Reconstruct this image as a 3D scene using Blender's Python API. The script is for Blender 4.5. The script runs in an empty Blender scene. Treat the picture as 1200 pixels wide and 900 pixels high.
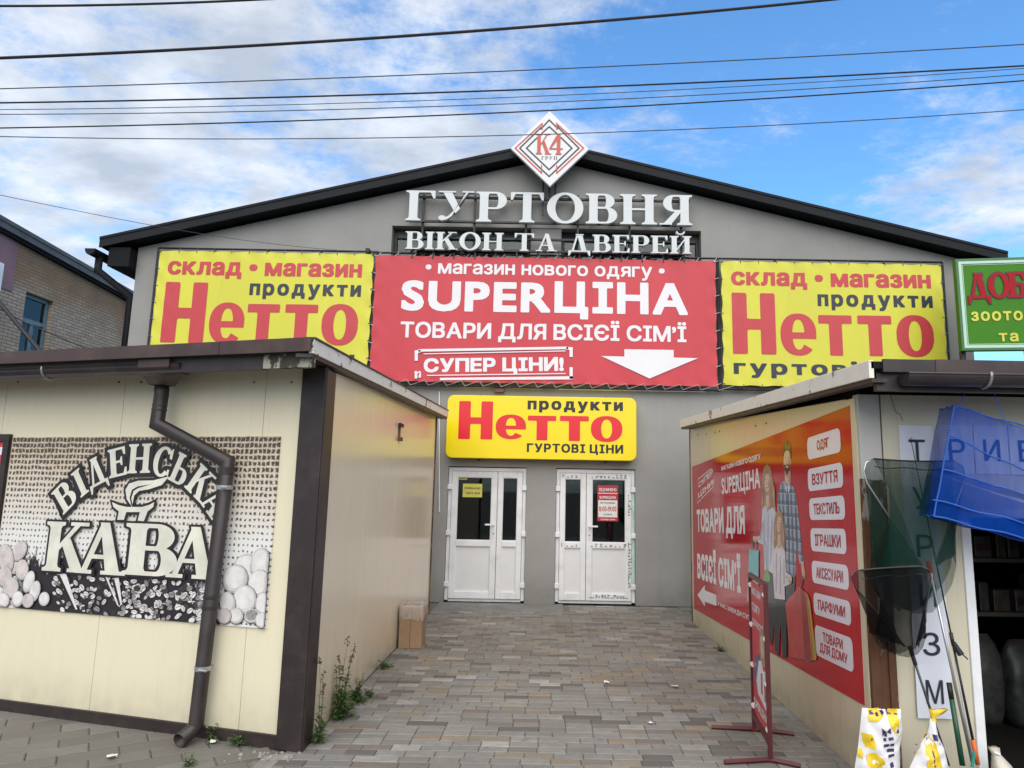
import bpy, bmesh, math, random
import numpy as np
from mathutils import Vector, Matrix
from mathutils.geometry import tessellate_polygon
random.seed(7)
RND = random.Random(11)
S = bpy.context.scene
R = math.radians

# ------------------------------------------------------------------ camera
PITCH, ROLL, HEYE, CX, CY, FPX = R(8.74), R(1.0), 1.65, 642.0, 450.0, 800.0
FW = Vector((0, math.cos(PITCH), math.sin(PITCH)))
_up = Vector((0, -math.sin(PITCH), math.cos(PITCH)))
RT = Vector((1, 0, 0)) * math.cos(ROLL) + _up * math.sin(ROLL)
UP = Vector((-1, 0, 0)) * math.sin(ROLL) + _up * math.cos(ROLL)
EYE = Vector((0, 0, HEYE))
cam_data = bpy.data.cameras.new('camera')
cam = bpy.data.objects.new('camera', cam_data)
S.collection.objects.link(cam)
M4 = Matrix((RT, UP, -FW)).transposed().to_4x4()
M4.translation = EYE
cam.matrix_world = M4
cam_data.sensor_fit = 'HORIZONTAL'
cam_data.sensor_width = 36
cam_data.lens = FPX / 1200 * 36
cam_data.shift_x = -(CX - 600) / 1200
cam_data.clip_start = 0.05
cam_data.clip_end = 2000
S.camera = cam

# ------------------------------------------------------------------ light
SUN_EL, SUN_AZ = 46.0, 178.0          # compass style: 0 = +Y, clockwise; light comes from behind, left
W = bpy.data.worlds.new('World'); S.world = W; W.use_nodes = True
wn, wl = W.node_tree.nodes, W.node_tree.links
wn.clear()
def WN(t, **k):
    n = wn.new(t)
    for a, b in k.items(): setattr(n, a, b)
    return n
def wmath(op, a, b=None, clamp=False):
    n = WN('ShaderNodeMath', operation=op); n.use_clamp = clamp
    for i, v in enumerate((a, b)):
        if v is None: continue
        if isinstance(v, (int, float)): n.inputs[i].default_value = v
        else: wl.new(v, n.inputs[i])
    return n.outputs[0]
sky = WN('ShaderNodeTexSky', sky_type='NISHITA', sun_disc=False)
sky.sun_elevation = R(SUN_EL); sky.sun_rotation = R(SUN_AZ)
sky.air_density = 1.0; sky.dust_density = 0.4; sky.ozone_density = 2.5
tc = WN('ShaderNodeTexCoord')
sep = WN('ShaderNodeSeparateXYZ'); wl.new(tc.outputs['Generated'], sep.inputs[0])
dx, dy, dz = sep.outputs
zz = wmath('ADD', wmath('MAXIMUM', dz, 0.0), 0.16)
cb = WN('ShaderNodeCombineXYZ')
wl.new(wmath('DIVIDE', dx, zz), cb.inputs[0]); wl.new(wmath('DIVIDE', dy, zz), cb.inputs[1])
mp = WN('ShaderNodeMapping'); mp.inputs['Rotation'].default_value = (0, 0, R(-24)); mp.inputs['Scale'].default_value = (1.0, 1.25, 1)
mp.inputs['Location'].default_value = (3.1, 1.7, 0)
wl.new(cb.outputs[0], mp.inputs[0])
n1 = WN('ShaderNodeTexNoise'); n1.inputs['Scale'].default_value = 1.9; n1.inputs['Detail'].default_value = 10; n1.inputs['Roughness'].default_value = 0.66; n1.inputs['Distortion'].default_value = 0.35
wl.new(mp.outputs[0], n1.inputs['Vector'])
n2 = WN('ShaderNodeTexNoise'); n2.inputs['Scale'].default_value = 7.0; n2.inputs['Detail'].default_value = 8; n2.inputs['Roughness'].default_value = 0.70
wl.new(mp.outputs[0], n2.inputs['Vector'])
den = wmath('ADD', wmath('MULTIPLY', n1.outputs['Fac'], 0.60), wmath('MULTIPLY', n2.outputs['Fac'], 0.40))
# more cloud to the left of the gable, a clear blue stretch right of it, a bank low on the right
ax = wmath('DIVIDE', dx, wmath('MAXIMUM', dy, 0.05))
left = WN('ShaderNodeMapRange', interpolation_type='SMOOTHSTEP'); left.inputs[1].default_value = 0.42; left.inputs[2].default_value = -0.28
left.inputs[3].default_value = -0.075; left.inputs[4].default_value = 0.150
wl.new(ax, left.inputs[0])
bx_ = wmath('DIVIDE', wmath('SUBTRACT', ax, 0.66), 0.27); bz_ = wmath('DIVIDE', wmath('SUBTRACT', dz, 0.345), 0.115)
blob = wmath('MULTIPLY', wmath('POWER', 2.718, wmath('MULTIPLY', -1.0, wmath('ADD', wmath('MULTIPLY', bx_, bx_), wmath('MULTIPLY', bz_, bz_)))), 0.185)
hi = WN('ShaderNodeMapRange', interpolation_type='SMOOTHSTEP'); hi.inputs[1].default_value = 0.55; hi.inputs[2].default_value = 0.80; hi.inputs[3].default_value = 0.0; hi.inputs[4].default_value = 0.17  # unseen cloud overhead and behind the camera, added to whiten and brighten the fill
wl.new(dz, hi.inputs[0])
bk_c = WN('ShaderNodeMapRange', interpolation_type='SMOOTHSTEP'); bk_c.inputs[1].default_value = 0.25; bk_c.inputs[2].default_value = -0.2; bk_c.inputs[3].default_value = 0.0; bk_c.inputs[4].default_value = 0.24
wl.new(dy, bk_c.inputs[0])
den = wmath('ADD', wmath('ADD', den, left.outputs[0]), wmath('ADD', blob, wmath('ADD', hi.outputs[0], bk_c.outputs[0])))
cov = WN('ShaderNodeMapRange', interpolation_type='SMOOTHSTEP'); cov.inputs[1].default_value = 0.47; cov.inputs[2].default_value = 0.69
cov.inputs[3].default_value = 0.0; cov.inputs[4].default_value = 0.93
wl.new(den, cov.inputs[0])
n3 = WN('ShaderNodeTexNoise'); n3.inputs['Scale'].default_value = 4.2; n3.inputs['Detail'].default_value = 7; n3.inputs['Roughness'].default_value = 0.55
wl.new(mp.outputs[0], n3.inputs['Vector'])
cr = WN('ShaderNodeValToRGB'); cr.color_ramp.elements[0].position = 0.36; cr.color_ramp.elements[1].position = 0.66
SKYK = 0.12
cr.color_ramp.elements[0].color = (0.47, 0.53, 0.62, 1); cr.color_ramp.elements[1].color = (0.80, 0.85, 0.92, 1)
wl.new(n3.outputs['Fac'], cr.inputs[0])
clk = WN('ShaderNodeMixRGB', blend_type='MULTIPLY'); clk.inputs[0].default_value = 1; clk.inputs[2].default_value = (7.6, 7.55, 7.5, 1)
wl.new(cr.outputs[0], clk.inputs[1])
skm = WN('ShaderNodeMixRGB', blend_type='MULTIPLY'); skm.inputs[0].default_value = 1; skm.inputs[2].default_value = (1.0, 1.56, 1.88, 1)
wl.new(sky.outputs[0], skm.inputs[1])
mixc = WN('ShaderNodeMixRGB'); wl.new(cov.outputs[0], mixc.inputs[0]); wl.new(skm.outputs[0], mixc.inputs[1]); wl.new(clk.outputs[0], mixc.inputs[2])
bg = WN('ShaderNodeBackground'); bg.inputs[1].default_value = SKYK
wl.new(mixc.outputs[0], bg.inputs[0])
wo = WN('ShaderNodeOutputWorld'); wl.new(bg.outputs[0], wo.inputs[0])

sd = bpy.data.lights.new('sun', 'SUN'); sd.energy = 2.5; sd.angle = R(75); sd.color = (1.0, 0.945, 0.86)
sun = bpy.data.objects.new('sun', sd); S.collection.objects.link(sun)
_az, _el = R(SUN_AZ), R(SUN_EL)
sdir = Vector((math.sin(_az) * math.cos(_el), math.cos(_az) * math.cos(_el), math.sin(_el)))
sun.rotation_euler = sdir.to_track_quat('Z', 'Y').to_euler()
sun.location = (-4, -8, 12)
S.view_settings.view_transform = 'Standard'; S.view_settings.look = 'None'
S.view_settings.exposure = 0.40; S.view_settings.gamma = 1.0; S.view_settings.use_curve_mapping = False
S.cycles.max_bounces = 8; S.cycles.transparent_max_bounces = 24
S.cycles.sample_clamp_indirect = 6.0

# ------------------------------------------------------------------ materials
MATS = {}
def nodes(name):
    m = bpy.data.materials.new(name); m.use_nodes = True
    nt = m.node_tree; nt.nodes.clear()
    out = nt.nodes.new('ShaderNodeOutputMaterial'); b = nt.nodes.new('ShaderNodeBsdfPrincipled')
    nt.links.new(b.outputs[0], out.inputs[0])
    MATS[name] = m
    return m, nt, b
def nd(nt, t, ins=None, **k):
    n = nt.nodes.new(t)
    for a, b in k.items(): setattr(n, a, b)
    for a, v in (ins or {}).items():
        if hasattr(v, 'is_linked') or isinstance(v, bpy.types.NodeSocket): nt.links.new(v, n.inputs[a])
        else: n.inputs[a].default_value = v
    return n
def c4(c): return (c[0], c[1], c[2], 1)
def lin(r, g, b):
    f = lambda x: (x / 255 / 12.92) if x / 255 <= 0.04045 else ((x / 255 + 0.055) / 1.055) ** 2.4
    return (f(r), f(g), f(b))
def mix(nt, f, a, b, mode='MIX'):
    n = nt.nodes.new('ShaderNodeMixRGB'); n.blend_type = mode
    for i, v in enumerate((f, a, b)):
        if isinstance(v, bpy.types.NodeSocket): nt.links.new(v, n.inputs[i])
        elif i == 0: n.inputs[0].default_value = v
        else: n.inputs[i].default_value = c4(v)
    return n.outputs[0]
def mth(nt, op, a, b=0.0, clamp=False):
    n = nt.nodes.new('ShaderNodeMath'); n.operation = op; n.use_clamp = clamp
    for i, v in enumerate((a, b)):
        if isinstance(v, bpy.types.NodeSocket): nt.links.new(v, n.inputs[i])
        else: n.inputs[i].default_value = v
    return n.outputs[0]
def ramp(nt, x, stops):
    n = nt.nodes.new('ShaderNodeValToRGB'); e = n.color_ramp.elements
    while len(e) < len(stops): e.new(0.5)
    for i, (p, c) in enumerate(stops): e[i].position = p; e[i].color = c4(c) if len(c) == 3 else c
    nt.links.new(x, n.inputs[0]); return n.outputs[0]
def objco(nt, scale=(1, 1, 1)):
    t = nd(nt, 'ShaderNodeTexCoord'); m = nd(nt, 'ShaderNodeMapping', {'Vector': t.outputs['Object'], 'Scale': scale})
    return m.outputs[0]
def noise(nt, v, scale, detail=4, rough=0.55):
    return nd(nt, 'ShaderNodeTexNoise', {'Vector': v, 'Scale': scale, 'Detail': detail, 'Roughness': rough}).outputs['Fac']
def bump(nt, b, h, strength, dist=0.01):
    n = nd(nt, 'ShaderNodeBump', {'Height': h, 'Strength': strength, 'Distance': dist}); nt.links.new(n.outputs[0], b.inputs['Normal'])
def M(name, col, rough=0.5, metal=0.0, var=0.10, scale=4.0, bumpk=0.0, bscale=80, stretch=(1, 1, 1), spec=0.5, dirt=None, dirtk=0.0, dscale=2.0):
    m, nt, b = nodes(name)
    v = objco(nt, stretch)
    lo = tuple(c * (1 - var) for c in col); hi = tuple(min(1, c * (1 + var)) for c in col)
    c = mix(nt, ramp(nt, noise(nt, v, scale, 6), [(0.3, (0, 0, 0)), (0.7, (1, 1, 1))]), lo, hi)
    if dirt: c = mix(nt, mth(nt, 'MULTIPLY', ramp(nt, noise(nt, v, dscale, 7, 0.65), [(0.48, (0, 0, 0)), (0.72, (1, 1, 1))]), dirtk), c, dirt)
    nt.links.new(c, b.inputs['Base Color'])
    b.inputs['Roughness'].default_value = rough; b.inputs['Metallic'].default_value = metal
    b.inputs['Specular IOR Level'].default_value = spec
    if bumpk: bump(nt, b, noise(nt, objco(nt), bscale, 3), bumpk, 0.004)
    return m
# walls
def mat_plaster():
    m, nt, b = nodes('grey_plaster'); v = objco(nt)
    c = mix(nt, ramp(nt, noise(nt, v, 0.9, 9, 0.62), [(0.32, (0, 0, 0)), (0.68, (1, 1, 1))]), (0.288, 0.282, 0.270), (0.355, 0.348, 0.334))
    st = noise(nt, objco(nt, (5, 5, 0.35)), 2.2, 6, 0.6)
    c = mix(nt, mth(nt, 'MULTIPLY', ramp(nt, st, [(0.5, (0, 0, 0)), (0.75, (1, 1, 1))]), 0.20), c, (0.25, 0.242, 0.228))
    g = noise(nt, v, 140, 3, 0.6)
    c = mix(nt, mth(nt, 'MULTIPLY', g, 0.25), c, (0.235, 0.23, 0.22))
    # splash dirt just above the paving
    sx = nd(nt, 'ShaderNodeSeparateXYZ', {0: v})
    low = nd(nt, 'ShaderNodeMapRange', {0: sx.outputs[2], 1: 0.45, 2: 0.0, 3: 0.0, 4: 1.0}).outputs[0]
    c = mix(nt, mth(nt, 'MULTIPLY', low, mth(nt, 'MULTIPLY', noise(nt, v, 5, 6), 0.8)), c, (0.13, 0.12, 0.105))
    nt.links.new(c, b.inputs['Base Color']); b.inputs['Roughness'].default_value = 0.85; b.inputs['Specular IOR Level'].default_value = 0.25
    bump(nt, b, g, 0.35, 0.003)
    return m
mat_plaster()
def mat_panel(name, col, axis, gloss=0.13, dirtcol=(0.30, 0.26, 0.19), dk=0.45, rib=0.06):
    m, nt, b = nodes(name); v = objco(nt)
    st = (9, 0.01, 0.5) if axis == 'x' else (0.01, 9, 0.5)
    c = mix(nt, noise(nt, v, 1.3, 6), tuple(x * 0.93 for x in col), col)
    s = noise(nt, objco(nt, st), 3.0, 6, 0.6)
    c = mix(nt, mth(nt, 'MULTIPLY', ramp(nt, s, [(0.52, (0, 0, 0)), (0.8, (1, 1, 1))]), dk), c, dirtcol)
    sx = nd(nt, 'ShaderNodeSeparateXYZ', {0: v})
    low = nd(nt, 'ShaderNodeMapRange', {0: sx.outputs[2], 1: 0.5, 2: 0.0, 3: 0.0, 4: 1.0}).outputs[0]
    c = mix(nt, mth(nt, 'MULTIPLY', mth(nt, 'MULTIPLY', low, low), mth(nt, 'MULTIPLY', noise(nt, v, 7, 6), 0.9)), c, (0.2, 0.175, 0.125))
    nt.links.new(c, b.inputs['Base Color']); b.inputs['Roughness'].default_value = gloss
    w = noise(nt, objco(nt, (60, 1, 0.6) if axis == 'x' else (1, 60, 0.6)), 1.0, 2)
    big = noise(nt, objco(nt, (4, 1, 1.2) if axis == 'x' else (1, 4, 1.2)), 1.0, 2)
    bump(nt, b, mth(nt, 'ADD', mth(nt, 'MULTIPLY', w, 0.25), big), rib, 0.01)
    return m
mat_panel('cream_front_panel', (0.77, 0.70, 0.515), 'x', 0.35, dk=0.12)
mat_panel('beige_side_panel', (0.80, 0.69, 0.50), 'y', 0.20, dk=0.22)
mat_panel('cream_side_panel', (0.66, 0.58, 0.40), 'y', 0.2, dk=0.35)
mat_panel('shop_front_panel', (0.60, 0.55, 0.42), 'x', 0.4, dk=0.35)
M('brown_metal', (0.026, 0.018, 0.018), 0.45, 0, 0.25, 3, 0.15, 30, dirt=(0.075, 0.058, 0.05), dirtk=0.45, dscale=5)
M('brown_flashing', (0.050, 0.027, 0.024), 0.38, 0, 0.2, 3, dirt=(0.13, 0.085, 0.07), dirtk=0.4, dscale=4)
M('dark_gutter', (0.032, 0.024, 0.026), 0.35, 0, 0.25, 4, dirt=(0.09, 0.075, 0.06), dirtk=0.35, dscale=6)
M('charcoal_roof', (0.010, 0.012, 0.015), 0.6, 0, 0.2, 3, spec=.2)
M('charcoal_soffit', (0.009, 0.010, 0.012), 0.7, 0, 0.2, 3, spec=.15)
def mat_peel(name, white, under, thr, streak=(1, 1, 1), rough=0.55, scale=6):
    m, nt, b = nodes(name); v = objco(nt, streak)
    n = noise(nt, v, scale, 10, 0.68)
    f = ramp(nt, n, [(thr, (0, 0, 0)), (thr + 0.03, (1, 1, 1))])
    c0 = mix(nt, noise(nt, v, 9, 6), tuple(x * 0.8 for x in white), white)
    c1 = mix(nt, noise(nt, v, 18, 6), under, tuple(x * 0.35 for x in under))
    nt.links.new(mix(nt, f, c0, c1), b.inputs['Base Color']); b.inputs['Roughness'].default_value = rough
    bump(nt, b, mth(nt, 'SUBTRACT', 1.0, f), 0.3, 0.003)
    return m
mat_peel('peeling_white_paint', (0.86, 0.82, 0.72), (0.16, 0.13, 0.10), 0.60)
mat_peel('mossy_board', (0.40, 0.38, 0.31), (0.07, 0.065, 0.045), 0.50, (1, 1, .5), .8, 5)
mat_peel('weathered_white_post', (0.50, 0.49, 0.46), (0.10, 0.055, 0.03), 0.64, (1, 1, 0.4))
mat_peel('rusty_steel', (0.26, 0.23, 0.20), (0.15, 0.060, 0.025), 0.42, (1.3, 1.3, 0.6), 0.8, 7)
mat_peel('rusty_brown', (0.05, 0.03, 0.026), (0.30, 0.14, 0.03), 0.50, (1, 1, 0.5), 0.7, 6)
# plastics, prints
M('pvc_white', (0.78, 0.785, 0.80), 0.3, 0, 0.04, 3, dirt=(0.50, 0.49, 0.46), dirtk=0.45, dscale=5)
M('pvc_panel', (0.74, 0.74, 0.74), 0.32, 0, 0.03, 3, dirt=(0.5, 0.49, 0.45), dirtk=0.3, dscale=3)
M('gasket_black', (0.012, 0.012, 0.012), 0.6)
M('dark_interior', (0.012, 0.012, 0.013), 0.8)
M('shop_interior', (0.014, 0.013, 0.012), 0.85, spec=.1)  # shade put into the wall colour: near-black so the open doorway looks dark
M('banner_yellow', (0.66, 0.63, 0.06), 0.45, 0, 0.06, 1.2, .7, 4, spec=0.4, dirt=(0.45, 0.42, 0.10), dirtk=.25, dscale=2.5, stretch=(1.6, 1, .35))
M('banner_red', (0.58, 0.05, 0.066), 0.45, 0, 0.07, 1.2, .7, 4, spec=0.4, dirt=(0.42, 0.055, 0.065), dirtk=.3, dscale=2.5, stretch=(1.6, 1, .35))
M('print_red', (0.53, 0.045, 0.055), 0.45, 0, 0.04, 2)
M('print_navy', (0.022, 0.026, 0.045), 0.45, 0, 0.1, 3)
M('print_white', (0.78, 0.76, 0.78), 0.42, 0, 0.03, 2)
M('letter_white', (0.62, 0.65, 0.66), 0.4, 0, 0.05, 3, dirt=(0.42, 0.44, 0.45), dirtk=0.4, dscale=3)
M('lightbox_yellow', (0.86, 0.66, 0.004), 0.22, 0, 0.02, 1.5)
M('lightbox_red', (0.70, 0.012, 0.020), 0.25, 0, 0.02, 2)
M('print_black', (0.010, 0.010, 0.010), 0.35)
M('frame_black', (0.015, 0.015, 0.016), 0.5)
M('lace_white', (0.5, 0.46, 0.45), 0.7)
M('lace_grey', (0.10, 0.10, 0.09), 0.7)
M('logo_white', (0.72, 0.72, 0.74), 0.35, 0, 0.03, 2)
M('logo_red', (0.52, 0.075, 0.045), 0.4)
M('logo_grey', (0.10, 0.10, 0.11), 0.4)
M('green_sign', (0.050, 0.205, 0.010), 0.5, 0, 0.06, 2, spec=.2)
M('pale_green_trim', (0.46, 0.66, 0.54), 0.35, 0, 0.04, 3)
M('dark_green_trim', (0.025, 0.14, 0.04), 0.35)
M('sign_red_dark', (0.36, 0.006, 0.010), 0.5, spec=.2)
M('sign_yellow', (0.62, 0.58, 0.05), 0.35)
M('poster_pill', (0.76, 0.73, 0.76), 0.2, 0, 0.02, 2)
M('paper_white', (0.66, 0.68, 0.76), 0.6, 0, 0.05, 2, bumpk=0.05, bscale=6)
M('paper_yellow', (0.62, 0.58, 0.10), 0.5)
M('paper_red', (0.45, 0.03, 0.04), 0.4)
M('paper_text', (0.03, 0.03, 0.035), 0.5)
M('sheet_letter', (0.018, 0.022, 0.04), 0.45)
def mat_poster(name, col, rough):
    m, nt, b = nodes(name); v = objco(nt)
    c = mix(nt, noise(nt, v, 1.5, 5), tuple(x * 0.88 for x in col), col)
    nt.links.new(c, b.inputs['Base Color']); b.inputs['Roughness'].default_value = rough
    b.inputs['Specular IOR Level'].default_value = 0.30
    w = noise(nt, objco(nt, (1, 26, 0.35)), 1.0, 2); big = noise(nt, objco(nt, (1, 3, 1.0)), 1.0, 2)
    bump(nt, b, mth(nt, 'ADD', mth(nt, 'MULTIPLY', w, 0.5), big), 0.09, 0.01)
    return m
mat_poster('poster_red', (0.50, 0.010, 0.020), 0.10)
M('bag_paper', (0.72, 0.71, 0.70), 0.5)
# people printed on the poster
for nm, c in dict(skin_print=(0.70, 0.43, 0.33), hair_dark_print=(0.03, 0.018, 0.012), hair_blond_print=(0.36, 0.215, 0.10), blouse_print=(0.60, 0.60, 0.68),
                  pink_blouse_print=(0.66, 0.58, 0.58), trousers_print=(0.018, 0.02, 0.03), teal_print=(0.08, 0.42, 0.46), yellow_bag_print=(0.55, 0.40, 0.08),
                  green_bag_print=(0.10, 0.33, 0.07), salmon_bag_print=(0.50, 0.055, 0.05), orange_bag_print=(0.50, 0.17, 0.03), lime_bag_print=(0.42, 0.42, 0.04),
                  blue_print=(0.03, 0.05, 0.22), feature_print=(0.11, 0.03, 0.025), fold_print=(0.40, 0.41, 0.50), teeth_print=(0.8, 0.78, 0.75)).items():
    M(nm, c, 0.16, 0, 0.12, 9)
def mat_plaid():
    m, nt, b = nodes('plaid_print'); t = nd(nt, 'ShaderNodeTexCoord'); v = t.outputs['Object']
    s = nd(nt, 'ShaderNodeSeparateXYZ', {0: v})
    def bars(x, k, w): return mth(nt, 'LESS_THAN', mth(nt, 'FRACT', mth(nt, 'MULTIPLY', x, k), 0.0), w)
    c = mix(nt, bars(s.outputs[1], 11.0, 0.45), (0.30, 0.36, 0.45), (0.10, 0.13, 0.19))
    c = mix(nt, mth(nt, 'MULTIPLY', bars(s.outputs[2], 11.0, 0.42), 0.6), c, (0.045, 0.055, 0.09))
    c = mix(nt, mth(nt, 'MULTIPLY', bars(s.outputs[2], 11.0, 0.08), 0.7), c, (0.5, 0.52, 0.56))
    nt.links.new(c, b.inputs['Base Color']); b.inputs['Roughness'].default_value = 0.16
mat_plaid()
# mural
def mat_burlap():
    m, nt, b = nodes('burlap_print'); t = nd(nt, 'ShaderNodeTexCoord'); uv = t.outputs['UV']
    s = nd(nt, 'ShaderNodeSeparateXYZ', {0: uv}); a, z = s.outputs[0], s.outputs[1]
    wob = mth(nt, 'MULTIPLY', mth(nt, 'SUBTRACT', noise(nt, uv, 14, 4), 0.5), 0.022)
    wob2 = mth(nt, 'MULTIPLY', mth(nt, 'SUBTRACT', noise(nt, uv, 30, 5, .75), 0.5), 0.050)
    row = mth(nt, 'FRACT', mth(nt, 'MULTIPLY', mth(nt, 'ADD', z, wob), 1 / 0.042)); col = mth(nt, 'FRACT', mth(nt, 'MULTIPLY', mth(nt, 'ADD', a, wob2), 1 / 0.036))
    tri = lambda x: mth(nt, 'ABSOLUTE', mth(nt, 'SUBTRACT', x, 0.5))
    cell = mth(nt, 'MAXIMUM', mth(nt, 'MULTIPLY', tri(row), 1.0), mth(nt, 'MULTIPLY', tri(col), 0.92))
    thr = mth(nt, 'ADD', 0.02, mth(nt, 'MULTIPLY', noise(nt, uv, 31, 6, .8), 0.80))
    rows2 = nd(nt, 'ShaderNodeMapRange', {0: z, 1: 0.55, 2: 1.25, 3: 0.22, 4: 0.0}).outputs[0]
    hole = ramp(nt, mth(nt, 'SUBTRACT', mth(nt, 'SUBTRACT', thr, rows2), cell), [(0.0, (0, 0, 0)), (0.09, (1, 1, 1))])
    up = nd(nt, 'ShaderNodeMapRange', {0: mth(nt, 'ADD', z, mth(nt, 'MULTIPLY', noise(nt, uv, 3, 4), 0.35)), 1: 0.65, 2: 1.35, 3: 0.0, 4: 1.0}).outputs[0]
    thread = mix(nt, noise(nt, uv, 60, 4), (0.52, 0.40, 0.27), (0.70, 0.57, 0.42))
    thread = mix(nt, up, (0.74, 0.73, 0.70), thread)
    c = mix(nt, mth(nt, 'MULTIPLY', hole, 0.96), thread, (0.045, 0.038, 0.036))
    # the dark painted wash the lettering stands on, ragged at its edge
    edge = mth(nt, 'ADD', 0.37, mth(nt, 'MULTIPLY', mth(nt, 'SUBTRACT', noise(nt, nd(nt, 'ShaderNodeMapping', {'Vector': uv, 'Scale': (3, 1, 1)}).outputs[0], 5, 9, 0.7), 0.5), 0.75))
    inx = mth(nt, 'MULTIPLY', ramp(nt, a, [(0.20, (0, 0, 0)), (0.30, (1, 1, 1))]), 1.0)
    rightx = nd(nt, 'ShaderNodeMapRange', {0: mth(nt, 'ADD', a, mth(nt, 'MULTIPLY', noise(nt, uv, 12, 6), 0.3)), 1: 2.1, 2: 2.0, 3: 0.0, 4: 1.0}).outputs[0]
    wash = mth(nt, 'MULTIPLY', mth(nt, 'MULTIPLY', ramp(nt, mth(nt, 'SUBTRACT', edge, z), [(0.0, (0, 0, 0)), (0.03, (1, 1, 1))]), inx), rightx)
    c = mix(nt, wash, c, (0.022, 0.018, 0.022))
    nt.links.new(c, b.inputs['Base Color']); b.inputs['Roughness'].default_value = 0.45
mat_burlap()
M('mural_cream', (0.68, 0.66, 0.56), 0.45, 0, 0.16, 6, dirt=(0.70, 0.70, 0.66), dirtk=0.8, dscale=4)
M('mural_black', (0.018, 0.015, 0.018), 0.45, 0, 0.3, 9)
M('bean_white', (0.70, 0.68, 0.66), 0.45, 0, 0.14, 14)
M('bean_grey', (0.28, 0.26, 0.26), 0.45, 0, 0.4, 40)
M('bean_soft', (0.58, 0.56, 0.545), 0.45, 0, 0.2, 16)
M('bean_mid', (0.44, 0.40, 0.40), 0.45, 0, 0.2, 20)
M('bean_pink', (0.58, 0.515, 0.50), 0.45, 0, 0.2, 14)
M('bean_dark', (0.05, 0.043, 0.045), 0.45, 0, 0.4, 30)
# ground
def mat_paver():
    m, nt, b = nodes('concrete_paver'); v = objco(nt)
    at = nd(nt, 'ShaderNodeVertexColor', layer_name='tone').outputs[0]
    n = noise(nt, nd(nt, 'ShaderNodeMapping', {'Vector': v, 'Scale': (.55, 1.2, 1)}).outputs[0], 22, 9, 0.72)
    c = mix(nt, mth(nt, 'MULTIPLY', ramp(nt, n, [(0.35, (0, 0, 0)), (0.7, (1, 1, 1))]), 0.62), at, (0.125, 0.113, 0.098))
    g = noise(nt, v, 210, 3, 0.6)
    c = mix(nt, mth(nt, 'MULTIPLY', g, 0.22), c, (0.34, 0.325, 0.30))
    dirt = ramp(nt, noise(nt, v, 0.9, 8, 0.62), [(0.42, (0, 0, 0)), (0.68, (1, 1, 1))])
    c = mix(nt, mth(nt, 'MULTIPLY', dirt, 0.42), c, (0.12, 0.103, 0.084))
    spots = ramp(nt, noise(nt, v, 6.5, 5, 0.7), [(0.60, (0, 0, 0)), (0.68, (1, 1, 1))])
    c = mix(nt, mth(nt, 'MULTIPLY', spots, 0.35), c, (0.085, 0.076, 0.066))
    s1 = nd(nt, 'ShaderNodeSeparateXYZ', {0: v})
    nt.links.new(c, b.inputs['Base Color']); b.inputs['Roughness'].default_value = 0.72
    b.inputs['Specular IOR Level'].default_value = 0.35
    bump(nt, b, mth(nt, 'ADD', g, mth(nt, 'MULTIPLY', n, 0.7)), 0.35, 0.004)
mat_paver()
M('joint_sand', (0.145, 0.135, 0.115), 0.95, 0, 0.4, 18, 0.3, 120)
M('asphalt_ground', (0.055, 0.054, 0.053), 0.9, 0, 0.25, 3, 0.4, 150)
M('concrete_apron', (0.19, 0.185, 0.172), 0.85, 0, 0.18, 3, 0.3, 120, dirt=(0.10, 0.095, 0.085), dirtk=0.5, dscale=5)
M('kerb_concrete', (0.30, 0.285, 0.25), 0.85, 0, 0.18, 6, 0.3, 90, dirt=(0.12, 0.11, 0.09), dirtk=0.6, dscale=4)
M('rubble', (0.27, 0.26, 0.24), 0.9, 0, 0.3, 20, 0.3, 90)
M('litter_white', (0.70, 0.70, 0.68), 0.6)
# brick
def mat_brick():
    m, nt, b = nodes('old_brick'); t = nd(nt, 'ShaderNodeTexCoord'); s = nd(nt, 'ShaderNodeSeparateXYZ', {0: t.outputs['Object']})
    v = nd(nt, 'ShaderNodeCombineXYZ', {0: s.outputs[1], 1: s.outputs[2], 2: 0.0}).outputs[0]
    br = nd(nt, 'ShaderNodeTexBrick', {'Vector': v, 'Color1': (0.43, 0.35, 0.26, 1), 'Color2': (0.32, 0.25, 0.18, 1), 'Mortar': (0.12, 0.10, 0.085, 1), 'Scale': 1.0,
            'Mortar Size': 0.008, 'Mortar Smooth': 0.2, 'Bias': -0.2, 'Brick Width': 0.26, 'Row Height': 0.077})
    n = noise(nt, v, 0.8, 8, 0.62)
    # soot and tan staining spreading down from the roof edge
    sl = nd(nt, 'ShaderNodeMapRange', {0: mth(nt, 'ADD', s.outputs[2], mth(nt, 'MULTIPLY', n, 1.6)), 1: 6.45, 2: 7.15, 3: 0.0, 4: 1.0}).outputs[0]
    c = mix(nt, mth(nt, 'MULTIPLY', sl, 0.85), br.outputs['Color'], mix(nt, noise(nt, v, 2.2, 7), (0.13, 0.072, 0.034), (0.36, 0.205, 0.10)))
    c = mix(nt, mth(nt, 'MULTIPLY', mth(nt, 'SUBTRACT', 1.0, br.outputs['Fac']), 0.0), c, (0, 0, 0))
    c = mix(nt, mth(nt, 'MULTIPLY', br.outputs['Fac'], 0.7), c, (0.13, 0.11, 0.095))
    nt.links.new(c, b.inputs['Base Color']); b.inputs['Roughness'].default_value = 0.9
    bump(nt, b, mth(nt, 'SUBTRACT', 1.0, br.outputs['Fac']), 0.6, 0.01)
mat_brick()
M('mauve_plaster', (0.26, 0.145, 0.17), 0.85, 0, 0.2, 2, 0.2, 60, dirt=(0.08, 0.05, 0.05), dirtk=0.5, dscale=2)
M('grey_flashing', (0.10, 0.10, 0.105), 0.6, 0.0, 0.2, 3, spec=.2)
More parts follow.
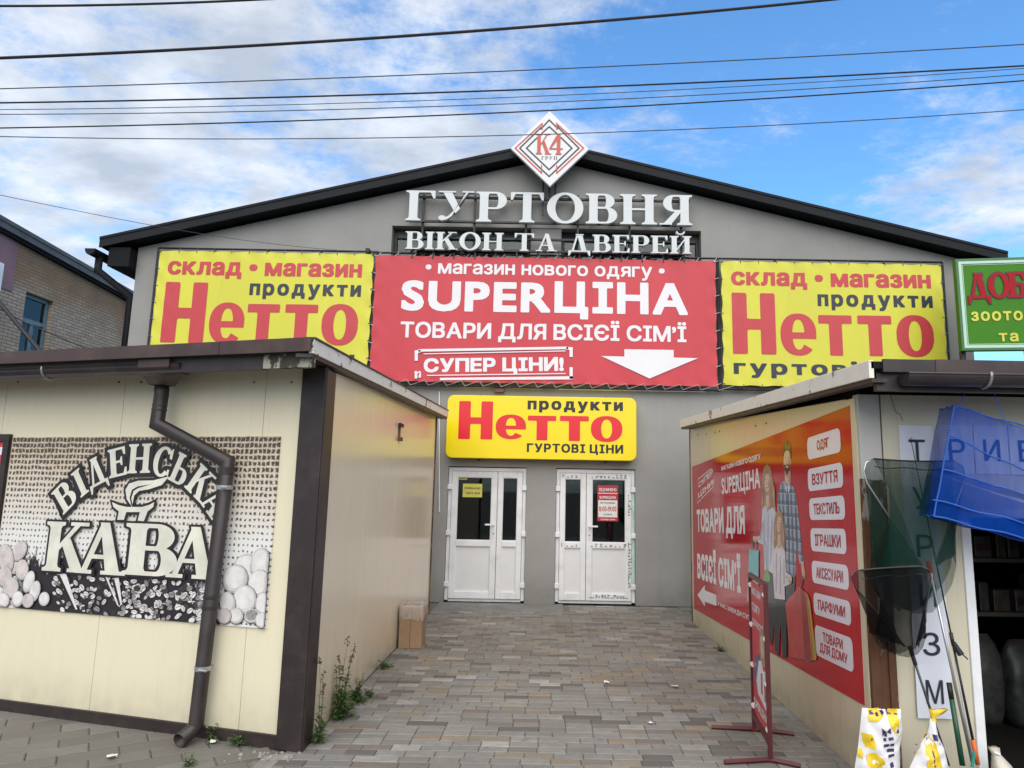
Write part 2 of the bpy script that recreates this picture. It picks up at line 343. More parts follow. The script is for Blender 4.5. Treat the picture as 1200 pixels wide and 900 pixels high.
M('blue_window_paint', (0.10, 0.17, 0.21), 0.5, 0, 0.3, 8, dirt=(0.25, 0.27, 0.28), dirtk=0.5, dscale=10)
M('curtain', (0.33, 0.36, 0.38), 0.8, 0, 0.3, 5, stretch=(1, 6, 0.5))
def mat_glass(name, tint, rough=0.02):
    m, nt, b = nodes(name)
    b.inputs['Base Color'].default_value = c4(tint); b.inputs['Roughness'].default_value = rough
    b.inputs['IOR'].default_value = 1.5; b.inputs['Specular IOR Level'].default_value = 0.5
    out = [n for n in nt.nodes if n.type == 'OUTPUT_MATERIAL'][0]
    tr = nd(nt, 'ShaderNodeBsdfTransparent', {0: (0.72, 0.78, 0.78, 1)})
    gl = nd(nt, 'ShaderNodeBsdfGlossy', {'Roughness': rough})
    fr = nd(nt, 'ShaderNodeFresnel', {'IOR': 1.5})
    mx = nd(nt, 'ShaderNodeMixShader', {0: fr.outputs[0]})
    nt.links.new(tr.outputs[0], mx.inputs[1]); nt.links.new(gl.outputs[0], mx.inputs[2]); nt.links.new(mx.outputs[0], out.inputs[0])
mat_glass('window_glass', (1, 1, 1))
def mat_net(name, col, fac, trans=0.5, weave=62.0, wk=1.0):
    m, nt, b = nodes(name)
    out = [n for n in nt.nodes if n.type == 'OUTPUT_MATERIAL'][0]
    v = objco(nt)
    b.inputs['Roughness'].default_value = 0.8; b.inputs['Specular IOR Level'].default_value = 0.1
    c = mix(nt, noise(nt, v, 14, 5), tuple(x * 0.75 for x in col), tuple(min(1, x * 1.2) for x in col)); nt.links.new(c, b.inputs['Base Color'])
    tl = nd(nt, 'ShaderNodeBsdfTranslucent'); nt.links.new(c, tl.inputs[0])
    ms = nd(nt, 'ShaderNodeMixShader', {0: trans}); nt.links.new(b.outputs[0], ms.inputs[1]); nt.links.new(tl.outputs[0], ms.inputs[2])
    tr = nd(nt, 'ShaderNodeBsdfTransparent')
    sv_ = nd(nt, 'ShaderNodeSeparateXYZ', {0: v})
    wv = lambda a_: mth(nt, 'GREATER_THAN', mth(nt, 'ABSOLUTE', mth(nt, 'SUBTRACT', mth(nt, 'FRACT', mth(nt, 'MULTIPLY', a_, weave)), 0.5)), 0.34)
    mesh_ = mth(nt, 'MAXIMUM', wv(mth(nt, 'ADD', sv_.outputs[0], sv_.outputs[2])), wv(mth(nt, 'SUBTRACT', sv_.outputs[0], sv_.outputs[2])))
    f = mth(nt, 'ADD', mth(nt, 'ADD', fac - 0.16 - 0.12 * wk, mth(nt, 'MULTIPLY', mesh_, 0.24 * wk)), mth(nt, 'MULTIPLY', noise(nt, objco(nt, (3.2, 1, 0.7)), 9, 5, .6), 0.32), True)
    mx = nd(nt, 'ShaderNodeMixShader', {0: f}); nt.links.new(tr.outputs[0], mx.inputs[1]); nt.links.new(ms.outputs[0], mx.inputs[2]); nt.links.new(mx.outputs[0], out.inputs[0])
mat_net('green_netting', (0.004, 0.034, 0.025), 0.50, 0.15)
mat_net('black_netting', (0.0015, 0.002, 0.003), 0.60, 0.05)
mat_net('blue_netting', (0.003, 0.070, 0.44), 0.62, 0.3, 120.0, .7)
mat_net('clear_film', (0.72, 0.64, 0.57), 0.62, 0.4, wk=0.0)
M('blue_cord', (0.012, 0.10, 0.46), 0.5)
M('alloy', (0.50, 0.51, 0.52), 0.3, 0.8, 0.1, 4)
M('dark_alloy', (0.06, 0.06, 0.065), 0.35, 0.6, 0.1, 4)
M('black_grip', (0.012, 0.012, 0.013), 0.5)
M('red_plastic', (0.45, 0.02, 0.025), 0.35)
M('green_rod', (0.012, 0.07, 0.035), 0.35)
M('orange_plastic', (0.62, 0.12, 0.02), 0.4)
M('teal_plastic', (0.02, 0.26, 0.20), 0.35)
M('white_film', (0.72, 0.71, 0.72), 0.35, 0, 0.08, 12, 0.25, 25)
M('film_yellow', (0.72, 0.50, 0.02), 0.35, 0, 0.15, 14)
M('film_purple', (0.035, 0.02, 0.09), 0.4)
M('film_grey', (0.52, 0.48, 0.40), 0.45, 0, 0.2, 10, 0.3, 25)
M('cardboard', (0.30, 0.19, 0.105), 0.8, 0, 0.12, 6, 0.1, 60)
M('sign_maroon', (0.085, 0.012, 0.016), 0.4, 0, 0.2, 6)
M('plastic_clip', (0.72, 0.72, 0.70), 0.4)
M('cable_black', (0.012, 0.012, 0.014), 0.6)
M('cable_grey', (0.05, 0.055, 0.065), 0.6)
M('zinc', (0.42, 0.43, 0.44), 0.35, 0.7, 0.1, 5)
M('lamp_brown', (0.12, 0.06, 0.05), 0.5)
for nm, c in dict(leaf_green=(0.055, 0.105, 0.028), leaf_light=(0.10, 0.15, 0.045), stem_green=(0.09, 0.11, 0.05), stem_dry=(0.13, 0.09, 0.06)).items(): M(nm, c, 0.6, 0, 0.25, 30)
M('shelf_metal', (0.05, 0.05, 0.05), 0.6, 0.0)
for nm, c in dict(sack_white_shaded=(0.036, 0.035, 0.034), sack_red_shaded=(0.035, 0.005, 0.005), jar_green_shaded=(0.010, 0.025, 0.010), box_tan_shaded=(0.045, 0.03, 0.018), sack_grey_shaded=(0.024, 0.026, 0.026)).items(): M(nm, c, 0.5, 0, 0.5, 14, 1.0, 16)  # doorway shade is painted into the goods: albedos far below their real colours

# ------------------------------------------------------------------ frames and mesh helpers
class Fr:
    """a wall plane: a runs along it, b up, c out of it towards the viewer's side"""
    def __init__(s, o, ux, uz, n):
        s.o, s.ux, s.uz, s.n = Vector(o), Vector(ux), Vector(uz), Vector(n).normalized()
    def w(s, a, b, c=0.0): return s.o + s.ux * a + s.uz * b + s.n * c
    def px(s, u, v, c=0.0):
        """where the sight line through photo pixel (u, v) meets the plane"""
        d = RT * ((u - CX) / FPX) - UP * ((v - CY) / FPX) + FW
        q = s.o + s.n * c
        p = EYE + d * ((q - EYE).dot(s.n) / d.dot(s.n)) - q
        g11, g12, g22 = s.ux.dot(s.ux), s.ux.dot(s.uz), s.uz.dot(s.uz); r1, r2 = p.dot(s.ux), p.dot(s.uz)
        D = g11 * g22 - g12 * g12
        return ((r1 * g22 - r2 * g12) / D, (r2 * g11 - r1 * g12) / D)
WORLD = Fr((0, 0, 0), (1, 0, 0), (0, 0, 1), (0, -1, 0))
def atY(u, v, Y):
    a, b = Fr((0, Y, 0), (1, 0, 0), (0, 0, 1), (0, -1, 0)).px(u, v); return Vector((a, Y, b))
def atZ(u, v, z=0.0):
    d = RT * ((u - CX) / FPX) - UP * ((v - CY) / FPX) + FW
    return EYE + d * ((z - HEYE) / d.z)
class MB:
    def __init__(s): s.v, s.f, s.m, s.mats, s.uv = [], [], [], [], None
    def mi(s, mat):
        if mat not in s.mats: s.mats.append(mat)
        return s.mats.index(mat)
    def add(s, vs, fs, mat=None):
        k = len(s.v); s.v += [tuple(p) for p in vs]; i = s.mi(mat) if mat else 0
        for f in fs: s.f.append(tuple(j + k for j in f)); s.m.append(i)
        return s
    def box(s, x0, x1, y0, y1, z0, z1, mat=None):
        vs = [(x, y, z) for z in (z0, z1) for y in (y0, y1) for x in (x0, x1)]
        return s.add(vs, [(0, 2, 3, 1), (4, 5, 7, 6), (0, 1, 5, 4), (2, 6, 7, 3), (0, 4, 6, 2), (1, 3, 7, 5)], mat)
    def prism(s, fr, pts, c0, c1, mat=None):
        """polygon in the plane extruded from c0 (back) to c1 (front)"""
        ar = sum(pts[i][0] * pts[(i + 1) % len(pts)][1] - pts[(i + 1) % len(pts)][0] * pts[i][1] for i in range(len(pts)))
        if ar < 0: pts = pts[::-1]
        n = len(pts); vs = [fr.w(a, b, c0) for a, b in pts] + [fr.w(a, b, c1) for a, b in pts]
        fs = [tuple(range(n - 1, -1, -1)), tuple(range(n, 2 * n))] + [(i, (i + 1) % n, n + (i + 1) % n, n + i) for i in range(n)]
        return s.add(vs, fs, mat)
    def flat(s, fr, pts, c, mat=None):
        ar = sum(pts[i][0] * pts[(i + 1) % len(pts)][1] - pts[(i + 1) % len(pts)][0] * pts[i][1] for i in range(len(pts)))
        if ar < 0: pts = pts[::-1]
        return s.add([fr.w(a, b, c) for a, b in pts], [tuple(range(len(pts)))], mat)
    def rect(s, fr, a0, a1, b0, b1, c0, c1, mat=None): return s.prism(fr, [(a0, b0), (a1, b0), (a1, b1), (a0, b1)], c0, c1, mat)
    def tube(s, path, r, n=10, cap=True, mat=None):
        P = [Vector(p) for p in path]; rs = r if isinstance(r, (list, tuple)) else [r] * len(P)
        rings = []; up = None
        for i, p in enumerate(P):
            t = (P[min(i + 1, len(P) - 1)] - P[max(i - 1, 0)]).normalized()
            if i not in (0, len(P) - 1):
                t1, t2 = (P[i] - P[i - 1]).normalized(), (P[i + 1] - P[i]).normalized(); t = (t1 + t2).normalized() if (t1 + t2).length > 1e-6 else t1
            if up is None: up = Vector((0, 0, 1)) if abs(t.z) < 0.9 else Vector((1, 0, 0))
            sx = t.cross(up).normalized(); sy = sx.cross(t).normalized(); up = sy
            k = 1.0
            if i not in (0, len(P) - 1):
                cosv = max(0.5, t.dot((P[i + 1] - P[i]).normalized())); k = 1 / cosv
            ring = []
            for j in range(n):
                an = 2 * math.pi * j / n; d = sx * math.cos(an) + sy * math.sin(an)
                if i not in (0, len(P) - 1) and k > 1.01:
                    bend = ((P[i + 1] - P[i]).normalized() - (P[i] - P[i - 1]).normalized())
                    if bend.length > 1e-6:
                        bd = bend.normalized(); d = d + bd * (d.dot(bd) * (k - 1))
                ring.append(p + d * rs[i])
            rings.append(ring)
        vs = [q for rg in rings for q in rg]; fs = []
        for i in range(len(P) - 1):
            for j in range(n): a, b = i * n + j, i * n + (j + 1) % n; fs.append((a, a + n, b + n, b))
        if cap: fs.append(tuple(range(n))); fs.append(tuple(range(len(vs) - 1, len(vs) - n - 1, -1)))
        return s.add(vs, fs, mat)
    def build(s, name, mat=None, parent=None, bevel=0.0, smooth=False, kind=None):
        me = bpy.data.meshes.new(name); o = bpy.data.objects.new(name, me)
        off = Vector((0, 0, 0))
        if parent is not None: off = ROOT[parent.name] if parent.name in ROOT else Vector((0, 0, 0))
        elif s.v:
            xs, ys, zs = zip(*s.v); off = Vector(((min(xs) + max(xs)) / 2, (min(ys) + max(ys)) / 2, min(zs)))
            if kind == 'structure' or KEEP0.get(name): off = Vector((0, 0, 0))
        me.from_pydata([Vector(p) - off for p in s.v], [], s.f); 
        S.collection.objects.link(o)
        for mm in (s.mats or [mat]): me.materials.append(MATS[mm or mat])
        if s.mats:
            for p, i in zip(me.polygons, s.m): p.material_index = i
        if smooth:
            for p in me.polygons: p.use_smooth = True
        if parent is not None: o.parent = parent; ROOT[o.name] = off
        else: o.location = off; ROOT[o.name] = off
        if bevel:
            bm = o.modifiers.new('edge', 'BEVEL'); bm.width = bevel; bm.segments = 2; bm.limit_method = 'ANGLE'; bm.angle_limit = R(40)
        if kind: o['kind'] = kind
        me.update(); return o
ROOT, KEEP0 = {}, {}
def thing(name, label, cat, loc=(0, 0, 0), group=None):
    o = bpy.data.objects.new(name, None); S.collection.objects.link(o); o.location = loc; o.empty_display_size = 0.2
    ROOT[o.name] = Vector(loc); return tag(o, label, cat, group)
def tag(o, label, cat, group=None):
    o['label'] = label; o['category'] = cat
    if group: o['group'] = group
    return o

# ------------------------------------------------------------------ lettering
_gc = {}
def sans(s, weight, cell=0.02, wx=1.0):
    """built-in sans letters as flat faces; a heavier weight grows the outline (wx: how much more sideways)"""
    k = (s, weight, cell, wx)
    if k in _gc: return _gc[k]
    cu = bpy.data.curves.new('tmp', 'FONT'); cu.body = s; cu.size = 1; cu.resolution_u = 4; cu.fill_mode = 'NONE'
    o = bpy.data.objects.new('tmp', cu); S.collection.objects.link(o)
    ev = o.evaluated_get(bpy.context.evaluated_depsgraph_get()); me = ev.to_mesh()
    V = np.array([(v.co.x, v.co.y) for v in me.vertices]); Ed = np.array([tuple(e.vertices) for e in me.edges])
    ev.to_mesh_clear(); bpy.data.objects.remove(o); bpy.data.curves.remove(cu)
    # keep one running direction per closed outline
    nxt = {}
    for i, j in Ed: nxt.setdefault(int(i), []).append(int(j)); nxt.setdefault(int(j), []).append(int(i))
    seen, segs = set(), []
    for st in range(len(V)):
        if st in seen or st not in nxt: continue
        loop = [st]; seen.add(st); prev, cur = None, st
        fwd = st + 1 if st + 1 in nxt[st] else nxt[st][0]
        prev, cur = st, fwd
        while cur != st and cur not in seen:
            loop.append(cur); seen.add(cur); n2 = [q for q in nxt[cur] if q != prev]; prev, cur = cur, (n2[0] if n2 else st)
        segs += [(loop[i], loop[(i + 1) % len(loop)]) for i in range(len(loop))]
    sg = np.array(segs)
    _gc[k] = fill(V[sg[:, 0]], V[sg[:, 1]], weight, cell, wx); return _gc[k]
def fill(A, B, weight=0.0, cell=0.02, wx=1.0):
    sx = np.array([1 / wx, 1.0]); A, B = A * sx, B * sx
    pad = weight + cell * 1.5
    gx = np.arange(A[:, 0].min() - pad, A[:, 0].max() + pad + cell, cell / wx); gy = np.arange(A[:, 1].min() - pad, A[:, 1].max() + pad + cell, cell)
    X, Y = np.meshgrid(gx, gy); P = np.stack([X.ravel(), Y.ravel()], 1)
    d2 = np.full(len(P), 9.0); wn_ = np.zeros(len(P), int)
    for p, q in zip(A, B):
        e = q - p; L = max(1e-12, e @ e); t = np.clip(((P - p) @ e) / L, 0, 1); r = P - p - t[:, None] * e; d2 = np.minimum(d2, (np.abs(r) ** 6).sum(1) ** (1 / 3))
        up = (p[1] <= P[:, 1]) & (q[1] > P[:, 1]); dn = (p[1] > P[:, 1]) & (q[1] <= P[:, 1]); cr_ = e[0] * (P[:, 1] - p[1]) - e[1] * (P[:, 0] - p[0])
        wn_ += (up & (cr_ > 0)).astype(int) - (dn & (cr_ < 0)).astype(int)
    D = np.sqrt(d2); F = np.where(wn_ != 0, np.maximum(D, .002), -D) + weight
    F = F.reshape(X.shape); ny, nx = F.shape; inn = F > 0; vs, fs = [], []
    def pt(i, j): return (gx[i] * wx, gy[j])
    def cut(i0, j0, i1, j1):
        f0, f1 = F[j0, i0], F[j1, i1]; t = f0 / (f0 - f1); return ((gx[i0] + (gx[i1] - gx[i0]) * t) * wx, gy[j0] + (gy[j1] - gy[j0]) * t)
    for j in range(ny - 1):
        run = None
        for i in range(nx):
            cn = [(i, j), (i + 1, j), (i + 1, j + 1), (i, j + 1)]; st = [bool(inn[q, p]) if p < nx else False for p, q in cn]
            if all(st) and i < nx - 1:
                if run is None: run = i
                if i - run < 5: continue
                vs += [pt(run, j), pt(i + 1, j), pt(i + 1, j + 1), pt(run, j + 1)]; fs.append(tuple(range(len(vs) - 4, len(vs)))); run = None; continue
            if run is not None: vs += [pt(run, j), pt(i, j), pt(i, j + 1), pt(run, j + 1)]; fs.append(tuple(range(len(vs) - 4, len(vs)))); run = None
            if i == nx - 1 or not any(st): continue
            poly = []
            for q in range(4):
                if st[q]: poly.append(pt(*cn[q]))
                if st[q] != st[(q + 1) % 4]: poly.append(cut(*cn[q], *cn[(q + 1) % 4]))
            if len(poly) >= 3: vs += poly; fs.append(tuple(range(len(vs) - len(poly), len(vs))))
    return vs, fs
def heavy_word(mb, fr, boxes, c, mat):
    """the broad grocery wordmark, letter by letter: boxes of (letter, a0, b0, a1, b1)"""
    rc = lambda x0, y0, x1, y1: [(x0, y0), (x1, y0), (x1, y1), (x0, y1)]
    def se(rx, ry, a0, a1, n=30, p=2.25):
        out = []
        for k in range(n + 1):
            t = R(a0 + (a1 - a0) * k / n); ct, st = math.cos(t), math.sin(t)
            out.append((.5 + rx * math.copysign(abs(ct) ** (2 / p), ct), .5 + ry * math.copysign(abs(st) ** (2 / p), st)))
        return out
    G = {'Н': [rc(0, 0, .345, 1), rc(.655, 0, 1, 1), rc(.3, .40, .7, .575)], 'т': [rc(0, .79, 1, 1), rc(.315, 0, .70, .85)],
         'о': [se(.5, .5, 0, 180) + se(.17, .36, 180, 0), se(.5, .5, 180, 360) + se(.17, .36, 360, 180)],
         'е': [se(.5, .5, -12, 318) + se(.17, .36, 322, 0), rc(.25, .40, .985, .55)]}
    for ch, a0, b0, a1, b1 in boxes:
        A, B = [], []
        for lp in G[ch]:
            ar = sum(lp[i][0] * lp[(i + 1) % len(lp)][1] - lp[(i + 1) % len(lp)][0] * lp[i][1] for i in range(len(lp)))
            if ar < 0: lp = lp[::-1]
            A += lp; B += lp[1:] + lp[:1]
        vs, fs = fill(np.array(A, float), np.array(B, float), 0.0, .03)
        mb.add([fr.w(a0 + x * (a1 - a0), b0 + y * (b1 - b0), c(a0 + x * (a1 - a0), b0 + y * (b1 - b0)) if callable(c) else c) for x, y in vs], fs, mat)
def sans_spaced(s, weight, sp, cell=0.02, wx=1.0):
    """letters one by one so that heavy letters keep a gap"""
    vs, fs, x = [], [], 0.0
    for ch in s:
        if ch == ' ': x += 0.26; continue
        v, f = sans(ch, weight, cell, wx); x0 = min(p[0] for p in v); x1 = max(p[0] for p in v); k = len(vs)
        vs += [(p[0] - x0 + x, p[1]) for p in v]; fs += [tuple(i + k for i in q) for q in f]; x += x1 - x0 + sp
    return vs, fs
def text(mb, fr, s, box, c, mat, weight=0.0, rot=0.0, sp=None, skew=0.0, wx=1.0, cell=0.02):
    """sans lettering fitted to box = (a0, b0, a1, b1) in the plane; c is a distance or a function of the place on it"""
    vs, fs = sans_spaced(s, weight, sp if sp is not None else .075 - weight * .4, cell, wx)
    xs = [p[0] for p in vs]; ys = [p[1] for p in vs]; x0, x1, y0, y1 = min(xs), max(xs), min(ys), max(ys)
    a0, b0, a1, b1 = box; ca, cbb = (a0 + a1) / 2, (b0 + b1) / 2; out = []
    for x, y in vs:
        a = a0 + (x - x0) / (x1 - x0) * (a1 - a0); b = b0 + (y - y0) / (y1 - y0) * (b1 - b0)
        da, db = a - ca, b - cbb; a, b = ca + da * math.cos(rot) - db * math.sin(rot) + skew * db, cbb + da * math.sin(rot) + db * math.cos(rot)
        out.append(fr.w(a, b, c(a, b) if callable(c) else c))
    mb.add(out, fs, mat)
def pbox(fr, tl, br, c=0.0):
    a0, b1 = fr.px(*tl, c); a1, b0 = fr.px(*br, c); return (a0, b0, a1, b1)
# serif alphabet drawn stroke by stroke: unit cap height
ST, HL, SE = 0.185, 0.06, 0.075
def g_stem(x, w=ST, y0=0.0, y1=1.0, top=True, bot=True, se=SE):
    L, Rr = [], []
    if bot: L += [(x - se, y0), (x - se, y0 + 0.045), (x - 0.02, y0 + 0.07), (x, y0 + 0.13)]; Rr += [(x + w + se, y0), (x + w + se, y0 + 0.045), (x + w + 0.02, y0 + 0.07), (x + w, y0 + 0.13)]
    else: L += [(x, y0)]; Rr += [(x + w, y0)]
    if top: L += [(x, y1 - 0.13), (x - 0.02, y1 - 0.07), (x - se, y1 - 0.045), (x - se, y1)]; Rr += [(x + w, y1 - 0.13), (x + w + 0.02, y1 - 0.07), (x + w + se, y1 - 0.045), (x + w + se, y1)]
    else: L += [(x, y1)]; Rr += [(x + w, y1)]
    return L[::-1] and (Rr + L[::-1])
def g_bowl(x, y0, y1, w, d=1, t=ST, h=HL):
    my, ry = (y0 + y1) / 2, (y1 - y0) / 2; o, i = [(x, y0)], []
    n = 14
    for k in range(n + 1):
        an = -math.pi / 2 + math.pi * k / n
        o.append((x + d * (w * 0.42 + w * 0.58 * math.cos(an)), my + ry * math.sin(an)))
        i.append((x + d * (w * 0.42 + (w * 0.58 - t) * math.cos(an)), my + (ry - h) * math.sin(an)))
    return o + [(x, y1), (x, y1 - h)] + i[::-1] + [(x, y0 + h)]
def g_rect(x0, x1, y0, y1): return [(x0, y0), (x1, y0), (x1, y1), (x0, y1)]
def g_diag(xb, xt, t, y0=0.0, y1=1.0): return [(xb, y0), (xb + t, y0), (xt + t, y1), (xt, y1)]
def g_ring(cx, w, a0, a1, t=ST, h=HL, ov=0.02):
    n = 22; o, i = [], []
    for k in range(n + 1):
        an = R(a0 + (a1 - a0) * k / n); o.append((cx + w / 2 * math.cos(an), 0.5 + (0.5 + ov) * math.sin(an))); i.append((cx + (w / 2 - t) * math.cos(an), 0.5 + (0.5 - h) * math.sin(an)))
    return o + i[::-1]
def g_tick(x, y, dr, s=1): return [(x, y), (x, y + dr * 0.26), (x - s * 0.04, y + dr * 0.26), (x - s * 0.12, y)]
def glyph(ch):
    P = []; w = 0.6
    if ch == 'Г': P = [g_stem(.075), g_rect(.26, .62, 1 - HL, 1), g_tick(.64, 1, -1)]; w = .64
    elif ch == 'У':
        P = [[(.10, 1), (.30, 1), (.50, .42), (.40, .26)], [(.70, 1), (.64, 1), (.32, .16), (.20, .04), (.10, .03), (.10, .08), (.24, .16), (.36, .34)], [(.05 + .08 * math.cos(k * .5236) + .06, .10 + .085 * math.sin(k * .5236)) for k in range(12)],
             g_rect(.02, .40, 1 - .045, 1), g_rect(.54, .80, 1 - .045, 1)]; w = .80
    elif ch == 'Р': P = [g_stem(.075), g_bowl(.25, .42, 1, .42)]; w = .68
    elif ch == 'Т': P = [g_stem(.29, top=False), g_rect(.04, .73, 1 - HL, 1), g_tick(.745, 1, -1), g_tick(.02, 1, -1, -1)]; w = .765
    elif ch == 'О': P = [g_ring(.40, .80, -90, 90), g_ring(.40, .80, 90, 270)]; w = .80
    elif ch == 'С': P = [g_ring(.38, .76, 42, 318), [(.70, .98), (.66, .98), (.60, .84), (.63, .66), (.70, .64)], [(.70, .05), (.62, .12), (.64, .26), (.70, .26)]]; w = .72
    elif ch == 'В': P = [g_stem(.075), g_bowl(.25, .50, 1, .38), g_bowl(.25, 0, .555, .44)]; w = .70
    elif ch == 'Ь': P = [g_stem(.075), g_bowl(.25, 0, .55, .42)]; w = .68
    elif ch == 'Б': P = [g_stem(.075), g_bowl(.25, 0, .57, .42), g_rect(.26, .60, 1 - HL, 1), g_tick(.62, 1, -1)]; w = .68
    elif ch in 'НП':
        P = [g_stem(.075), g_stem(.55)]; w = .81
        P.append(g_rect(.25, .56, .47, .47 + HL) if ch == 'Н' else g_rect(.25, .56, 1 - HL, 1))
    elif ch in 'ИЙ':
        P = [g_stem(.075), g_stem(.55), [(.24, .12), (.24, .24), (.57, .88), (.57, .76)]]; w = .81
        if ch == 'Й':
            o = [(.405 + .17 * math.cos(R(180 + 15 * k)), 1.26 + .19 * math.sin(R(180 + 15 * k))) for k in range(13)]; i = [(.405 + .11 * math.cos(R(180 + 15 * k)), 1.26 + .12 * math.sin(R(180 + 15 * k))) for k in range(13)]
            P.append(o + i[::-1])
    elif ch == 'Я': P = [g_stem(.46), g_bowl(.48, .44, 1, .40, -1), [(.06, 0), (.24, 0), (.50, .47), (.36, .47)], g_rect(0, .27, 0, .05)]; w = .72
    elif ch == 'І': P = [g_stem(.075)]; w = .335
    elif ch == 'К': P = [g_stem(.075), [(.25, .40), (.25, .50), (.58, 1), (.66, 1)], [(.33, .55), (.46, .66), (.76, 0), (.55, 0)], g_rect(.46, .78, 1 - .05, 1), g_rect(.48, .84, 0, .05)]; w = .84
    elif ch == 'А': P = [g_diag(.08, .36, .07), [(.50, 0), (.71, 0), (.47, 1), (.34, 1)], g_rect(.19, .56, .30, .30 + HL), g_rect(0, .25, 0, .05), g_rect(.42, .80, 0, .05)]; w = .80
    elif ch == 'Д': P = [g_diag(.15, .34, .07, HL), [(.52, HL), (.71, HL), (.54, 1), (.36, 1)], g_rect(.04, .84, 0, HL + .01), [(.03, HL), (.03, -.22), (.07, -.22), (.15, 0), (.15, HL)], [(.85, HL), (.85, -.22), (.81, -.22), (.73, 0), (.73, HL)], g_rect(.30, .60, 1 - .05, 1)]; w = .88
    elif ch == 'Е': P = [g_stem(.075), g_rect(.25, .60, 1 - HL, 1), g_rect(.25, .60, 0, HL), g_rect(.25, .47, .48, .48 + HL), g_tick(.62, 1, -1), g_tick(.64, 0, 1), [(.47, .37), (.50, .37), (.50, .66), (.47, .66), (.43, .54), (.43, .49)]]; w = .66
    elif ch == '4': P = [g_stem(.42, top=False), [(.42, .97), (.60, 1.03), (.60, .9), (.12, .32), (.02, .27), (.02, .32)], g_rect(.02, .74, .25, .25 + HL)]; w = .74
    elif ch == '•': P = [[(.12 + .1 * math.cos(k * .4), .4 + .1 * math.sin(k * .4)) for k in range(16)]]; w = .24
    return P, w
def grow(p, d):
    n = len(p); ar = sum(p[i][0] * p[(i + 1) % n][1] - p[(i + 1) % n][0] * p[i][1] for i in range(n)); sg = 1 if ar > 0 else -1; out = []
    for i in range(n):
        a, b, c = Vector(p[i - 1]), Vector(p[i]), Vector(p[(i + 1) % n])
        e1, e2 = (b - a), (c - b)
        if e1.length < 1e-6: e1 = e2
        if e2.length < 1e-6: e2 = e1
        n1 = Vector((e1.y, -e1.x)).normalized() * sg; n2 = Vector((e2.y, -e2.x)).normalized() * sg
        m = (n1 + n2); m = m.normalized() if m.length > 1e-4 else n1
        q = b + m * (d / max(0.55, m.dot(n1))); out.append((q.x, q.y))
    return out
def serif_glyph(mb, fr, ch, tf, c, depth, mat, outline=0.0):
    P, w = glyph(ch)
    for i, p in enumerate(P):
        q = [tf(x, y) for x, y in (grow(p, outline) if outline else p)]
        if depth: mb.prism(fr, q, c, c + depth + i * 0.0011, mat)
        else: mb.flat(fr, q, c + i * 0.00025, mat)
def serif_layout(s, sp, space=0.34):
    x, out = 0.0, []
    for ch in s:
        if ch == ' ': x += space; continue
        out.append((ch, x)); x += glyph(ch)[1] + sp
    return out, x - sp

def rrect(a0, b0, a1, b1, r, n=6):
    pts = []
    for cx, cy, st in ((a1 - r, b1 - r, 0), (a0 + r, b1 - r, 90), (a0 + r, b0 + r, 180), (a1 - r, b0 + r, 270)):
        for k in range(n + 1): an = R(st + 90 * k / n); pts.append((cx + r * math.cos(an), cy + r * math.sin(an)))
    return pts
def ell(cx, cy, rx, ry, rot=0.0, n=18):
    return [(cx + rx * math.cos(t) * math.cos(rot) - ry * math.sin(t) * math.sin(rot), cy + rx * math.cos(t) * math.sin(rot) + ry * math.sin(t) * math.cos(rot)) for t in [2 * math.pi * k / n for k in range(n)]]

# ================================================================== ground
MB().add([(-300, -300, -0.05), (300, -300, -0.05), (300, 300, -0.05), (-300, 300, -0.05)], [(0, 1, 2, 3)]).build('ground', 'asphalt_ground', kind='structure')
MB().add([(-9, -4, -0.011), (9, -4, -0.011), (9, 10.3, -0.011), (-9, 10.3, -0.011)], [(0, 1, 2, 3)]).build('joint_bed', 'joint_sand', kind='structure')
PAL = [((0.255, 0.248, 0.230), 40), ((0.228, 0.220, 0.202), 26), ((0.190, 0.180, 0.164), 14), ((0.088, 0.080, 0.076), 7), ((0.275, 0.220, 0.150), 9), ((0.38, 0.365, 0.335), 6), ((0.185, 0.148, 0.124), 6)]
PALW = [w for _, w in PAL]
def paving(name, cells, tonef):
    bm = bmesh.new(); lay = bm.loops.layers.color.new('tone')
    for pts in cells:
        cx = sum(p[0] for p in pts) / 4; cy = sum(p[1] for p in pts) / 4; t = tonef(cx, cy)
        dz = RND.uniform(-0.0022, 0.0022); tx, ty = RND.uniform(-.012, .012), RND.uniform(-.012, .012)
        H = lambda x, y, z: (x, y, z + dz + (x - cx) * tx + (y - cy) * ty)
        ins = [(p[0] + (cx - p[0]) * 0.0 + (0.0045 if p[0] < cx else -0.0045), p[1] + (0.0045 if p[1] < cy else -0.0045)) if name == 'alley_paving' else (p[0] + (cx - p[0]) * .045, p[1] + (cy - p[1]) * .045) for p in pts]
        top = [bm.verts.new(H(x, y, 0)) for x, y in ins]; bot = [bm.verts.new(H(x, y, -0.0035)) for x, y in pts]; low = [bm.verts.new((x, y, -0.02)) for x, y in pts]
        fs = [bm.faces.new(top)]
        for i in range(4):
            j = (i + 1) % 4; fs.append(bm.faces.new((bot[i], bot[j], top[j], top[i]))); fs.append(bm.faces.new((low[i], low[j], bot[j], bot[i])))
        for f in fs:
            for l in f.loops: l[lay] = (t[0], t[1], t[2], 1)
    me = bpy.data.meshes.new(name); bm.to_mesh(me); bm.free(); o = bpy.data.objects.new(name, me); S.collection.objects.link(o)
    me.materials.append(MATS['concrete_paver']); o['kind'] = 'structure'; return o
def srgb_enc(c): return tuple((12.92 * x if x <= 0.0031308 else 1.055 * x ** (1 / 2.4) - 0.055) for x in c)
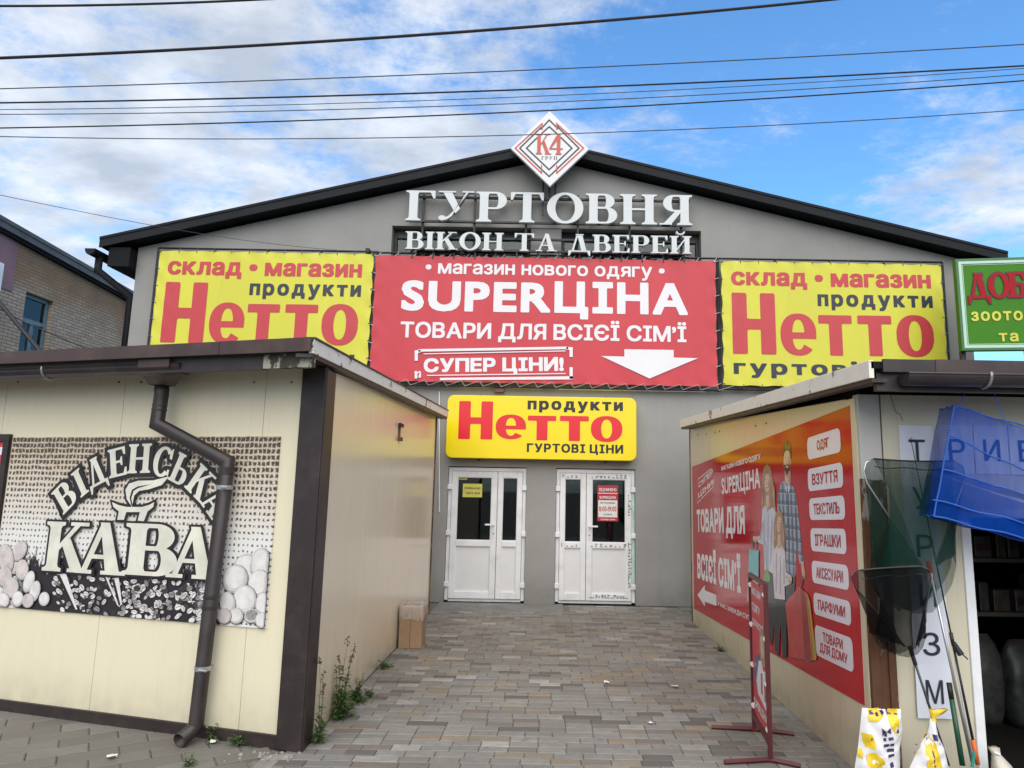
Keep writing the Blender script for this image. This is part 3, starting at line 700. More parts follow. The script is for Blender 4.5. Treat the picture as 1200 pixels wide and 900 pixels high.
def tone_mix(cx, cy):
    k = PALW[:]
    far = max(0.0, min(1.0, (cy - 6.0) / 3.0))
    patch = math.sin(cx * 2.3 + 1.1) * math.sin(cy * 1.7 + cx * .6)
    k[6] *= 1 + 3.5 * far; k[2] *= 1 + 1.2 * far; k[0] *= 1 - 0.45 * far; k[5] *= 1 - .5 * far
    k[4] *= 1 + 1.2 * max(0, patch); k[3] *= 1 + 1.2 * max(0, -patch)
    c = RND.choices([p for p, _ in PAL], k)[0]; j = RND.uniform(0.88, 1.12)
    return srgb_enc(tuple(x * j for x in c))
GAP = 0.0035
cells = []; y = -3.0; row = 0
while y < 10.16:
    off = (row % 2) * 0.093 + RND.uniform(-.012, .012); x = -1.62 - off - 0.2
    x = -1.7 - off
    while x < 6.0:
        w = RND.choice((0.186, 0.186, 0.186, 0.186, 0.186, 0.279))
        x0, x1 = x, x + w
        if x1 > (-1.52 if y > 4.55 else -1.58) and not (y > 4.3 and x0 > 1.95) and not (y > 9.62 and x0 < 0.28):
            lx = -1.515 if y > 4.55 else -9
            a, b = max(x0, lx) + GAP / 2, x1 - GAP / 2
            if b - a > .03: cells.append([(a, y + GAP / 2), (b, y + GAP / 2), (b, y + .093 - GAP / 2), (a, y + .093 - GAP / 2)])
        x += w
    y += 0.093; row += 1
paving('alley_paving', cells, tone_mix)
# older grey paving, laid askew, in front of the coffee kiosk
cells = []; ca, sa = math.cos(R(33)), math.sin(R(33))
for r in range(-45, 46):
    for q in range(-26, 27):
        p0, q0 = q * 0.32 + (r % 2) * 0.16, r * 0.16; g = 0.004
        pts = [(p0 + g, q0 + g), (p0 + .32 - g, q0 + g), (p0 + .32 - g, q0 + .16 - g), (p0 + g, q0 + .16 - g)]
        pts = [(-4.6 + x * ca - y_ * sa, 2.6 + x * sa + y_ * ca) for x, y_ in pts]
        cx = sum(p[0] for p in pts) / 4; cy = sum(p[1] for p in pts) / 4
        if max(p[0] for p in pts) < -1.60 - 0.05 and cx > -8.5 and cy < 4.0 + (-1.6 - cx) * .27 + .9 and cy > -3: cells.append(pts)
def tone_grey(cx, cy):
    c = RND.choice(((0.145, 0.135, 0.118), (0.17, 0.16, 0.142), (0.125, 0.115, 0.10), (0.19, 0.18, 0.16))); j = RND.uniform(.9, 1.1); return srgb_enc(tuple(v * j for v in c))
paving('footpath_paving', cells, tone_grey)
MB().box(-1.70, -1.585, -3, 4.42, -0.03, 0.004).build('edging_kerb', 'kerb_concrete', bevel=0.004, kind='structure')
MB().box(-1.515, 0.27, 9.615, 10.26, -0.03, 0.006).build('door_apron', 'concrete_apron', bevel=0.006, kind='structure')

# ================================================================== main store building
FY = 10.25
FA = Fr((0, FY, 0), (1, 0, 0), (0, 0, 1), (0, -1, 0))
store = thing('store_building', 'large grey plastered gable store building with dark roof and two white doors', 'building', (0, FY, 0))
RY = 10.0                                         # front edge of the roof overhang
PK = atY(643, 166, RY); EL = atY(117, 279, RY); ER = atY(1181, 296, RY)
slL = (PK.z - EL.z) / (PK.x - EL.x); slR = (PK.z - ER.z) / (ER.x - PK.x)
XL, XR = -6.44, 6.52
def roof_under(x): return (PK.z - (PK.x - x) * slL if x < PK.x else PK.z - (x - PK.x) * slR) - 0.17
D1 = (FA.px(525.5, 548)[0], FA.px(617.5, 548)[0]); D2 = (FA.px(652, 550)[0], FA.px(744.5, 550)[0]); DZ = FA.px(570, 547)[1]
WX = (FA.px(459.5, 270)[0], FA.px(821.5, 276)[0]); WZ0 = 5.1; WZ1 = FA.px(640, 267.5)[1]
xs = sorted([XL, XR, D1[0], D1[1], D2[0], D2[1], WX[0], WX[1], PK.x])
wall = MB()
for i in range(len(xs) - 1):
    a0, a1 = xs[i], xs[i + 1]; mid = (a0 + a1) / 2
    z0 = DZ if (D1[0] < mid < D1[1] or D2[0] < mid < D2[1]) else 0.0
    if WX[0] < mid < WX[1]:
        wall.flat(FA, [(a0, z0), (a1, z0), (a1, WZ0), (a0, WZ0)], 0)
        wall.flat(FA, [(a0, WZ1), (a1, WZ1), (a1, roof_under(a1)), (a0, roof_under(a0))], 0)
    else: wall.flat(FA, [(a0, z0), (a1, z0), (a1, roof_under(a1)), (a0, roof_under(a0))], 0)
def reveal(a0, a1, b0, b1, dep, sill=True):
    for (p, q) in (((a0, b0), (a0, b1)), ((a1, b1), (a1, b0)), ((a0, b1), (a1, b1))) + ((((a1, b0), (a0, b0)),) if sill else ()):
        wall.add([FA.w(*p, 0), FA.w(*q, 0), FA.w(*q, -dep), FA.w(*p, -dep)], [(0, 1, 2, 3)])
reveal(D1[0], D1[1], 0, DZ, .22, False); reveal(D2[0], D2[1], 0, DZ, .22, False); reveal(WX[0], WX[1], WZ0, WZ1, .25)
for X in (XL, XR): wall.add([(X, FY, 0), (X, FY, roof_under(X)), (X, FY + 16, roof_under(X)), (X, FY + 16, 0)], [(0, 1, 2, 3)])
wall.add([(XL, FY + 16, 0), (XR, FY + 16, 0), (XR, FY + 16, 5), (PK.x, FY + 16, PK.z - .17), (XL, FY + 16, 5)], [(0, 1, 2, 3, 4)])
wall.build('wall', 'grey_plaster', store)
# roof: two slabs with folded metal barge boards
for (A, B) in ((EL, PK), (PK, ER)):
    rf = MB(); y1 = FY + 16.4; t = .13
    rf.add([(A.x, RY + .03, A.z - .01), (B.x, RY + .03, B.z - .01), (B.x, y1, B.z - .01), (A.x, y1, A.z - .01), (A.x, RY + .03, A.z - t), (B.x, RY + .03, B.z - t), (B.x, y1, B.z - t), (A.x, y1, A.z - t)],
           [(0, 1, 2, 3), (7, 6, 5, 4), (0, 4, 5, 1), (3, 2, 6, 7), (0, 3, 7, 4), (1, 5, 6, 2)])
    ro = rf.build('roof', 'charcoal_soffit', store)
    bb = MB(); e0 = A.z + .012; e1 = B.z + .012; h = .155
    bb.add([(A.x, RY, e0), (B.x, RY, e1), (B.x, RY + .03, e1), (A.x, RY + .03, e0), (A.x, RY, e0 - h), (B.x, RY, e1 - h), (B.x, RY + .03, e1 - h), (A.x, RY + .03, e0 - h)],
           [(0, 1, 2, 3), (7, 6, 5, 4), (0, 4, 5, 1), (3, 2, 6, 7), (0, 3, 7, 4), (1, 5, 6, 2)])
    bb.add([(A.x, RY - .012, e0 + .008), (B.x, RY - .012, e1 + .008), (B.x, RY + .12, e1 + .008), (A.x, RY + .12, e0 + .008), (A.x, RY - .012, e0 - .03), (B.x, RY - .012, e1 - .03), (B.x, RY + .12, e1 - .03), (A.x, RY + .12, e0 - .03)],
           [(0, 1, 2, 3), (7, 6, 5, 4), (0, 4, 5, 1), (3, 2, 6, 7), (0, 3, 7, 4), (1, 5, 6, 2)])
    bb.build('barge_board', 'charcoal_roof', ro)
sf = MB()                                           # boxed eaves beside the side walls
sf.box(EL.x + .12, XL - .002, RY + .06, FY + 16, EL.z - .42, EL.z - .12); sf.build('eaves_soffit', 'charcoal_soffit', store)
sf = MB(); sf.box(XR + .002, ER.x - .12, RY + .06, FY + 16, ER.z - .42, ER.z - .12); sf.build('eaves_soffit', 'charcoal_soffit', store)
gx = EL.x - .06; gz = EL.z - .20
pts = [(gx + .075 * math.cos(R(180 + 180 * k / 10)), gz + .09 * math.sin(R(180 + 180 * k / 10))) for k in range(11)]
gm = MB(); vs = []
for Y in (RY - .10, FY + 16): vs += [(x, Y, z) for x, z in pts]
gm.add(vs, [(k, k + 1, k + 12, k + 11) for k in range(10)] + [tuple(range(11))])
gu = gm.build('gutter', 'charcoal_roof', store); so = gu.modifiers.new('t', 'SOLIDIFY'); so.thickness = .012
MB().tube([(gx + .02, FY - .15, gz - .08), (gx + .02, FY - .15, gz - .28), (XL - .10, FY + .10, gz - .62), (XL - .10, FY + .10, 0.1)], .052, 12).build('downpipe', 'charcoal_roof', store, smooth=True)
# strip window high in the gable, partly behind the sign letters
wf = MB(); d0, d1 = -.21, -.14; t = .055
wmid = [FA.px(u, 280)[0] for u in (622, 658)]
for a0, a1 in ((WX[0], wmid[0]), (wmid[1], WX[1])):
    wf = MB(); m_ = (a0 + a1) / 2
    for r_ in ((a0, a0 + t, WZ0, WZ1 - .10), (a1 - t, a1, WZ0, WZ1 - .10), (a0 + t, a1 - t, WZ1 - .155, WZ1 - .10), (a0 + t, a1 - t, WZ0, WZ0 + t), (m_ - t / 2, m_ + t / 2, WZ0 + t, WZ1 - .155)): wf.rect(FA, *r_, d0, d1)
    wob = wf.build('window', 'frame_black', store, bevel=.004)
    MB().rect(FA, a0 + t, a1 - t, WZ0 + t, WZ1 - .155, -.185, -.175).build('pane', 'window_glass', wob)
MB().rect(FA, wmid[0] + .002, wmid[1] - .002, WZ0, WZ1 - .002, -.22, -.012).build('wall_pier', 'grey_plaster', store)
MB().rect(FA, WX[0], WX[1], WZ1 - .10, WZ1 - .001, -.24, -.16).build('shutter_housing', 'frame_black', store)
ib = MB(); ib.box(WX[0] - .3, WX[1] + .3, FY + .9, FY + .95, WZ0 - .4, WZ1 + .3); ib.build('gable_interior', 'curtain', store)

# double doors
def door(a0, a1, split, big_left, label=None, film=False):
    z0, z1 = 0.03, DZ - .012; c0, c1 = -.115, -.045; fo = .055
    fr = MB()
    fr.rect(FA, a0 + .004, a0 + fo, z0, z1, c0, c1); fr.rect(FA, a1 - fo, a1 - .004, z0, z1, c0, c1); fr.rect(FA, a0 + fo, a1 - fo, z1 - fo, z1, c0, c1); fr.rect(FA, a0 + fo, a1 - fo, z0 - .02, z0 + .02, c0, c1 - .01)
    dr = fr.build('door', 'pvc_white', store, bevel=.005)
    for (b0, b1, big) in ((a0 + fo + .004, split - .003, big_left), (split + .003, a1 - fo - .004, not big_left)):
        st = .085 if big else .075; y0, y1 = z0 + .026, z1 - fo - .004; k0, k1 = -.10, -.028; mz = .80
        lf = MB()
        lf.rect(FA, b0, b0 + st, y0, y1, k0, k1); lf.rect(FA, b1 - st, b1, y0, y1, k0, k1)
        for q0, q1 in ((y0, y0 + .10), (mz, mz + .085), (y1 - .085, y1)): lf.rect(FA, b0 + st, b1 - st, q0, q1, k0, k1)
        leaf = lf.build('door_leaf', 'pvc_white', dr, bevel=.006)
        MB().rect(FA, b0 + st - .002, b1 - st + .002, y0 + .098, mz + .002, -.075, -.052).build('door_panel', 'pvc_panel', dr)
        MB().rect(FA, b0 + st - .002, b1 - st + .002, mz + .083, y1 - .083, -.072, -.062).build('glass_pane', 'window_glass', dr)
        gk = MB()
        for q0, q1 in ((y0 + .10, mz), (mz + .085, y1 - .085)):
            e = .008
            for r_ in ((b0 + st, b0 + st + e, q0, q1), (b1 - st - e, b1 - st, q0, q1), (b0 + st + e, b1 - st - e, q0, q0 + e), (b0 + st + e, b1 - st - e, q1 - e, q1)): gk.rect(FA, *r_, -.066, -.036)
        gk.build('gasket', 'gasket_black' if False else 'pvc_panel', dr)
        hx = b0 if (b0 < split - .01 and b1 < split + .01) else b1
        for hz in (.22, .95, 1.62):
            s_ = -1 if hx == b0 else 1
            MB().rect(FA, hx - .035 + s_ * .03, hx + .035 + s_ * .03, hz, hz + .075, -.026, -.004).build('hinge', 'pvc_white', dr, bevel=.008)
    hs = split - .045 if big_left else split + .048; sgn = -1 if big_left else 1
    hm = MB(); hm.prism(FA, rrect(hs - .016, .93, hs + .016, 1.16, .012), -.027, -.014)
    hm.rect(FA, hs - .012, hs + .012, 1.105, 1.13, -.014, .03); hm.prism(FA, rrect(min(hs - sgn * .012, hs + sgn * .125), 1.105, max(hs - sgn * .012, hs + sgn * .125), 1.13, .01), .018, .034)
    hd = hm.build('handle', 'pvc_white', dr, bevel=.003)
    MB().prism(FA, ell(hs, .985, .007, .014), -.014, -.0125).build('keyhole', 'gasket_black', hd)
    if film:
        fm = MB(); q = random.Random(3)
        def run(p0, p1, n, hor):
            for k in range(n):
                s0 = p0[0] + (p1[0] - p0[0]) * k / n; s1 = p0[1] + (p1[1] - p0[1]) * k / n
                for j in range(q.randint(1, 3)):
                    L = q.uniform(.012, .04); o = j * .018 - .015
                    if hor: fm.flat(FA, [(s0, s1 + o), (s0 + L, s1 + o), (s0 + L, s1 + o + .010), (s0, s1 + o + .010)], -.026)
                    else: fm.flat(FA, [(s0 + o, s1), (s0 + o + .010, s1), (s0 + o + .010, s1 + L), (s0 + o, s1 + L)], -.026)
        run((split + .06, .11), (a1 - .10, .11), 13, True); run((split + .08, z1 - .11), (a1 - .1, z1 - .11), 9, True); run((split + .07, .835), (a1 - .1, .835), 8, True); run((a0 + .09, .835), (split - .08, .835), 4, True); run((a0 + .09, z1 - .11), (split - .1, z1 - .11), 4, True)
        run((a1 - .09, .25), (a1 - .09, .9), 15, False); run((a1 - .09, 1.28), (a1 - .09, 1.6), 8, False)
        fm.build('protective_film_print', 'feature_film', dr)
        MB().rect(FA, a1 - .045, a1 - .008, .22, 1.75, -.0445, -.0425).build('protective_film', 'film_tint', dr)
    return dr
M('feature_film', (0.02, 0.05, 0.04), 0.5); M('film_tint', (0.48, 0.66, 0.58), 0.4, 0, .2, 9)
S1 = FA.px(581.5, 620, .03)[0]; S2 = FA.px(687, 620, .03)[0]
door(D1[0], D1[1], S1, True); door(D2[0], D2[1], S2, False, film=True)
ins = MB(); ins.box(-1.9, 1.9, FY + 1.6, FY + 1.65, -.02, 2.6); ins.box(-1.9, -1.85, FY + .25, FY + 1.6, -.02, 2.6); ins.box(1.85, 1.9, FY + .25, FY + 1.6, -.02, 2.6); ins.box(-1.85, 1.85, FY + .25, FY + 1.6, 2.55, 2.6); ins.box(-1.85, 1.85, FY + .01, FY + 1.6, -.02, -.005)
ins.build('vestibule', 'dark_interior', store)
m_, nt_, b_ = nodes('tube_light'); b_.inputs['Emission Color'].default_value = (1, .98, .94, 1); b_.inputs['Emission Strength'].default_value = 1.1
for z_ in (1.93, 1.845): MB().box(-.92, -.64, FY + 1.52, FY + 1.58, z_, z_ + .022).build('tube_lamp', 'tube_light', store)
# small wall fittings under the banners
MB().tube([FA.w(*FA.px(515, 459), .012), FA.w(*FA.px(515, 600), .012)], .010, 6).build('cable_conduit', 'pvc_white', store)
MB().rect(FA, *[FA.px(u, 453)[0] for u in (485, 618)], FA.px(485, 453)[1] - .0, FA.px(485, 453)[1] + .022, 0, .02).build('cable_trunking', 'pvc_white', store)
MB().rect(FA, *[FA.px(u, 453)[0] for u in (655, 826)], FA.px(655, 457)[1], FA.px(655, 457)[1] + .022, 0, .02).build('cable_trunking', 'pvc_white', store)
MB().rect(FA, *[FA.px(u, 455)[0] for u in (580, 591)], FA.px(585, 460.5)[1], FA.px(585, 454)[1], 0, .09).build('sensor_box', 'lamp_brown', store, bevel=.006)

# ================================================================== signs on the gable
RELIEF = {}
def banner(name, label, cat, group, fr, tl, br, c, mat, lace):
    a0, b0, a1, b1 = pbox(fr, tl, br, c)
    root = thing(name, label, cat, fr.w((a0 + a1) / 2, b0, c), group)
    sh = MB(); nx, nz = 60, 30; q = random.Random(len(label)); ph = q.uniform(0, 6)
    def relief(a, b):
        x, z = (a - a0) / (a1 - a0), (b - b0) / (b1 - b0); ex, ez = max(0, min(x, 1 - x)) * (a1 - a0), max(0, min(z, 1 - z)) * (b1 - b0)
        e = math.exp(-min(ex, ez) / .12)
        return c + .007 * math.sin((a + b) * 2 * math.pi / .36 + ph) * e + .007 * math.sin(math.pi * x * 2.3 + ph) * math.sin(math.pi * z)
    def pt(i, k):
        a, b = a0 + (a1 - a0) * i / nx, b0 + (b1 - b0) * k / nz; w_ = relief(a, b)
        a += .008 * math.cos(b * 2 * math.pi / .36) * (1 if i == nx else -1 if i == 0 else 0); b += .008 * math.cos(a * 2 * math.pi / .36) * (1 if k == nz else -1 if k == 0 else 0)
        return fr.w(a, b, w_)
    RELIEF[root.name] = lambda a, b: relief(a, b) + .004
    vs = [pt(i, k) for k in range(nz + 1) for i in range(nx + 1)]
    sh.add(vs, [(k * (nx + 1) + i, k * (nx + 1) + i + 1, (k + 1) * (nx + 1) + i + 1, (k + 1) * (nx + 1) + i) for k in range(nz) for i in range(nx)])
    sh.build('sheet', mat, root, smooth=True)
    fm = MB(); e = .055; r = .016
    cs = [fr.w(a, b, c - .04) for a, b in ((a0 - e, b0 - e), (a1 + e, b0 - e), (a1 + e, b1 + e), (a0 - e, b1 + e))]
    for i in range(4): fm.tube([cs[i], cs[(i + 1) % 4]], r, 6)
    for i in range(1, 4): fm.tube([fr.w(a0 + (a1 - a0) * i / 4, b0 - e, c - .045), fr.w(a0 + (a1 - a0) * i / 4, b1 + e, c - .045)], r, 6)
    for a in (a0 + .3, a1 - .3):
        for b in (b0 + .3, b1 - .3): fm.tube([fr.w(a, b, c - .045), fr.w(a, b, .0)], .014, 6)
    fm.build('frame', 'frame_black', root)
    lc = MB(); st = .27
    n = int((a1 - a0) / st)
    for i in range(n + 1):
        a = a0 + .02 + (a1 - a0 - .04) * i / n
        for b, s_ in ((b1 - .02, 1), (b0 + .02, -1)):
            lc.tube([fr.w(a, b, c + .012), fr.w(a + (.05 if lace == 'lace_white' else 0), b + s_ * (.02 + e), c - .02)], .0055, 4)
            if lace == 'lace_white' and s_ < 0: lc.tube([fr.w(a + .05, b - .075, c - .02), fr.w(a + st, b, c + .012)], .004, 4)
    n = int((b1 - b0) / st)
    for i in range(n + 1):
        b = b0 + .02 + (b1 - b0 - .04) * i / n
        for a, s_ in ((a0 + .02, -1), (a1 - .02, 1)): lc.tube([fr.w(a, b, c + .012), fr.w(a + s_ * (.02 + e), b + .03, c - .02)], .0055, 4)
    lc.build('lacing', lace, root)
    return root, (a0, b0, a1, b1)
BC = .13
def line(root, fr, s, box, c, mat, w=0.0, rot=0.0, sp=None, name='lettering', skew=0.0, wx=1.0):
    m = MB(); text(m, fr, s, box, RELIEF.get(root.name, c), mat, w, rot, sp, skew, wx, .016); return m.build(name, mat, root)
TC = BC + .004
GY = 'yellow wholesale grocery banners'
yb, YB = banner('banner', 'yellow laced grocery banner at the right end of the gable, above the right kiosk', 'banner', GY, FA, (845, 306), (1112.5, 456), BC, 'banner_yellow', 'lace_grey')
yl, YL = banner('banner', 'yellow laced grocery banner at the left end of the gable, partly behind the coffee kiosk', 'banner', GY, FA, (188, 293.7), (429.5, 442), BC, 'banner_yellow', 'lace_grey')
def yellow_text(root, B):
    f = lambda tl, br: tuple(B[i % 2] + (v - YB[i % 2]) / (YB[i % 2 + 2] - YB[i % 2]) * (B[i % 2 + 2] - B[i % 2]) for i, v in enumerate(pbox(FA, tl, br, TC)))
    line(root, FA, 'склад • магазин', f((856.5, 318), (1091.5, 342.0)), TC, 'print_red', .034, sp=.05, wx=1.3)
    line(root, FA, 'продукти', f((958, 344.5), (1093.5, 365.5)), TC, 'print_navy', .036, sp=.15, wx=1.3)
    hm = MB(); V_ = lambda x, y: (830 + x / 3.243, 290 + y / 3.243)
    heavy_word(hm, FA, [(ch,) + f(V_(*tl), V_(*br)) for ch, tl, br in (('Н', (88, 171.5), (260, 407)), ('е', (272, 249), (416, 412)), ('т', (418, 256), (552, 412)), ('т', (566, 258), (703, 414)), ('о', (710, 256), (863, 418)))], RELIEF[root.name], None)
    hm.build('lettering', 'print_red', root)
    line(root, FA, 'гуртові ціни', f((859.5, 421), (1096, 446.5)), TC, 'print_navy', .036, sp=.15, wx=1.3)
yellow_text(yb, YB); yellow_text(yl, YL)
rb, RB = banner('banner', 'big red clothing shop banner across the middle of the grey gable', 'banner', None, FA, (441, 299), (841, 453), BC + .015, 'banner_red', 'lace_white')
TR_ = TC + .015
K = lambda x, y: (440 + x / 2.6476, 120 + y / 2.6476)
def rline(s, tl, br, w, sp=None, rot=0): line(rb, FA, s, pbox(FA, tl, br, TR_), TR_, 'print_white', w, R(rot), sp)
rline('• магазин нового одягу •', (499, 308), (779, 329.5), .022)
rline('SUPERЦІНА', (471.5, 326.4), (806, 376.6), .040, sp=.085)
rline('ТОВАРИ ДЛЯ ВСІЄЇ СІМ’Ї', (470, 371.8), (804.5, 404.8), .028)
rline('СУПЕР ЦІНИ!', (497, 417.5), (660.5, 440), .044, rot=1.6)
ar = MB(); ar.flat(FA, [FA.px(*K(*p), TR_) for p in ((772, 766), (925, 768.5), (925, 792), (1000, 794), (850, 857), (700, 787), (772, 789))], TR_ + .009); ar.build('arrow', 'print_white', rb)
sm = MB()
for p in (((134, 766), (598, 758), (598, 766), (134, 774)), ((150, 779), (590, 770), (590, 773), (150, 782)), ((200, 855), (612, 850), (612, 860), (200, 862)), ((160, 846), (590, 840), (590, 843), (160, 849)),
          ((122, 770), (140, 768), (140, 776), (132, 778), (132, 802), (122, 802)), ((592, 759), (612, 760), (612, 790), (602, 790), (602, 768), (592, 768)), ((602, 822), (612, 822), (612, 858), (602, 858)), ((122, 834), (130, 834), (130, 857), (122, 857)), ((134, 834), (140, 834), (140, 852), (134, 852))):
    sm.flat(FA, [FA.px(*K(*q), TR_) for q in p], TR_ + .010)
sm.build('stamp_border', 'print_white', rb)
# small emblem at the lower left corner of the banner
em = MB(); a, b = FA.px(490, 440, TR_); em.flat(FA, rrect(a - .045, b - .035, a + .045, b + .05, .012), TR_ + .009); em.build('emblem', 'print_white', rb)
em = MB(); text(em, FA, 'f', (a - .015, b - .035, a + .028, b + .04), TR_ + .011, 'print_red', .02); em.build('emblem_letter', 'print_red', rb)

# raised white letters on rails
LC = .22
ls = thing('letter_sign', 'two rows of raised white serif letters on black rails below the gable peak', 'sign', FA.w(0, 5.2, LC))
def channel_row(s, tl, br, cap_tl, cap_bl, sp):
    a0, _ = FA.px(*tl, LC); a1, b0 = FA.px(*br, LC); lay, tw = serif_layout(s, sp)
    ct = FA.px(*cap_tl, LC)[1]; cbm = FA.px(*cap_bl, LC)[1]; sx = (a1 - a0) / tw; sz = ct - cbm
    for ch, x0 in lay:
        m = MB(); serif_glyph(m, FA, ch, lambda x, y: (a0 + (x0 + x) * sx, cbm + y * sz), LC - .07, .07, None)
        lo = m.build('letter', 'letter_white', ls)
    return a0, a1, cbm, ct
r1 = channel_row('ГУРТОВНЯ', (476.5, 223), (811.5, 265), (478, 223), (478, 258), .055)
r2 = channel_row('ВІКОН ТА ДВЕРЕЙ', (475.5, 270), (810.5, 299), (476, 271), (476, 291.5), .05)
rl = MB()
for (x0, x1, b0, b1) in (r1, r2):
    for z in (b0 + .01, b1 - .08): rl.rect(FA, x0 + .05, x1 - .02, z, z + .03, LC - .115, LC - .072)
for k in range(6):
    a = r1[0] + .25 + (r1[1] - r1[0] - .4) * k / 5
    rl.rect(FA, a - .015, a + .015, 5.16, r1[3] + .02, LC - .15, LC - .118); rl.rect(FA, a - .012, a + .012, 5.2, 5.225, -.0, LC - .15); rl.rect(FA, a - .012, a + .012, r1[3] - .06, r1[3] - .03, 0, LC - .15)
for k in range(14):
    a = r2[0] + .1 + (r2[1] - r2[0] - .2) * k / 13; rl.rect(FA, a - .012, a + .012, r2[2] - .13, r2[2], LC - .10, LC - .075)
rl.build('rail_frame', 'frame_black', ls)

# diamond emblem above the peak
LF = Fr((0, RY - .14, 0), (1, 0, 0), (0, 0, 1), (0, -1, 0))
Q = lambda x, y: (590 + x / 9.0, 125 + y / 9.0)
LX = [LF.px(*Q(*p)) for p in ((487, 46), (76, 440), (490, 840), (903, 448))]
dia = thing('logo_sign', 'white diamond sign with red and black outlines mounted at the roof peak', 'sign', LF.w(*LX[2]))
MB().prism(LF, LX, -.06, 0).build('panel', 'logo_white', dia, bevel=.006)
cxa = (LX[1][0] + LX[3][0]) / 2; czb = (LX[0][1] + LX[2][1]) / 2; hw = (LX[3][0] - LX[1][0]) / 2
def stroke(mb, pts, w, mat, c):
    for (p, q) in zip(pts, pts[1:]):
        d = (Vector(q) - Vector(p)).normalized(); n = Vector((-d.y, d.x)) * w / 2; e = d * w * .35
        p_, q_ = Vector(p) - e, Vector(q) + e; c += .0002
        mb.flat(LF, [tuple(p_ + n), tuple(q_ + n), tuple(q_ - n), tuple(p_ - n)], c, mat)
T = lambda x, y: LF.px(*Q(x, y), .003)
rg = MB()
for pts in (((408, 178), (124, 437), (402, 700)), ((560, 178), (845, 437), (562, 700))): stroke(rg, [T(*p) for p in pts], .022, None, .003)
for pts in (((408, 178), (408, 240)), ((562, 172), (562, 240)), ((402, 620), (402, 705)), ((562, 620), (562, 705))): stroke(rg, [T(*p) for p in pts], .018, None, .0045)
rg.build('red_outline', 'logo_red', dia)
bg_ = MB()
for pts in (((395, 235), (483, 140), (575, 230)), ((400, 215), (172, 437), (400, 660)), ((565, 205), (796, 437), (565, 655)), ((390, 650), (482, 735), (572, 650)), ((405, 280), (483, 210), (560, 280)), ((352, 330), (243, 437), (482, 664), (722, 437), (606, 325))):
    stroke(bg_, [T(*p) for p in pts], .022, None, .0035)
bg_.build('black_outline', 'print_black', dia)
k4 = MB(); a0, b0, a1, b1 = *T(340, 502), *T(628, 290); lay, tw = serif_layout('К4', -.13)
for ch, x0 in lay: serif_glyph(k4, LF, ch, lambda x, y: (a0 + (x0 + x) / tw * (a1 - a0), b0 + y * (b1 - b0)), .006 + .003 * (ch == '4'), 0, None)
k4.build('lettering', 'logo_red', dia)
gp = MB(); a0, b0, a1, b1 = *T(400, 557), *T(568, 526); lay, tw = serif_layout('ГРУП', .22)
for ch, x0 in lay: serif_glyph(gp, LF, ch, lambda x, y: (a0 + (x0 + x) / tw * (a1 - a0), b0 + y * (b1 - b0)), .006, 0, None)
gp.build('lettering', 'logo_grey', dia)
pm = MB()
for u in (636.5, 644, 651): 
    a = LF.px(u, 215, -.1)[0]; pm.box(a - .014, a + .014, FY - .10, FY - .07, PK.z - 1.15, PK.z - .25)
pm.tube([LF.w(cxa, czb - .1, -.06), (cxa, RY + .25, PK.z - .25)], .02, 6)
pm.build('mounting_post', 'frame_black', dia)

# lightbox over the doors
lb = thing('lightbox_sign', 'glossy yellow lightbox grocery sign with rounded corners above the two doors', 'sign', FA.w(0, 2.1, .2))
B_ = pbox(FA, (524.8, 462.6), (746, 540.2), .22)
MB().prism(FA, rrect(*B_, .10, 8), .03, .22).build('box', 'lightbox_yellow', lb, bevel=.008)
Z = lambda x, y: (500 + x / 3.335, 450 + y / 3.335)
hm = MB(); heavy_word(hm, FA, [(ch,) + pbox(FA, Z(*tl), Z(*br), .222) for ch, tl, br in (('Н', (128, 66), (256, 217)), ('е', (271, 118), (388, 217)), ('т', (396, 123), (505, 221)), ('т', (521, 124), (633, 224)), ('о', (642, 124), (765, 228)))], .2225, None); hm.build('lettering', 'lightbox_red', lb)
for s, tl, br, mt, w, sp in (('продукти', (395, 64), (767, 117), 'print_black', .040, .15), ('ГУРТОВІ ЦІНИ', (392, 231), (768, 279), 'print_black', .034, .12)):
    line(lb, FA, s, pbox(FA, Z(*tl), Z(*br), .222), .2225, mt, w, sp=sp, wx=1.9 if mt == 'lightbox_red' else 1.35)
mb_ = MB()
for u in (560, 710): a = FA.px(u, 541, .1)[0]; mb_.rect(FA, a - .012, a + .012, B_[1] - .03, B_[3] + .035, .0, .03)
mb_.build('bracket', 'frame_black', lb)

# green pet supply sign, turned a little towards the street
GS = Fr(atY(1119, 304, 9.35), (math.cos(R(8.5)), -math.sin(R(8.5)), 0), (0, 0, 1), (-math.sin(R(8.5)), -math.cos(R(8.5)), 0))
gs = thing('shop_sign', 'green sign board with pale border and red lettering at the right edge of the gable', 'sign', GS.w(0, -1.45, 0))
gw, gh = 1.35, GS.px(1119, 304)[1] - GS.px(1125, 411)[1]
MB().rect(GS, 0, gw, -gh, 0, -.09, 0).build('board', 'green_sign', gs)
g1 = MB()
for (i0, i1, mt, c) in ((0, .035, 'dark_green_trim', .014), (.035, .075, 'pale_green_trim', .012), (.085, .093, 'pale_green_trim', .005)):
    for r_ in ((i0, gw - i0, -i1, -i0), (i0, gw - i0, -gh + i0, -gh + i1), (i0, i1, -gh + i1, -i1), (gw - i1, gw - i0, -gh + i1, -i1)): g1.rect(GS, *r_, .0, c, mt)
g1.build('border', 'pale_green_trim', gs)
V = lambda x, y: (830 + x / 3.243, 290 + y / 3.243)
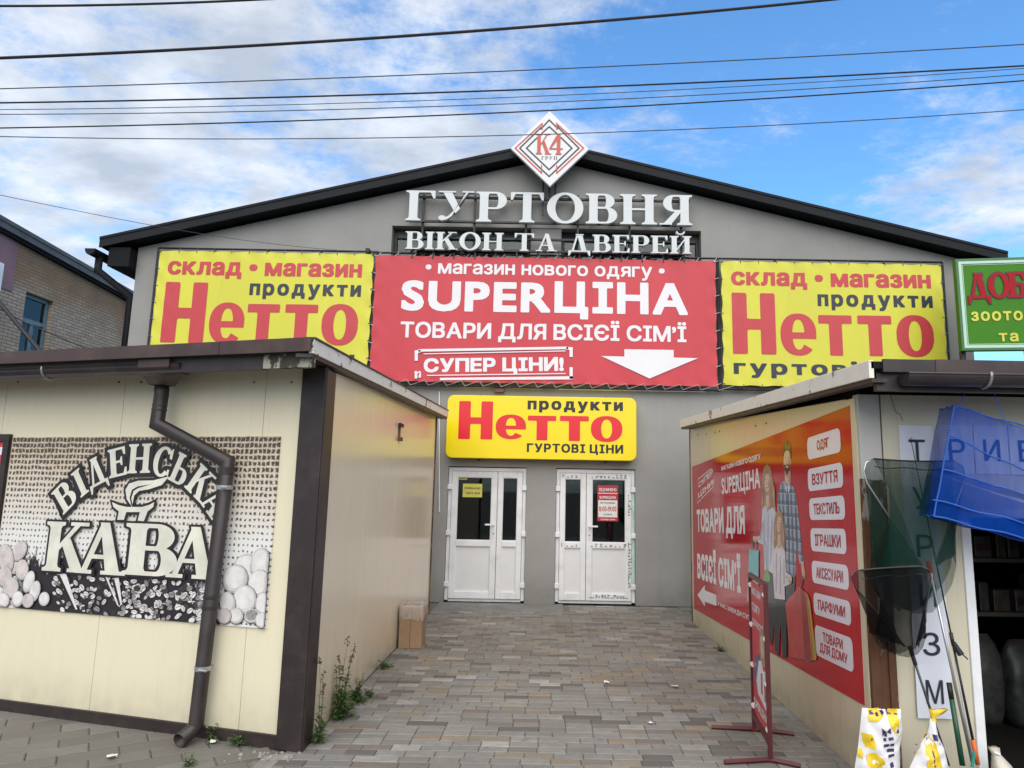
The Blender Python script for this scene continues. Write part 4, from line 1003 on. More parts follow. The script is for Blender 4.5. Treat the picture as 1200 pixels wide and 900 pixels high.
def green_serif(s, tl, bl, wd, mt, c, outl=0):
    m = MB(); a0, ct = GS.px(*V(*tl), c); cb0 = GS.px(*V(*bl), c)[1]; lay, tw = serif_layout(s, -.06)
    for i, (ch, x0) in enumerate(lay): serif_glyph(m, GS, ch, lambda x, y: (a0 + (x0 + x) / tw * wd, cb0 + y * (ct - cb0)), c + i * .0004, 0, mt, outl)
    return m
gwid = GS.px(*V(1196, 190), .01)[0] - GS.px(*V(972, 190), .01)[0]
green_serif('ДОБ', (980, 101), (980, 193), gwid, 'print_black', .006, .055).build('lettering_outline', 'print_black', gs)
green_serif('ДОБ', (980, 101), (980, 193), gwid, 'sign_red_dark', .012, .018).build('lettering', 'sign_red_dark', gs)
line(gs, GS, 'зоото', pbox(GS, V(998, 244), V(1197, 277), .008), .008, 'sign_yellow', .028, sp=.13)
line(gs, GS, 'та', pbox(GS, V(1103, 325), V(1180, 357), .008), .008, 'sign_yellow', .028, sp=.13)
gp = MB()
for a in (.06, .9): gp.rect(GS, a - .03, a + .03, -gh - 1.55, -.1, -.16, -.095)
gp.build('support_post', 'frame_black', gs)

# ================================================================== coffee kiosk (left)
ld = Vector((2.33, -.645, 0)).normalized()
LKF = Fr((-1.6, 4.61, 0), ld, (0, 0, 1), (ld.y, -ld.x, 0))
LKS = Fr((-1.52, 0, 0), (0, 1, 0), (0, 0, 1), (1, 0, 0))
kl = thing('coffee_kiosk', 'cream panelled kiosk with brown trim, coffee mural and bent brown drainpipe', 'kiosk', (-1.6, 4.61, 0))
HT = 2.47
aP = LKF.px(340, 870)[0] ; aEnd = -4.4
def panel(fr, name, a0, a1, b0, t0, t1, mat, parent, th=.05): return MB().prism(fr, [(a0, b0), (a1, b0), (a1, t1), (a0, t0)], -th, 0).build(name, mat, parent, bevel=.002)
aseam = [aEnd, LKF.px(8, 460)[0], LKF.px(145, 470)[0], LKF.px(312, 450)[0], 0.0]
for a0, a1 in zip(aseam, aseam[1:]):
    p = panel(LKF, 'wall_panel', a0 + .0018, a1 - .0018, .075, HT, HT, 'cream_front_panel', kl)
MB().rect(LKF, aEnd, -.02, 0, HT, -.10, -.055).build('wall_core', 'gasket_black', kl)
YF, YN = 9.34, 4.62
for i in range(4):
    y0 = YN + (YF - YN) * i / 4; y1 = YN + (YF - YN) * (i + 1) / 4; tp = lambda y: 2.42 + (y - 4.2) / (9.4 - 4.2) * .22
    panel(LKS, 'side_panel', y0 + .0012, y1 - .0012, .0, tp(y0), tp(y1), 'beige_side_panel', kl)
MB().box(-5.9, -1.6, 9.26, YF - .01, 0, 2.6).build('rear_wall', 'beige_side_panel', kl)
MB().box(-5.9, -5.85, 5.86, 9.25, 0, 2.5).build('end_wall', 'beige_side_panel', kl)
po = MB(); po.rect(LKF, aP - .085, .112, 0, 2.44, .002, .03); po.rect(LKS, 4.565, 4.75, 0, 2.43, .003, .03)
po.build('corner_post', 'brown_metal', kl, bevel=.004)
MB().rect(LKS, 4.752, 4.80, 1.55, 2.43, .002, .012).build('post_edge', 'rusty_brown', kl)
MB().rect(LKF, aEnd, aP - .087, -.02, .075, -.05, .014).build('base_trim', 'brown_metal', kl, bevel=.003)
MB().rect(LKS, YF - .03, YF + .01, 0, 2.64, .001, .012).build('rear_edge', 'rusty_brown', kl)
# flat roof with peeling side fascia
fo = .40
RC = LKF.w(LKF.px(365, 400, fo)[0], 0, fo); RCz = 2.545
RL = LKF.w(aEnd - .6, 0, fo); RF = Vector((-1.385, 9.42, 0)); RFz = 2.69
rf = MB(); th = .05
P4 = [(RL.x, RL.y, RCz), (RC.x, RC.y, RCz), (RF.x, RF.y, RFz), (-6.2, 9.42, RFz)]
rf.add([(x, y, z - .002) for x, y, z in P4] + [(x, y, z - th) for x, y, z in P4], [(0, 1, 2, 3), (7, 6, 5, 4), (0, 4, 5, 1), (1, 5, 6, 2), (2, 6, 7, 3), (3, 7, 4, 0)])
rroof = rf.build('roof', 'charcoal_soffit', kl)
aR = LKF.px(365, 400, fo)[0]; q0 = aEnd - .6
sp_ = [q0, LKF.px(95, 415, fo)[0], LKF.px(258, 410, fo)[0], aR]
for i, (a0, a1) in enumerate(zip(sp_, sp_[1:])): MB().rect(LKF, a0 + .001, a1 + .001, RCz - .075, RCz + .012 - .002 * (i % 2), fo - .004, fo + .012 + .003 * (i % 2)).build('fascia_flashing', 'brown_flashing', rroof)
MB().rect(LKF, q0, LKF.px(310, 418, fo - .06)[0], RCz - .17, RCz - .076, fo - .09, fo - .05).build('fascia_board', 'brown_metal', rroof)
MB().rect(LKF, LKF.px(310, 418, fo - .06)[0] + .002, aR - .02, RCz - .165, RCz - .076, fo - .09, fo - .05).build('fascia_end_board', 'mossy_board', rroof)
sfm = MB(); dv = (RF - Vector((RC.x, RC.y, 0)))
sfr = Fr((RC.x, RC.y, RCz), dv.normalized() + Vector((0, 0, (RFz - RCz) / dv.length)), (0, 0, 1), (dv.y, -dv.x, 0))
sfm.rect(sfr, 0.02, dv.length, -.085, .006, -.02, .012); sfm.build('side_fascia', 'peeling_white_paint', rroof, bevel=.003)
MB().rect(sfr, 0.02, dv.length, -.11, -.087, -.10, .0).build('side_drip', 'brown_metal', rroof)
MB().rect(sfr, .015, dv.length + .01, .007, .018, -.05, .02).build('roof_edge', 'brown_metal', rroof)
MB().rect(LKS, 4.6, 9.38, 2.40, 2.60, .0005, .012).build('rust_band', 'rusty_brown', kl) if False else None
hk = MB(); ha = LKS.px(469, 497, .01)[0]; hz0, hz1 = LKS.px(469, 517, .01)[1], LKS.px(469, 496, .01)[1]
hk.rect(LKS, ha - .03, ha + .03, hz0, hz1, .001, .012); hk.rect(LKS, ha - .06, ha + .10, hz1 - .035, hz1, .012, .030); hk.rect(LKS, ha - .05, ha + .07, hz0, hz0 + .04, .012, .030); hk.build('wall_hook', 'rusty_brown', kl, bevel=.003)
# gutter, funnel, drainpipe
def gutter(fr, a0, a1, b, c, r, name, parent, mat='dark_gutter', n=12):
    g = MB(); vs = []
    for a in (a0, a1): vs += [fr.w(a, b + r * math.sin(R(180 + 180 * k / n)), c + r * math.cos(R(180 + 180 * k / n))) for k in range(n + 1)]
    g.add(vs, [(k, k + 1, k + n + 2, k + n + 1) for k in range(n)])
    for k0 in (0, n + 1): g.add([fr.w((a0 if k0 == 0 else a1), b + r * math.sin(R(180 + 180 * k / n)), c + r * math.cos(R(180 + 180 * k / n))) for k in range(n + 1)], [tuple(range(n + 1))])
    for a_, b_ in ((a0, a1),): g.tube([fr.w(a0, b, c + r), fr.w(a1, b, c + r)], .007, 6)
    o = g.build(name, mat, parent, smooth=False); s_ = o.modifiers.new('t', 'SOLIDIFY'); s_.thickness = .003; return o
gc = .30; gb = LKF.px(100, 437, gc)[1] + .03
gut = gutter(LKF, q0, LKF.px(218, 432, gc)[0], gb, gc, .062, 'gutter', kl)
for u in (59,):
    a = LKF.px(u, 440, gc)[0]; br = MB(); br.tube([LKF.w(a, gb + .07 * math.sin(R(170 + 200 * k / 12)), gc + .07 * math.cos(R(170 + 200 * k / 12))) for k in range(13)], .008, 6); br.build('gutter_bracket', 'zinc', gut)
pp = [LKF.px(190, 462, .13), LKF.px(184, 497, .13), LKF.px(266, 541, .09), LKF.px(229, 850, .09)]
hz = LKF.px(196, 430, .26)
fn = MB(); ring = []
top = [LKF.w(hz[0] + dx_, gb + .03, gc + dc) for dx_, dc in ((-.125, .075), (.125, .075), (.125, -.07), (-.125, -.07))]
mid0 = [LKF.w(pp[0][0] + dx_, pp[0][1] + .06, .14 + dc) for dx_, dc in ((-.058, .055), (.058, .055), (.058, -.055), (-.058, -.055))]
top2 = [p - Vector((0, 0, .05)) for p in top]
fn.add(top + top2 + mid0, [(0, 1, 5, 4), (1, 2, 6, 5), (2, 3, 7, 6), (3, 0, 4, 7), (4, 5, 9, 8), (5, 6, 10, 9), (6, 7, 11, 10), (7, 4, 8, 11)])
pipe = MB(); PW = [LKF.w(pp[0][0], pp[0][1] + .065, .14), LKF.w(*pp[0], .135), LKF.w(*pp[1], .13), LKF.w(*pp[2], .085), LKF.w(*pp[3], .085), LKF.w(pp[3][0] - .01, .075, .10), LKF.w(pp[3][0] - .015, .045, .20)]
pipe.tube(PW, .047, 16, cap=False); dp = pipe.build('drainpipe', 'brown_metal', kl, smooth=True)
dp.modifiers.new('t', 'SOLIDIFY').thickness = .004
fo_ = fn.build('funnel', 'brown_flashing', dp); fo_.modifiers.new('t', 'SOLIDIFY').thickness = .004
cl = MB()
for (p, q, d) in ((PW[0], PW[1], .5), (PW[1], PW[2], .35), (PW[1], PW[2], .5)):
    m_ = p.lerp(q, d); cl.tube([m_, m_ + (q - p).normalized() * .010], .0495, 16)
for d in (.02, .52, .56): m_ = PW[3].lerp(PW[4], d); cl.tube([m_, m_ + (PW[4] - PW[3]).normalized() * (.05 if d < .5 else .02)], .0505, 16)
cl.build('pipe_collar', 'brown_metal', dp, smooth=False)
for v in (570, 783):
    t_ = (v - 541) / (850 - 541); m_ = PW[3].lerp(PW[4], t_ * 1.0); c_ = MB(); c_.tube([m_, m_ + Vector((0, 0, -.028))], .0515, 16)
    c_.tube([m_ + LKF.n * .058 + LKF.ux * .02 - Vector((0, 0, .014)), m_ + LKF.n * .058 + LKF.ux * .075 - Vector((0, 0, .014))], .009, 6); c_.tube([m_ - Vector((0, 0, .014)), m_ - LKF.n * .085 - Vector((0, 0, .014))], .006, 6); c_.build('pipe_clamp', 'zinc', dp)
# window cut by the frame edge at the far left
wa = LKF.px(15.5, 510)[0]; wt = LKF.px(8, 509)[1]; wbt = 1.05
wn_ = MB()
for r_ in ((wa - .9, wa, wt - .055, wt), (wa - .9, wa, wbt, wbt + .055), (wa - .055, wa, wbt + .055, wt - .055), (wa - .9, wa - .845, wbt + .055, wt - .055)): wn_.rect(LKF, *r_, .001, .03)
kw = wn_.build('window', 'brown_metal', kl, bevel=.003)
MB().rect(LKF, wa - .845, wa - .055, wbt + .055, wt - .055, .001, .006).build('window_film', 'banner_red', kw)
MB().rect(LKF, wa - .845, wa - .055, wt - .16, wt - .10, .007, .0085).build('film_stripe', 'print_white', kw)
sc = MB()
for u in (22, 140, 166, 298, 342):
    a, b = LKF.px(u, 446); sc.prism(LKF, ell(a, b - .012, .007, .007, 0, 8), .0, .006)
sc.build('screw', 'rusty_steel', kl)

# ---- coffee mural
mu0 = pbox(LKF, (10, 511), (332, 735), .012)
ma0 = LKF.px(17, 512, .012)[0] - .012; ma1 = LKF.px(332, 520, .012)[0] - .03; mb0 = .715; mb1 = LKF.px(335, 511, .012)[1] - .0
mur = thing('coffee_mural', 'printed coffee mural panel with burlap weave, cup, beans and curved lettering on the left kiosk', 'mural', LKF.w((ma0 + ma1) / 2, mb0, .012))
pm = MB().rect(LKF, ma0, ma1, mb0, mb1, .001, .012); po_ = pm.build('panel', 'burlap_print', mur)
uvl = po_.data.uv_layers.new(name='UVMap')
offp = ROOT[po_.name]
for lp in po_.data.loops:
    w_ = Vector(po_.data.vertices[lp.vertex_index].co) + offp - LKF.w(ma0, mb0, 0)
    uvl.data[lp.index].uv = (w_.dot(LKF.ux), w_.z)
C0 = .0135
J = lambda x, y: LKF.px(x / 3, 390 + y / 3, C0)          # 3x crop of the upper part
J2 = lambda x, y: LKF.px(x / 3, 640 + y / 3, C0)
q = random.Random(5)
def inm(a, b, r=0): return ma0 + r < a < ma1 - r and mb0 + r < b < mb1 - r
bn = MB(); lev = 0
def bean(a, b, rx, ry, rot, mat, line_=True, shade=None):
    global lev
    if not line_ and lev > 100: lev = 0
    pts = ell(a, b, rx, ry, rot, 14)
    pts = [(min(max(x, ma0 + .001), ma1 - .001), min(max(y_, mb0 + .001), mb1 - .001)) for x, y_ in pts]
    c = C0 + (lev % 50) * .00012 + (0 if line_ else .0066); lev += 1
    bn.flat(LKF, pts, c, 'bean_dark'); pts = [(a + (x - a) * .91 - rx * .03, b + (y_ - b) * .91 + ry * .04) for x, y_ in pts]
    if line_: bn.flat(LKF, pts, c + .00005, mat)
    else:
        pts = [(a + (x - a) * 1.05, b + (y_ - b) * 1.05) for x, y_ in pts]
        bn.flat(LKF, pts, c + .00003, 'bean_mid')
        for k_, (sc_, mt_) in enumerate(((.90, 'bean_pink' if mat == 'bean_pink' else 'bean_soft'), (.76, mat))): bn.flat(LKF, [(min(max(a + (x - a) * sc_ - rx * .05 * (k_ + 1), ma0 + .001), ma1 - .001), max(mb0 + .001, b + (y_ - b) * sc_ + ry * .06 * (k_ + 1))) for x, y_ in pts], c + .00005 + .00003 * k_, mt_)
    if line_ and inm(a, b, rx):
        L = [(a + x * math.cos(rot) - y_ * math.sin(rot), b + x * math.sin(rot) + y_ * math.cos(rot)) for x, y_ in ((-rx * .8, -.12 * ry), (0, .12 * ry), (rx * .8, -.05 * ry), (rx * .8, .10 * ry), (0, .34 * ry), (-rx * .8, .05 * ry))]
        bn.flat(LKF, L, c + .0001, 'mural_black')
top_b = LKF.px(150, 678, C0)[1]
for k in range(330):
    a = q.uniform(LKF.px(62, 700, C0)[0], LKF.px(268, 720, C0)[0]); b = mb0 + (top_b - mb0 - .005) * q.random() ** 1.1 + .003
    right = (a - ma0) / (ma1 - ma0)
    if q.random() < .35 and right < .5: continue
    s_ = q.uniform(.017, .030)
    bean(a, b, s_, s_ * q.uniform(.5, .72), q.uniform(-.9, .9), q.choices(['bean_white', 'bean_grey', 'bean_pink', 'bean_dark'], [5, 3, 1, 2])[0])
for (x, y, rx, ry, rt, mt) in ((18, 660, 12, 13, .3, 'bean_pink'), (24, 646, 13, 10, .9, 'bean_pink'), (27, 668, 10, 12, .2, 'bean_pink'), (8, 655, 12, 18, .5, 'bean_pink'), (35, 682, 8, 13, -.3, 'bean_white'), (42, 693, 8, 12, -.2, 'bean_white'), (7, 676, 11, 12, 0, 'bean_pink'), (14, 689, 12, 12, 0, 'bean_pink'),
                               (22, 702, 9, 9, 0, 'bean_white'), (34, 704, 9, 8, 0, 'bean_pink'), (5, 704, 10, 9, 0, 'bean_white'), (53, 702, 8, 8, 0, 'bean_white'),
                               (290, 668, 17, 16, 0, 'bean_white'), (307, 662, 13, 17, 0, 'bean_white'), (277, 679, 16, 15, .3, 'bean_white'), (305, 685, 14, 15, 0, 'bean_white'), (288, 703, 15, 15, 0, 'bean_white'), (309, 710, 9, 14, 0, 'bean_white'), (268, 707, 10, 12, .4, 'bean_white'), (278, 722, 9, 8, 0, 'bean_white'), (297, 722, 10, 7, .2, 'bean_grey'), (264, 722, 9, 8, 0, 'bean_pink'), (308, 727, 8, 8, .4, 'bean_white')):
    a, b = LKF.px(x, y, C0); bean(a, b, rx * .0066, ry * .0066, rt, mt, False)
for pts in (((200, 100), (235, 95), (275, 222), (262, 222)), ((345, 62), (366, 75), (425, 215), (412, 205)), ((395, 115), (420, 108), (432, 205), (420, 210))):
    for k, mt in ((0, 'bean_white'), (1, 'mural_black')):
        P_ = [J2(*p) for p in pts]
        if k: P_ = [P_[0], ((P_[0][0] * .6 + P_[1][0] * .4), P_[0][1]), (P_[2][0] * .5 + P_[3][0] * .5, P_[2][1]), P_[3]]
        bn.flat(LKF, P_, C0 + .0066 + k * .0002, mt)
    lev += 4
bn.build('bean_print', 'bean_white', mur)
C1 = C0 + .013
# arched word and big word
def mural_word(chars, c):
    o1, o2 = MB(), MB()
    for ch, tf, ol in chars:
        serif_glyph(o1, LKF, ch, tf, c, 0, 'mural_black', ol); serif_glyph(o2, LKF, ch, tf, c + .003, 0, 'mural_cream', .012)
    o1.build('lettering_outline', 'mural_black', mur); o2.build('lettering', 'mural_cream', mur)
arch = []
for ch, x, y, rot, wd in (('В', 235, 575, 43, 62), ('І', 288, 527, 36, 30), ('Д', 345, 487, 25, 68), ('Е', 420, 455, 12, 62), ('Н', 497, 442, 2, 78), ('С', 578, 453, -10, 62), ('Ь', 642, 480, -22, 58), ('К', 712, 528, -36, 78), ('А', 765, 590, -46, 70)):
    ca_, cb_ = J(x, y); g_w = glyph(ch)[1]; W_ = abs(J(x + wd / 2, y)[0] - J(x - wd / 2, y)[0]); H_ = .205; rr = R(rot)
    def tf(px_, py_, ca_=ca_, cb_=cb_, g_w=g_w, W_=W_, rr=rr):
        dx_, dy_ = (px_ / g_w - .5) * W_, (py_ - .5) * H_; return (ca_ + dx_ * math.cos(rr) - dy_ * math.sin(rr), cb_ + dx_ * math.sin(rr) + dy_ * math.cos(rr))
    arch.append((ch, tf, .14))
mural_word(arch, C1)
big = []
for ch, tl, br in (('К', (57, 611.5), (102, 671)), ('А', (96, 612), (146, 674)), ('В', (150, 613.5), (206, 676)), ('А', (201, 617), (254, 679))):
    a0, b0, a1, b1 = pbox(LKF, tl, br, C1); gw_ = glyph(ch)[1]
    big.append((ch, lambda x, y, a0=a0, b0=b0, a1=a1, b1=b1, gw_=gw_: (a0 + x / gw_ * (a1 - a0), b0 + y * (b1 - b0)), .055))
mural_word(big, C1 + .0005)
cu = MB(); cup = [(400, 595), (425, 606), (452, 612), (505, 612), (530, 605), (548, 595), (545, 612), (525, 628), (512, 662), (490, 660), (498, 630), (450, 630), (442, 657), (418, 657), (424, 628), (405, 612)]
steam = [(470, 612), (452, 585), (447, 552), (460, 530), (492, 520), (545, 519), (600, 505), (575, 535), (530, 550), (495, 556), (478, 572), (474, 592)]
for pts in (cup, steam):
    P_ = [J(*p) for p in pts]; cu.flat(LKF, grow(P_, .018) if sum(P_[i][0] * P_[(i + 1) % len(P_)][1] - P_[(i + 1) % len(P_)][0] * P_[i][1] for i in range(len(P_))) else P_, C1 + .0008, 'mural_black'); cu.flat(LKF, P_, C1 + .002, 'mural_cream')
P_ = [J(*p) for p in ((468, 608), (462, 580), (470, 552), (490, 540), (540, 532), (492, 546), (476, 556), (468, 580), (472, 606))]; cu.flat(LKF, P_, C1 + .0024, 'mural_black')
cu.build('cup_print', 'mural_cream', mur)

# ================================================================== pet and fishing kiosk (right)
RX, RYF = 1.9, 4.17
RKS = Fr((RX, 0, 0), (0, -1, 0), (0, 0, 1), (-1, 0, 0))
RKF = Fr((0, RYF, 0), (1, 0, 0), (0, 0, 1), (0, -1, 0))
kr = thing('shop_kiosk', 'cream right hand kiosk with peeling white roof edge, rusty corner post and dark open doorway', 'kiosk', (RX, RYF, 0))
XE = 5.6
for i in range(4):
    y0 = 4.32 + (9.06 - 4.32) * i / 4; y1 = 4.32 + (9.06 - 4.32) * (i + 1) / 4; tp = lambda y: 2.24 + (y - 4.17) / 4.9 * .26
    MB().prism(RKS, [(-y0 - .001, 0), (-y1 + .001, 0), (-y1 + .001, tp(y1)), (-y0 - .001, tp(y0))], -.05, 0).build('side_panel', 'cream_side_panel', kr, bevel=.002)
MB().rect(RKS, -4.318, -4.185, 0, 2.24, -.05, .002).build('side_strip', 'cream_side_panel', kr)
MB().rect(RKS, -9.085, -9.062, 0, 2.5, -.05, .006).build('rear_edge', 'rusty_brown', kr)
pa0, pa1 = RKF.px(1004, 465)[0], RKF.px(1029, 465)[0]
zr = RKF.px(1015, 563)[1]
MB().rect(RKF, RX + .006, pa1, zr, 2.26, -.06, .012).build('corner_post', 'weathered_white_post', kr, bevel=.004)
lo_ = MB(); lo_.rect(RKF, RX + .004, RX + .055, 0, zr + .01, -.06, .016); lo_.rect(RKF, pa1 - .03, pa1 + .012, 0, zr + .005, -.06, .016); lo_.rect(RKF, RX + .055, pa1 - .03, 0, zr - .002, -.06, .004)
lo_.build('rusty_post_base', 'rusty_steel', kr)
ja0, ja1 = RKF.px(1127, 640)[0], 2.585
dz_ = RKF.px(1120, 640)[1] + .22
fw_ = MB(); fw_.rect(RKF, pa1 + .013, ja0, 0, 2.26, -.05, 0)
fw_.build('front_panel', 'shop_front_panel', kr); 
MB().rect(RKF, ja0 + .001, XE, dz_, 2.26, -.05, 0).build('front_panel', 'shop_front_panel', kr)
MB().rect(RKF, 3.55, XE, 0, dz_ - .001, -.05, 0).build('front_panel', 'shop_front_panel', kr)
MB().rect(RKF, ja0 + .001, ja0 + .055, 0, dz_ - .001, -.06, .012).build('door_jamb', 'pvc_white', kr, bevel=.004)
MB().rect(RKF, ja0 + .056, 3.55, dz_ - .05, dz_ - .001, -.06, .010).build('door_lintel', 'pvc_white', kr)
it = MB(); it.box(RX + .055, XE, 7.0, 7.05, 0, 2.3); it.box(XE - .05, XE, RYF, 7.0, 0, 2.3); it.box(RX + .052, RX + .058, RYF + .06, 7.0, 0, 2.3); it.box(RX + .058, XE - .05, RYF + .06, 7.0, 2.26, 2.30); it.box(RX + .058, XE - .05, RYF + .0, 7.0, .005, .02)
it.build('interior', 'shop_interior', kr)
ro_ = MB(); f0, f1 = 3.74, 9.15; z0_, z1_ = 2.385, 2.59
ro_.add([(1.80, f0, z0_), (XE + .2, f0, z0_), (XE + .2, f1, z1_), (1.80, f1, z1_), (1.80, f0, z0_ - .04), (XE + .2, f0, z0_ - .04), (XE + .2, f1, z1_ - .04), (1.80, f1, z1_ - .04)], [(0, 1, 2, 3), (7, 6, 5, 4), (0, 4, 5, 1), (1, 5, 6, 2), (2, 6, 7, 3), (3, 7, 4, 0)])
rr_ = ro_.build('roof', 'charcoal_soffit', kr)
slp = (z1_ - z0_) / (f1 - f0)
sfr2 = Fr((1.80, f0, z0_), (0, 1, slp), (0, 0, 1), (-1, 0, 0))
MB().rect(sfr2, .0, f1 - f0, -.095, .006, -.015, .014).build('side_fascia', 'peeling_white_paint', rr_, bevel=.003)
MB().rect(sfr2, .0, f1 - f0, -.118, -.097, -.085, -.0).build('side_drip', 'brown_metal', rr_)
sfw = RKF
e_ = RYF - f0
MB().rect(RKF, 1.86, 2.15, z0_ - .06, z0_ + .012, e_ - .002, e_ + .014).build('fascia_flashing', 'brown_metal', rr_)
MB().rect(RKF, 2.151, XE + .2, z0_ - .06, z0_ + .014, e_ - .002, e_ + .017).build('fascia_flashing', 'brown_flashing', rr_)
MB().rect(RKF, 1.84, XE + .2, z0_ - .16, z0_ - .061, e_ - .07, e_ - .03).build('fascia_board', 'brown_metal', rr_)
gz_ = RKF.px(1060, 452, e_ - .10)[1] + .02
g2 = gutter(RKF, RKF.px(1049, 452, e_ - .06)[0], XE + .2, gz_ + .02, e_ + .035, .058, 'gutter', kr)
for u in (1149,):
    a = RKF.px(u, 450, e_)[0]; br = MB(); br.tube([RKF.w(a, gz_ + .02 + .066 * math.sin(R(170 + 200 * k / 12)), e_ + .035 + .066 * math.cos(R(170 + 200 * k / 12))) for k in range(13)], .008, 6); br.build('gutter_bracket', 'zinc', g2)
sc = MB()
for a, b in ((-8.6, 2.36), (-8.1, 2.33), (-7.7, 2.31), (-7.5, 2.31), (-6.2, 2.25), (-5.9, 2.245)): sc.prism(RKS, ell(a, b, .009, .009, 0, 8), 0, .005)
sc.build('screw', 'rusty_steel', kr)

MB().box(RX + .05, XE, 9.0, 9.06, 0, 2.45).build('rear_wall', 'cream_side_panel', kr)
# ---- family poster on the kiosk's side wall
A0 = RKS.px(811, 547, .004); A1 = RKS.px(995.5, 475, .004)
us = Vector((0, -(A1[0] - A0[0]), A1[1] - A0[1])); 
PF = Fr((RX, -A0[0], A0[1]), us.normalized(), (0, 0, 1), (-1, 0, 0))
L_ = us.length; Hl = A0[1] - RKS.px(813, 713, .004)[1]
pos = thing('clothing_poster', 'glossy red poster with printed family and white word tags on the right kiosk', 'poster', (RX, -A0[0] - L_ / 2, A0[1] - Hl))
MB().rect(PF, 0, L_, -Hl, 0, .0015, .004).build('sheet', 'poster_red', pos)
PC = .0055
def pline(s, tl, br, mt='print_white', w=.03, sp=None, name='lettering', c=PC, mat_over=None):
    m = MB(); text(m, PF, s, pbox(PF, tl, br, c), c, mt, w, 0, sp); return m.build(name, mt, pos)
pline('МАГАЗИН НОВОГО ОДЯГУ', (845.3, 546.4), (891.3, 539), w=.028)
pline('SUPERЦІНА', (845.4, 560), (891.2, 576.5), w=.028)
pline('ТОВАРИ ДЛЯ', (816.4, 597), (873.3, 632.5), w=.046)
pline('ВСІЄЇ СІМ’Ї', (816.8, 641), (868.5, 696), w=.046)
pline('У НАС ЗАВЖДИ СУПЕРЦІНА', (841, 704.4), (897, 737), w=.022)
X6 = lambda x, y: PF.px(800 + x / 4.5, 520 + y / 4.5, PC)
m = MB(); m.flat(PF, [X6(*p) for p in ((78, 797), (117, 745), (117, 773), (178, 798), (178, 855), (117, 832), (117, 858))], PC); m.build('arrow', 'print_white', pos)
m = MB()
for p, w_ in ((((80, 186), (152, 128)), 5), (((76, 312), (165, 220)), 5), (((80, 186), (80, 205)), 4), (((165, 158), (165, 222)), 4), (((76, 285), (76, 312)), 4)):
    m.flat(PF, [X6(p[0][0], p[0][1]), X6(p[1][0] + (3 if p[0][0] == p[1][0] else 0), p[1][1]), X6(p[1][0] + (3 if p[0][0] == p[1][0] else 0), p[1][1] + w_), X6(p[0][0], p[0][1] + w_)], PC)
for s, c_, wd, hh in (('СУПЕР', (120, 185), 78, 30), ('ЦІНИ!', (122, 240), 86, 34)):
    a, b = X6(*c_); W2 = abs(X6(c_[0] + wd / 2, c_[1])[0] - X6(c_[0] - wd / 2, c_[1])[0]); H2 = abs(X6(c_[0], c_[1] + hh / 2)[1] - X6(c_[0], c_[1] - hh / 2)[1])
    text(m, PF, s, (a - W2 / 2, b - H2 / 2, a + W2 / 2, b + H2 / 2), PC + .0005, 'print_white', .03, R(9))
m.build('stamp', 'print_white', pos)
for s, tl, br, lines in (('ОДЯГ', (945.6, 513.5), (985.5, 529.6), 1), ('ВЗУТТЯ', (946.3, 550), (988.4, 570.8), 1), ('ТЕКСТИЛЬ', (948, 584.3), (990.7, 608.8), 1), ('ІГРАШКИ', (949.5, 619), (992.3, 649.7), 1),
                         ('АКСЕСУАРИ', (951, 656.7), (995.2, 692), 1), ('ПАРФУМИ', (953, 693.8), (997.8, 734), 1), ('ТОВАРИ|ДЛЯ ДОМУ', (954.6, 731.7), (1000.6, 788.7), 2)):
    B_ = pbox(PF, tl, br, PC); h_ = B_[3] - B_[1]
    tg = MB().flat(PF, rrect(*B_, .045), PC).build('word_tag', 'poster_pill', pos)
    mx_, wpad = .09 if len(s) > 6 else .17, 0
    for i, ln in enumerate(s.split('|')):
        if lines == 1: bb_ = (B_[0] + .08 + (.10 if len(s) < 5 else 0), B_[1] + h_ * .25, B_[2] - .08 - (.10 if len(s) < 5 else 0), B_[3] - h_ * .25)
        else: bb_ = (B_[0] + .08 + .06 * (1 - i), B_[3] - h_ * (.46 if i == 0 else .88), B_[2] - .08 - .06 * (1 - i), B_[3] - h_ * (.14 if i == 0 else .52))
        m = MB(); text(m, PF, ln, bb_, PC + .002, 'poster_red', .018); m.build('lettering', 'print_red', tg)
F5 = lambda x, y: PF.px(860 + x / 3.107, 500 + y / 3.107, PC)
fm = MB(); fl = [0]
def ill(mat, *pts):
    fl[0] += 1; fm.flat(PF, [F5(*p) for p in pts], PC + fl[0] * .00004, mat)
def illo(mat, x, y, rx, ry, rot=0):
    fl[0] += 1; fm.flat(PF, [F5(x + rx * math.cos(t) * math.cos(rot) - ry * math.sin(t) * math.sin(rot), y + rx * math.cos(t) * math.sin(rot) + ry * math.sin(t) * math.cos(rot)) for t in [2 * math.pi * k / 20 for k in range(20)]], PC + fl[0] * .00004, mat)
M('skin_shade_print', (0.46, 0.24, 0.17), 0.16, 0, .1, 9); M('lip_print', (0.42, 0.10, 0.09), 0.16); M('hair_light_print', (0.55, 0.37, 0.20), 0.16, 0, .2, 14); M('plaid_shade_print', (0.035, 0.05, 0.085), 0.16, 0, .2, 12); M('salmon_shade_print', (0.30, 0.025, 0.025), 0.16, 0, .15, 6)
